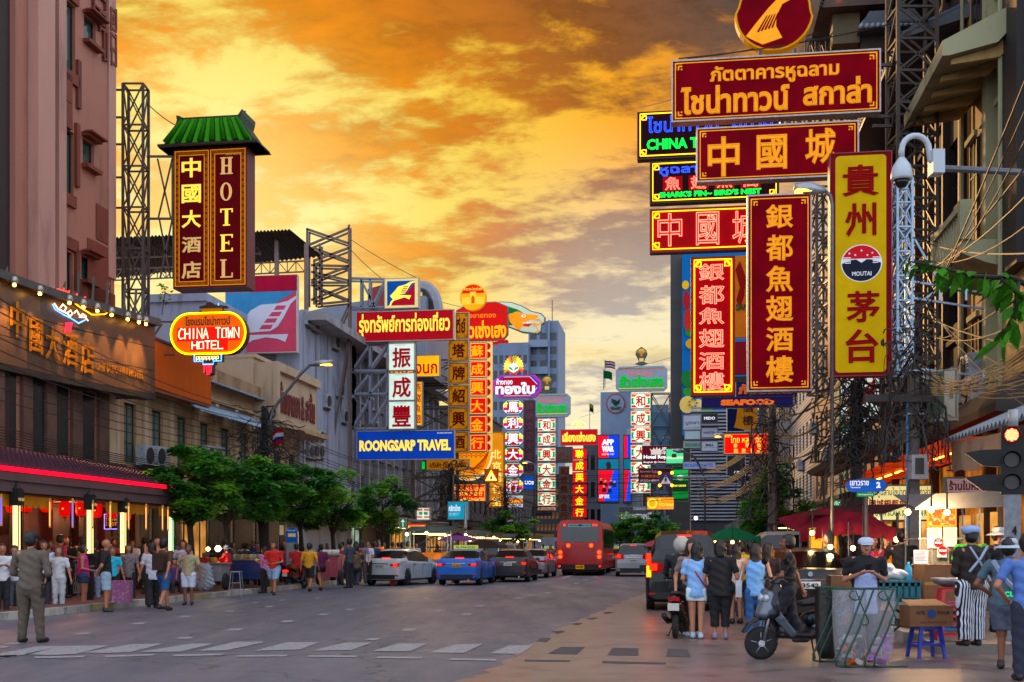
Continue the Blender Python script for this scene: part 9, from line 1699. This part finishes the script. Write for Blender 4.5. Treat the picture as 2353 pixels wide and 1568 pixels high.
def stall(label,px,d,w,rz,roof,group):
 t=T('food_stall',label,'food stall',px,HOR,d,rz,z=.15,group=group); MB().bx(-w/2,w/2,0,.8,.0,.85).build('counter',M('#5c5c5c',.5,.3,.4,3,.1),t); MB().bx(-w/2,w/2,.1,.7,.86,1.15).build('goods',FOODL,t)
 m=MB(); [m.bar((x,y,0),(x,y,2.15),.035) for x in(-w/2,w/2) for y in(0,.8)]; m.build('frame',STEEL,t); MB().add([(-w/2-.2,-.3,2.1),(w/2+.2,-.3,2.1),(w/2+.2,1.1,2.35),(-w/2-.2,1.1,2.35)],[(0,1,2,3),(3,2,1,0)]).build('roof_sheet',M(roof,.6,0,.2,2,.1),t); MB().bx(-w/2+.1,w/2-.1,.1,.14,1.98,2.02).build('tube_light',GLOW('#ffd890',3.5),t); MB().bx(-w*.3,w*.3,-.02,0,.25,.7).build('menu_board',M('#a8a49c',.6,0,.3,9,0,emit=.2),t)
for i in range(8): stall('lit food stall with tube light and menu board on the left pavement',985+i*33,52+i*6,1.7,-AL,['#3c5c58','#5c4c34','#6c6c6c'][i%3],'food stalls on the left pavement')
for i in range(7): stall('lit food stall with tube light along the right pavement',1925-i*38+20,25.5+i*3.6,1.6,-AL-.6,['#5c1c28','#2c4c3c','#5c5448'][i%3],'food stalls on the right pavement')
t=T('fruit_stall','fruit stall with rows of bright drink bottles behind the apron vendor','food stall',2045,HOR,20.5,-AL,z=.15); k=K(20.5)
MB().bx(-1.0,.5,0,.7,0,.9).build('counter',M('#4c3018',.6,0,.3,3,.1),t)
for r_ in range(3):
 for i,c in enumerate(('#c85c0c','#c81458','#b01030','#c81458','#e08c0c','#8c1020','#c83c0c')):
  MB().lathe([(.035,0),(.04,.05),(.04,.16),(.015,.2),(.015,.23)],8,(-.35+i*.1,.1+r_*.12,.9+r_*.1)).build('juice_bottle',M(c,.3,0,.1,5,0,emit=.4),t,True)
MB().bx(-.4,.4,-.02,0,.3,.75).build('label_board',M('#a87c5c',.6,0,.2,6,0,emit=.2),t); lettering(t,'Pomegranate Ju',-.35,.35,.6,.7,-.03,M('#5c0c14',.5),.02)
def stool(mat,t,z=0,h=.44,w=.34):
 MB().bx(-w*.42,w*.42,-w*.42,w*.42,z+h-.04,z+h).build('seat',mat,t)
 for a in(1,-1):
  for b in(1,-1): m=MB(); m.tube([(a*w*.36,b*w*.36,z+h-.03),(a*w*.5,b*w*.5,z)],[.035,.028],4); m.build('leg',mat,t)
 m=MB(); [m.bar((-w*.43,b*w*.43,z+h*.45),(w*.43,b*w*.43,z+h*.45),.035) for b in(1,-1)]; [m.bar((a*w*.43,-w*.43,z+h*.4),(a*w*.43,w*.43,z+h*.4),.035) for a in(1,-1)]; m.build('stretcher',mat,t)
x,y,_=G(2128,1512); t=thing('plastic_stool','blue plastic stool carrying the KITE FLOUR carton','stool',(x,y,0),.1); stool(M('#0c2c9c',.35,0,.1,4,0),t,0,.45,.38)
t=thing('flour_carton','brown carton printed KITE FLOUR on the blue plastic stool','box',(x,y,.45),.05)
t.scale=(.85,.85,.9); CB=M('#7c5230',.8,0,.15,4,.1); MB().bx(-.36,.36,-.22,.22,.0,.32).build('carton',CB,t); MB().add([(-.36,-.22,.325),(.30,-.22,.325),(.24,.2,.41),(-.34,.2,.40)],[(0,1,2,3),(3,2,1,0)]).build('lid_flap',CB,t)
IK=M('#1c1c3c',.7); lettering(t,'KITE',-.25,-.11,.19,.24,-.224,IK,.03); lettering(t,'FLOUR',.1,.3,.19,.24,-.224,IK,.03); MB().poly(ell(0,.2,.07,.07,18),-.228,-.221).build('globe_print',M('#14407c',.6),t); lettering(t,'ALL PURPOSE',-.2,.25,.05,.08,-.224,IK,0)
x,y,_=G(2190,1498); t=thing('stool_stack','stack of red, blue and pink plastic stools right of the blue stool','stool stack',(x,y+.1,0),-.1)
for i,c in enumerate(('#c01828','#1c5c9c','#a81860','#c81c24')): stool(M(c,.35,0,.1,4,0),t,i*.09+.12*(i>2),.55,.38)
t=thing('steel_bowl','wide steel bowl on top of the stool stack','bowl',(x,y+.1,.97)); MB().lathe([(.1,0),(.22,.05),(.28,.12),(.29,.12),(.23,.04),(.1,-.01)],20).build('bowl',SS,t,True)
x,y,_=G(2120,1490); t=thing('folding_table','low steel table behind the blue stool holding crate and carton','table',(x,y+.55,0)); MB().bx(-.75,.75,-.3,.35,.66,.70).build('table_top',SS,t); m=MB(); [m.tube([(a*.62,-.2,0),(-a*.35,.2,.67)],.018,6) for a in(1,-1)]; m.build('leg',BLACK,t)
ty=y+.5
t=thing('plastic_crate','teal plastic crate on the low steel table','crate',(x-.28,ty,.70)); m=MB(); [m.bx(-.3+i*.1,-.24+i*.1,-.2,-.18,.0,.3) for i in range(7)]; m.bx(-.3,.34,-.2,-.185,.24,.32); m.bx(-.3,.34,-.2,-.18,0,.06); m.bx(-.31,.35,-.22,-.18,.3,.33); m.build('crate_front',M('#0c6c78',.4,0,.1,4,0),t); MB().bx(-.3,.34,-.17,.2,0,.3).build('crate_body',M('#0c5c68',.4,0,.1,4,0),t)
t=thing('water_bottle','small blue water bottle beside the white bag on the teal crate','bottle',(x-.05,ty,1.02)); MB().lathe([(.05,0),(.055,.05),(.055,.2),(.02,.26),(.02,.3)],12).build('bottle',M('#3c90b8',.2,0,.1,5,0,emit=.1),t,True)
t=thing('cardboard_carton','large brown carton next to the teal crate on the low table','box',(x+.45,ty,.70)); MB().bx(-.33,.3,-.25,.25,0,.58).build('carton',CB,t); MB().bx(-.33,.3,-.254,-.251,.26,.31).build('tape',M('#a0783c',.4),t)
x2,y2,_=G(2098,1500); v,f=sdf_mesh([cap((-.1,0,0),(.15,0,0),.12,.1,(1,.8,.8)),cap((-.15,0,.1),(-.05,0,.1),.08)],.02,.03,None,.012); t=thing('white_bag','crumpled white plastic bag on the teal crate','bag',(x-.3,ty,1.12)); link('bag',npmesh('bag',v,f,[M('#a8acb4',.4,0,.1,6,.3)],None,True),t)
BAGC=M('#b8b8c0',.3,0,.15,3,.4,alpha=.32); GW=M('#0c4030',.4,.2,.1,5,0)
for i,(px,lab,mt,fill) in enumerate(((1905,'black rubbish bag hanging in the leftmost green wire stand',M('#1c1a18',.4,0,.4,4,.4),None),(1958,'clear rubbish bag full of packets in the middle green wire stand',BAGC,1),(2024,'clear rubbish bag with pink waste in the rightmost green wire stand',BAGC,2))):
 x,y,_=G(px,1533 if i else 1522); t=thing('rubbish_stand',lab,'rubbish bag',(x,y+.12,0),.05); w=.15 if i==0 else .2; n=22; vs=[];rows=9
 for j in range(rows+1):
  zz=.04+.96*j/rows; rr=w*(.9+.12*(j/rows)) if j else w*.6
  for q in range(n): a=2*pi*q/n; o=1+.09*sin(q*3.1+j*.35)+.05*sin(q*5+i); vs.append((rr*o*cos(a),rr*o*.9*sin(a),zz))
 fs=[(j*n+q,j*n+(q+1)%n,(j+1)*n+(q+1)%n,(j+1)*n+q) for j in range(rows) for q in range(n)]+[tuple(range(n-1,-1,-1))]; MB().add(vs,fs).build('bag',mt,t,True)
 m=MB(); m.tube([(w*1.15*cos(a*pi/10),w*1.05*sin(a*pi/10),1.01) for a in range(20)],.01,5,closed=True)
 for s_ in(-1,1): m.tube([(s_*w*.3+.18,-w*1.1,1.0),(-.02+s_*w*.3,-w*1.25,.5),(-.2+s_*w*.3,-w*1.3,.12),(-.2+s_*w*.3,-w*1.3,.03),(-.1+s_*w*.3,-w*1.2,.015),(.3,-w*1.1,.015)],.014,6)
 m.tube([(.0+.05*cos(R(a))*(1+a/300),-w*1.2,.93-.06*sin(R(a))) for a in range(0,300,30)]+[(.14,-w*1.2,.66)]+[(.12+.05*cos(R(a)),-w*1.2,.60+.05*sin(R(a))) for a in range(60,-230,-30)],.009,5); m.build('wire_frame',GW,t,True)
 if fill:
  g=random.Random(i)
  for q in range(16):
   c=g.choice(['#a8a8a8','#c81c14','#b05018','#30201c','#888c94','#a09c90']) if fill==1 else g.choice(['#a050a0','#b070b0','#a84c6c','#b8a0b8'])
   MB().box((g.uniform(-.11,.11),g.uniform(-.1,.08),.06+g.uniform(0,.32)),(g.uniform(.06,.14),g.uniform(.04,.1),g.uniform(.03,.1)),rx=g.random()*2,rz=g.random()*3).build('litter_piece',M(c,.6,0,.2,8,.1,emit=.03),t)
def cart(label,px,py,w,h,col,goods,d=None):
 x,y,_=G(px,py,.15); t=thing('vendor_cart',label,'cart',(x,y,.15),-AL); MB().bx(-w/2,w/2,0,.7,.3,h).build('body',M(col,.5,0,.15,4,.1),t); wm=MB().lathe([(.14,-.03),(.27,-.03),(.28,0),(.27,.03),(.14,.03)],18,ax='x').mesh('wheel',RUBBER,True)
 for xx in(-w/2-.03,w/2+.03): link('wheel',wm,t,(xx,.3,.28))
 MB().bx(-w/2-.06,w/2+.06,-.06,.76,h,h+.05).build('counter_top',SS,t); g=random.Random(px)
 for i in range(10): c=g.choice(goods); MB().lathe([(.05,0),(.08,.04),(.09,.12),(.06,.16)],9,(-w/2+.12+(w-.24)*i/9,g.uniform(.1,.6),h+.05)).build('container',M(c,.4,0,.2,5,0,emit=.2),t,True)
 return t,w,h
t,w,h=cart('pale drink cart with red tray and a large clear ice bag',470,1357,1.15,.85,'#7c7c80',['#c01410','#c86010','#209028','#b02018']); v,f=sdf_mesh([cap((0,-.15,.25),(0,-.15,.7),.26,.2,(1.6,.5,1))],.03,.03,None,.01); link('ice_bag',npmesh('ice_bag',v,f,[M('#8c98a4',.3,0,.12,4,.3)],None,True),t); MB().bx(-.5,.2,0,.4,h+.06,h+.22).build('red_tray',M('#901018',.4),t)
cart('blue food cart with trays of seafood and a plastic bag',563,1351,1.3,.95,'#0c2c6c',['#a89060','#7c6848','#8c8c84']); cart('small stall with pink transparent panels among the walking people',752,1345,.8,1.1,'#9c3c50',['#c8a060','#b8b8b0'])
x,y,_=G(543,1373); t=thing('metal_stool','tall aluminium stool standing in the road by the blue food cart','stool',(x,y,0)); MB().bx(-.16,.16,-.16,.16,.78,.81).build('seat',SS,t); m=MB(); [m.tube([(a*.13,b*.13,.78),(a*.2,b*.2,0)],.014,5) for a in(1,-1) for b in(1,-1)]; [m.tube([(-.17,b*.17,z_),(.17,b*.17,z_)],.01,4) for b in(1,-1) for z_ in(.25,.45)]; m.build('leg',SS,t)
for px,py in ((900,1346),(1043,1340)): x,y,_=G(px,py); t=thing('traffic_cone','orange cone showing under the cars on the left lane','traffic cone',(x,y+.4,0),0,'orange cones'); MB().bx(-.18,.18,-.18,.18,0,.03).build('base',M('#8c2408',.6),t); MB().lathe([(.14,.03),(.03,.5)],12).build('cone',M('#b83008',.5,0,.1,4,0,emit=.1),t,True)
x,y,_=G(281,1388,.15); t=thing('suitcase','pink flowered fabric suitcase standing at the lamp post','suitcase',(x,y,.15)); MB().bx(-.22,.22,-.13,.13,.04,.58).build('case',M('#8c4c78',.7,0,.5,14,.1,dirt='#b8a8b4'),t); m=MB(); m.tube([(-.1,0,.58),(-.1,0,.72),(.1,0,.72),(.1,0,.58)],.012,5); m.build('handle',BLACK,t)
t=thing('crowd_fence','white ornamental steel fence standing behind the waiting people','fence',(P(80,HOR,31.5)[0],31.5,.15),RZL); FW=M('#8c8884',.5,0,.1,4,0); bm_=MB(); bm_.tube([(0,0,.1),(0,0,1.0)],.012,4); bm_=bm_.mesh('fence_bar',FW); fm_=MB(); fm_.tube([(0,0,.1),(4.6,0,.1)],.02,4); fm_.tube([(0,0,1.02),(4.6,0,1.02)],.02,4)
for i in range(5): fm_.tube([(i*1.15,0,0),(i*1.15,0,1.06)],.025,5)
fm_.build('rails',FW,t); sw_=MB(); sw_.tube([(.055+.04*sin(z_*5),-.005,.12+z_*.1) for z_ in range(9)],.01,4,caps=False); sw_=sw_.mesh('scroll_bar',FW)
for i in range(40): link('fence_bar',bm_,t,(.06+i*.115,0,0)); link('scroll_bar',sw_,t,(.06+i*.115,0,0))
def flag(label,px,py,d,cols_,w,h,pole_):
 t=T('flag',label,'flag',px,py,d); k=K(d); m=MB(); m.tube([(0,0,-pole_*k),(0,0,2*k)],.04,5); m.build('flag_pole',STEELD,t); n=len(cols_)
 for i,c in enumerate(cols_):
  m=MB(); vs=[]
  for q in range(7): xx=w*k*q/6; yy=.12*sin(q*1.3); sgz=-h*k*.25*(q/6)**2; vs+=[(xx,yy,sgz-h*k*i/n),(xx,yy,sgz-h*k*(i+1)/n)]
  m.add(vs,[(2*q,2*q+1,2*q+3,2*q+2) for q in range(6)]); m.add(vs,[(2*q+2,2*q+3,2*q+1,2*q) for q in range(6)]); m.build('cloth_stripe',M(c,.7,0,.1,1,0,emit=.1),t,True)
flag('striped red, white and blue flag beside the grey board against the sky',1390,829,119,['#8c1420','#a8a8b8','#1c2860','#a8a8b8','#8c1420'],24,16,62); flag('green flag just below the striped flag',1387,852,118.6,['#0c5c30'],20,18,44); flag('yellow flag on a thin pole over the far roofs',1355,928,160,['#8c8018','#1c2860'],9,18,62); flag('striped flag hanging from the pole among the left trees',652,985,43.6,['#8c1420','#a8a8b8','#1c2860','#8c1420'],-26,34,5); flag('striped flag under the turquoise bank board',1180,1190,84,['#8c1420','#a8a8b8','#1c2860'],-14,12,8)
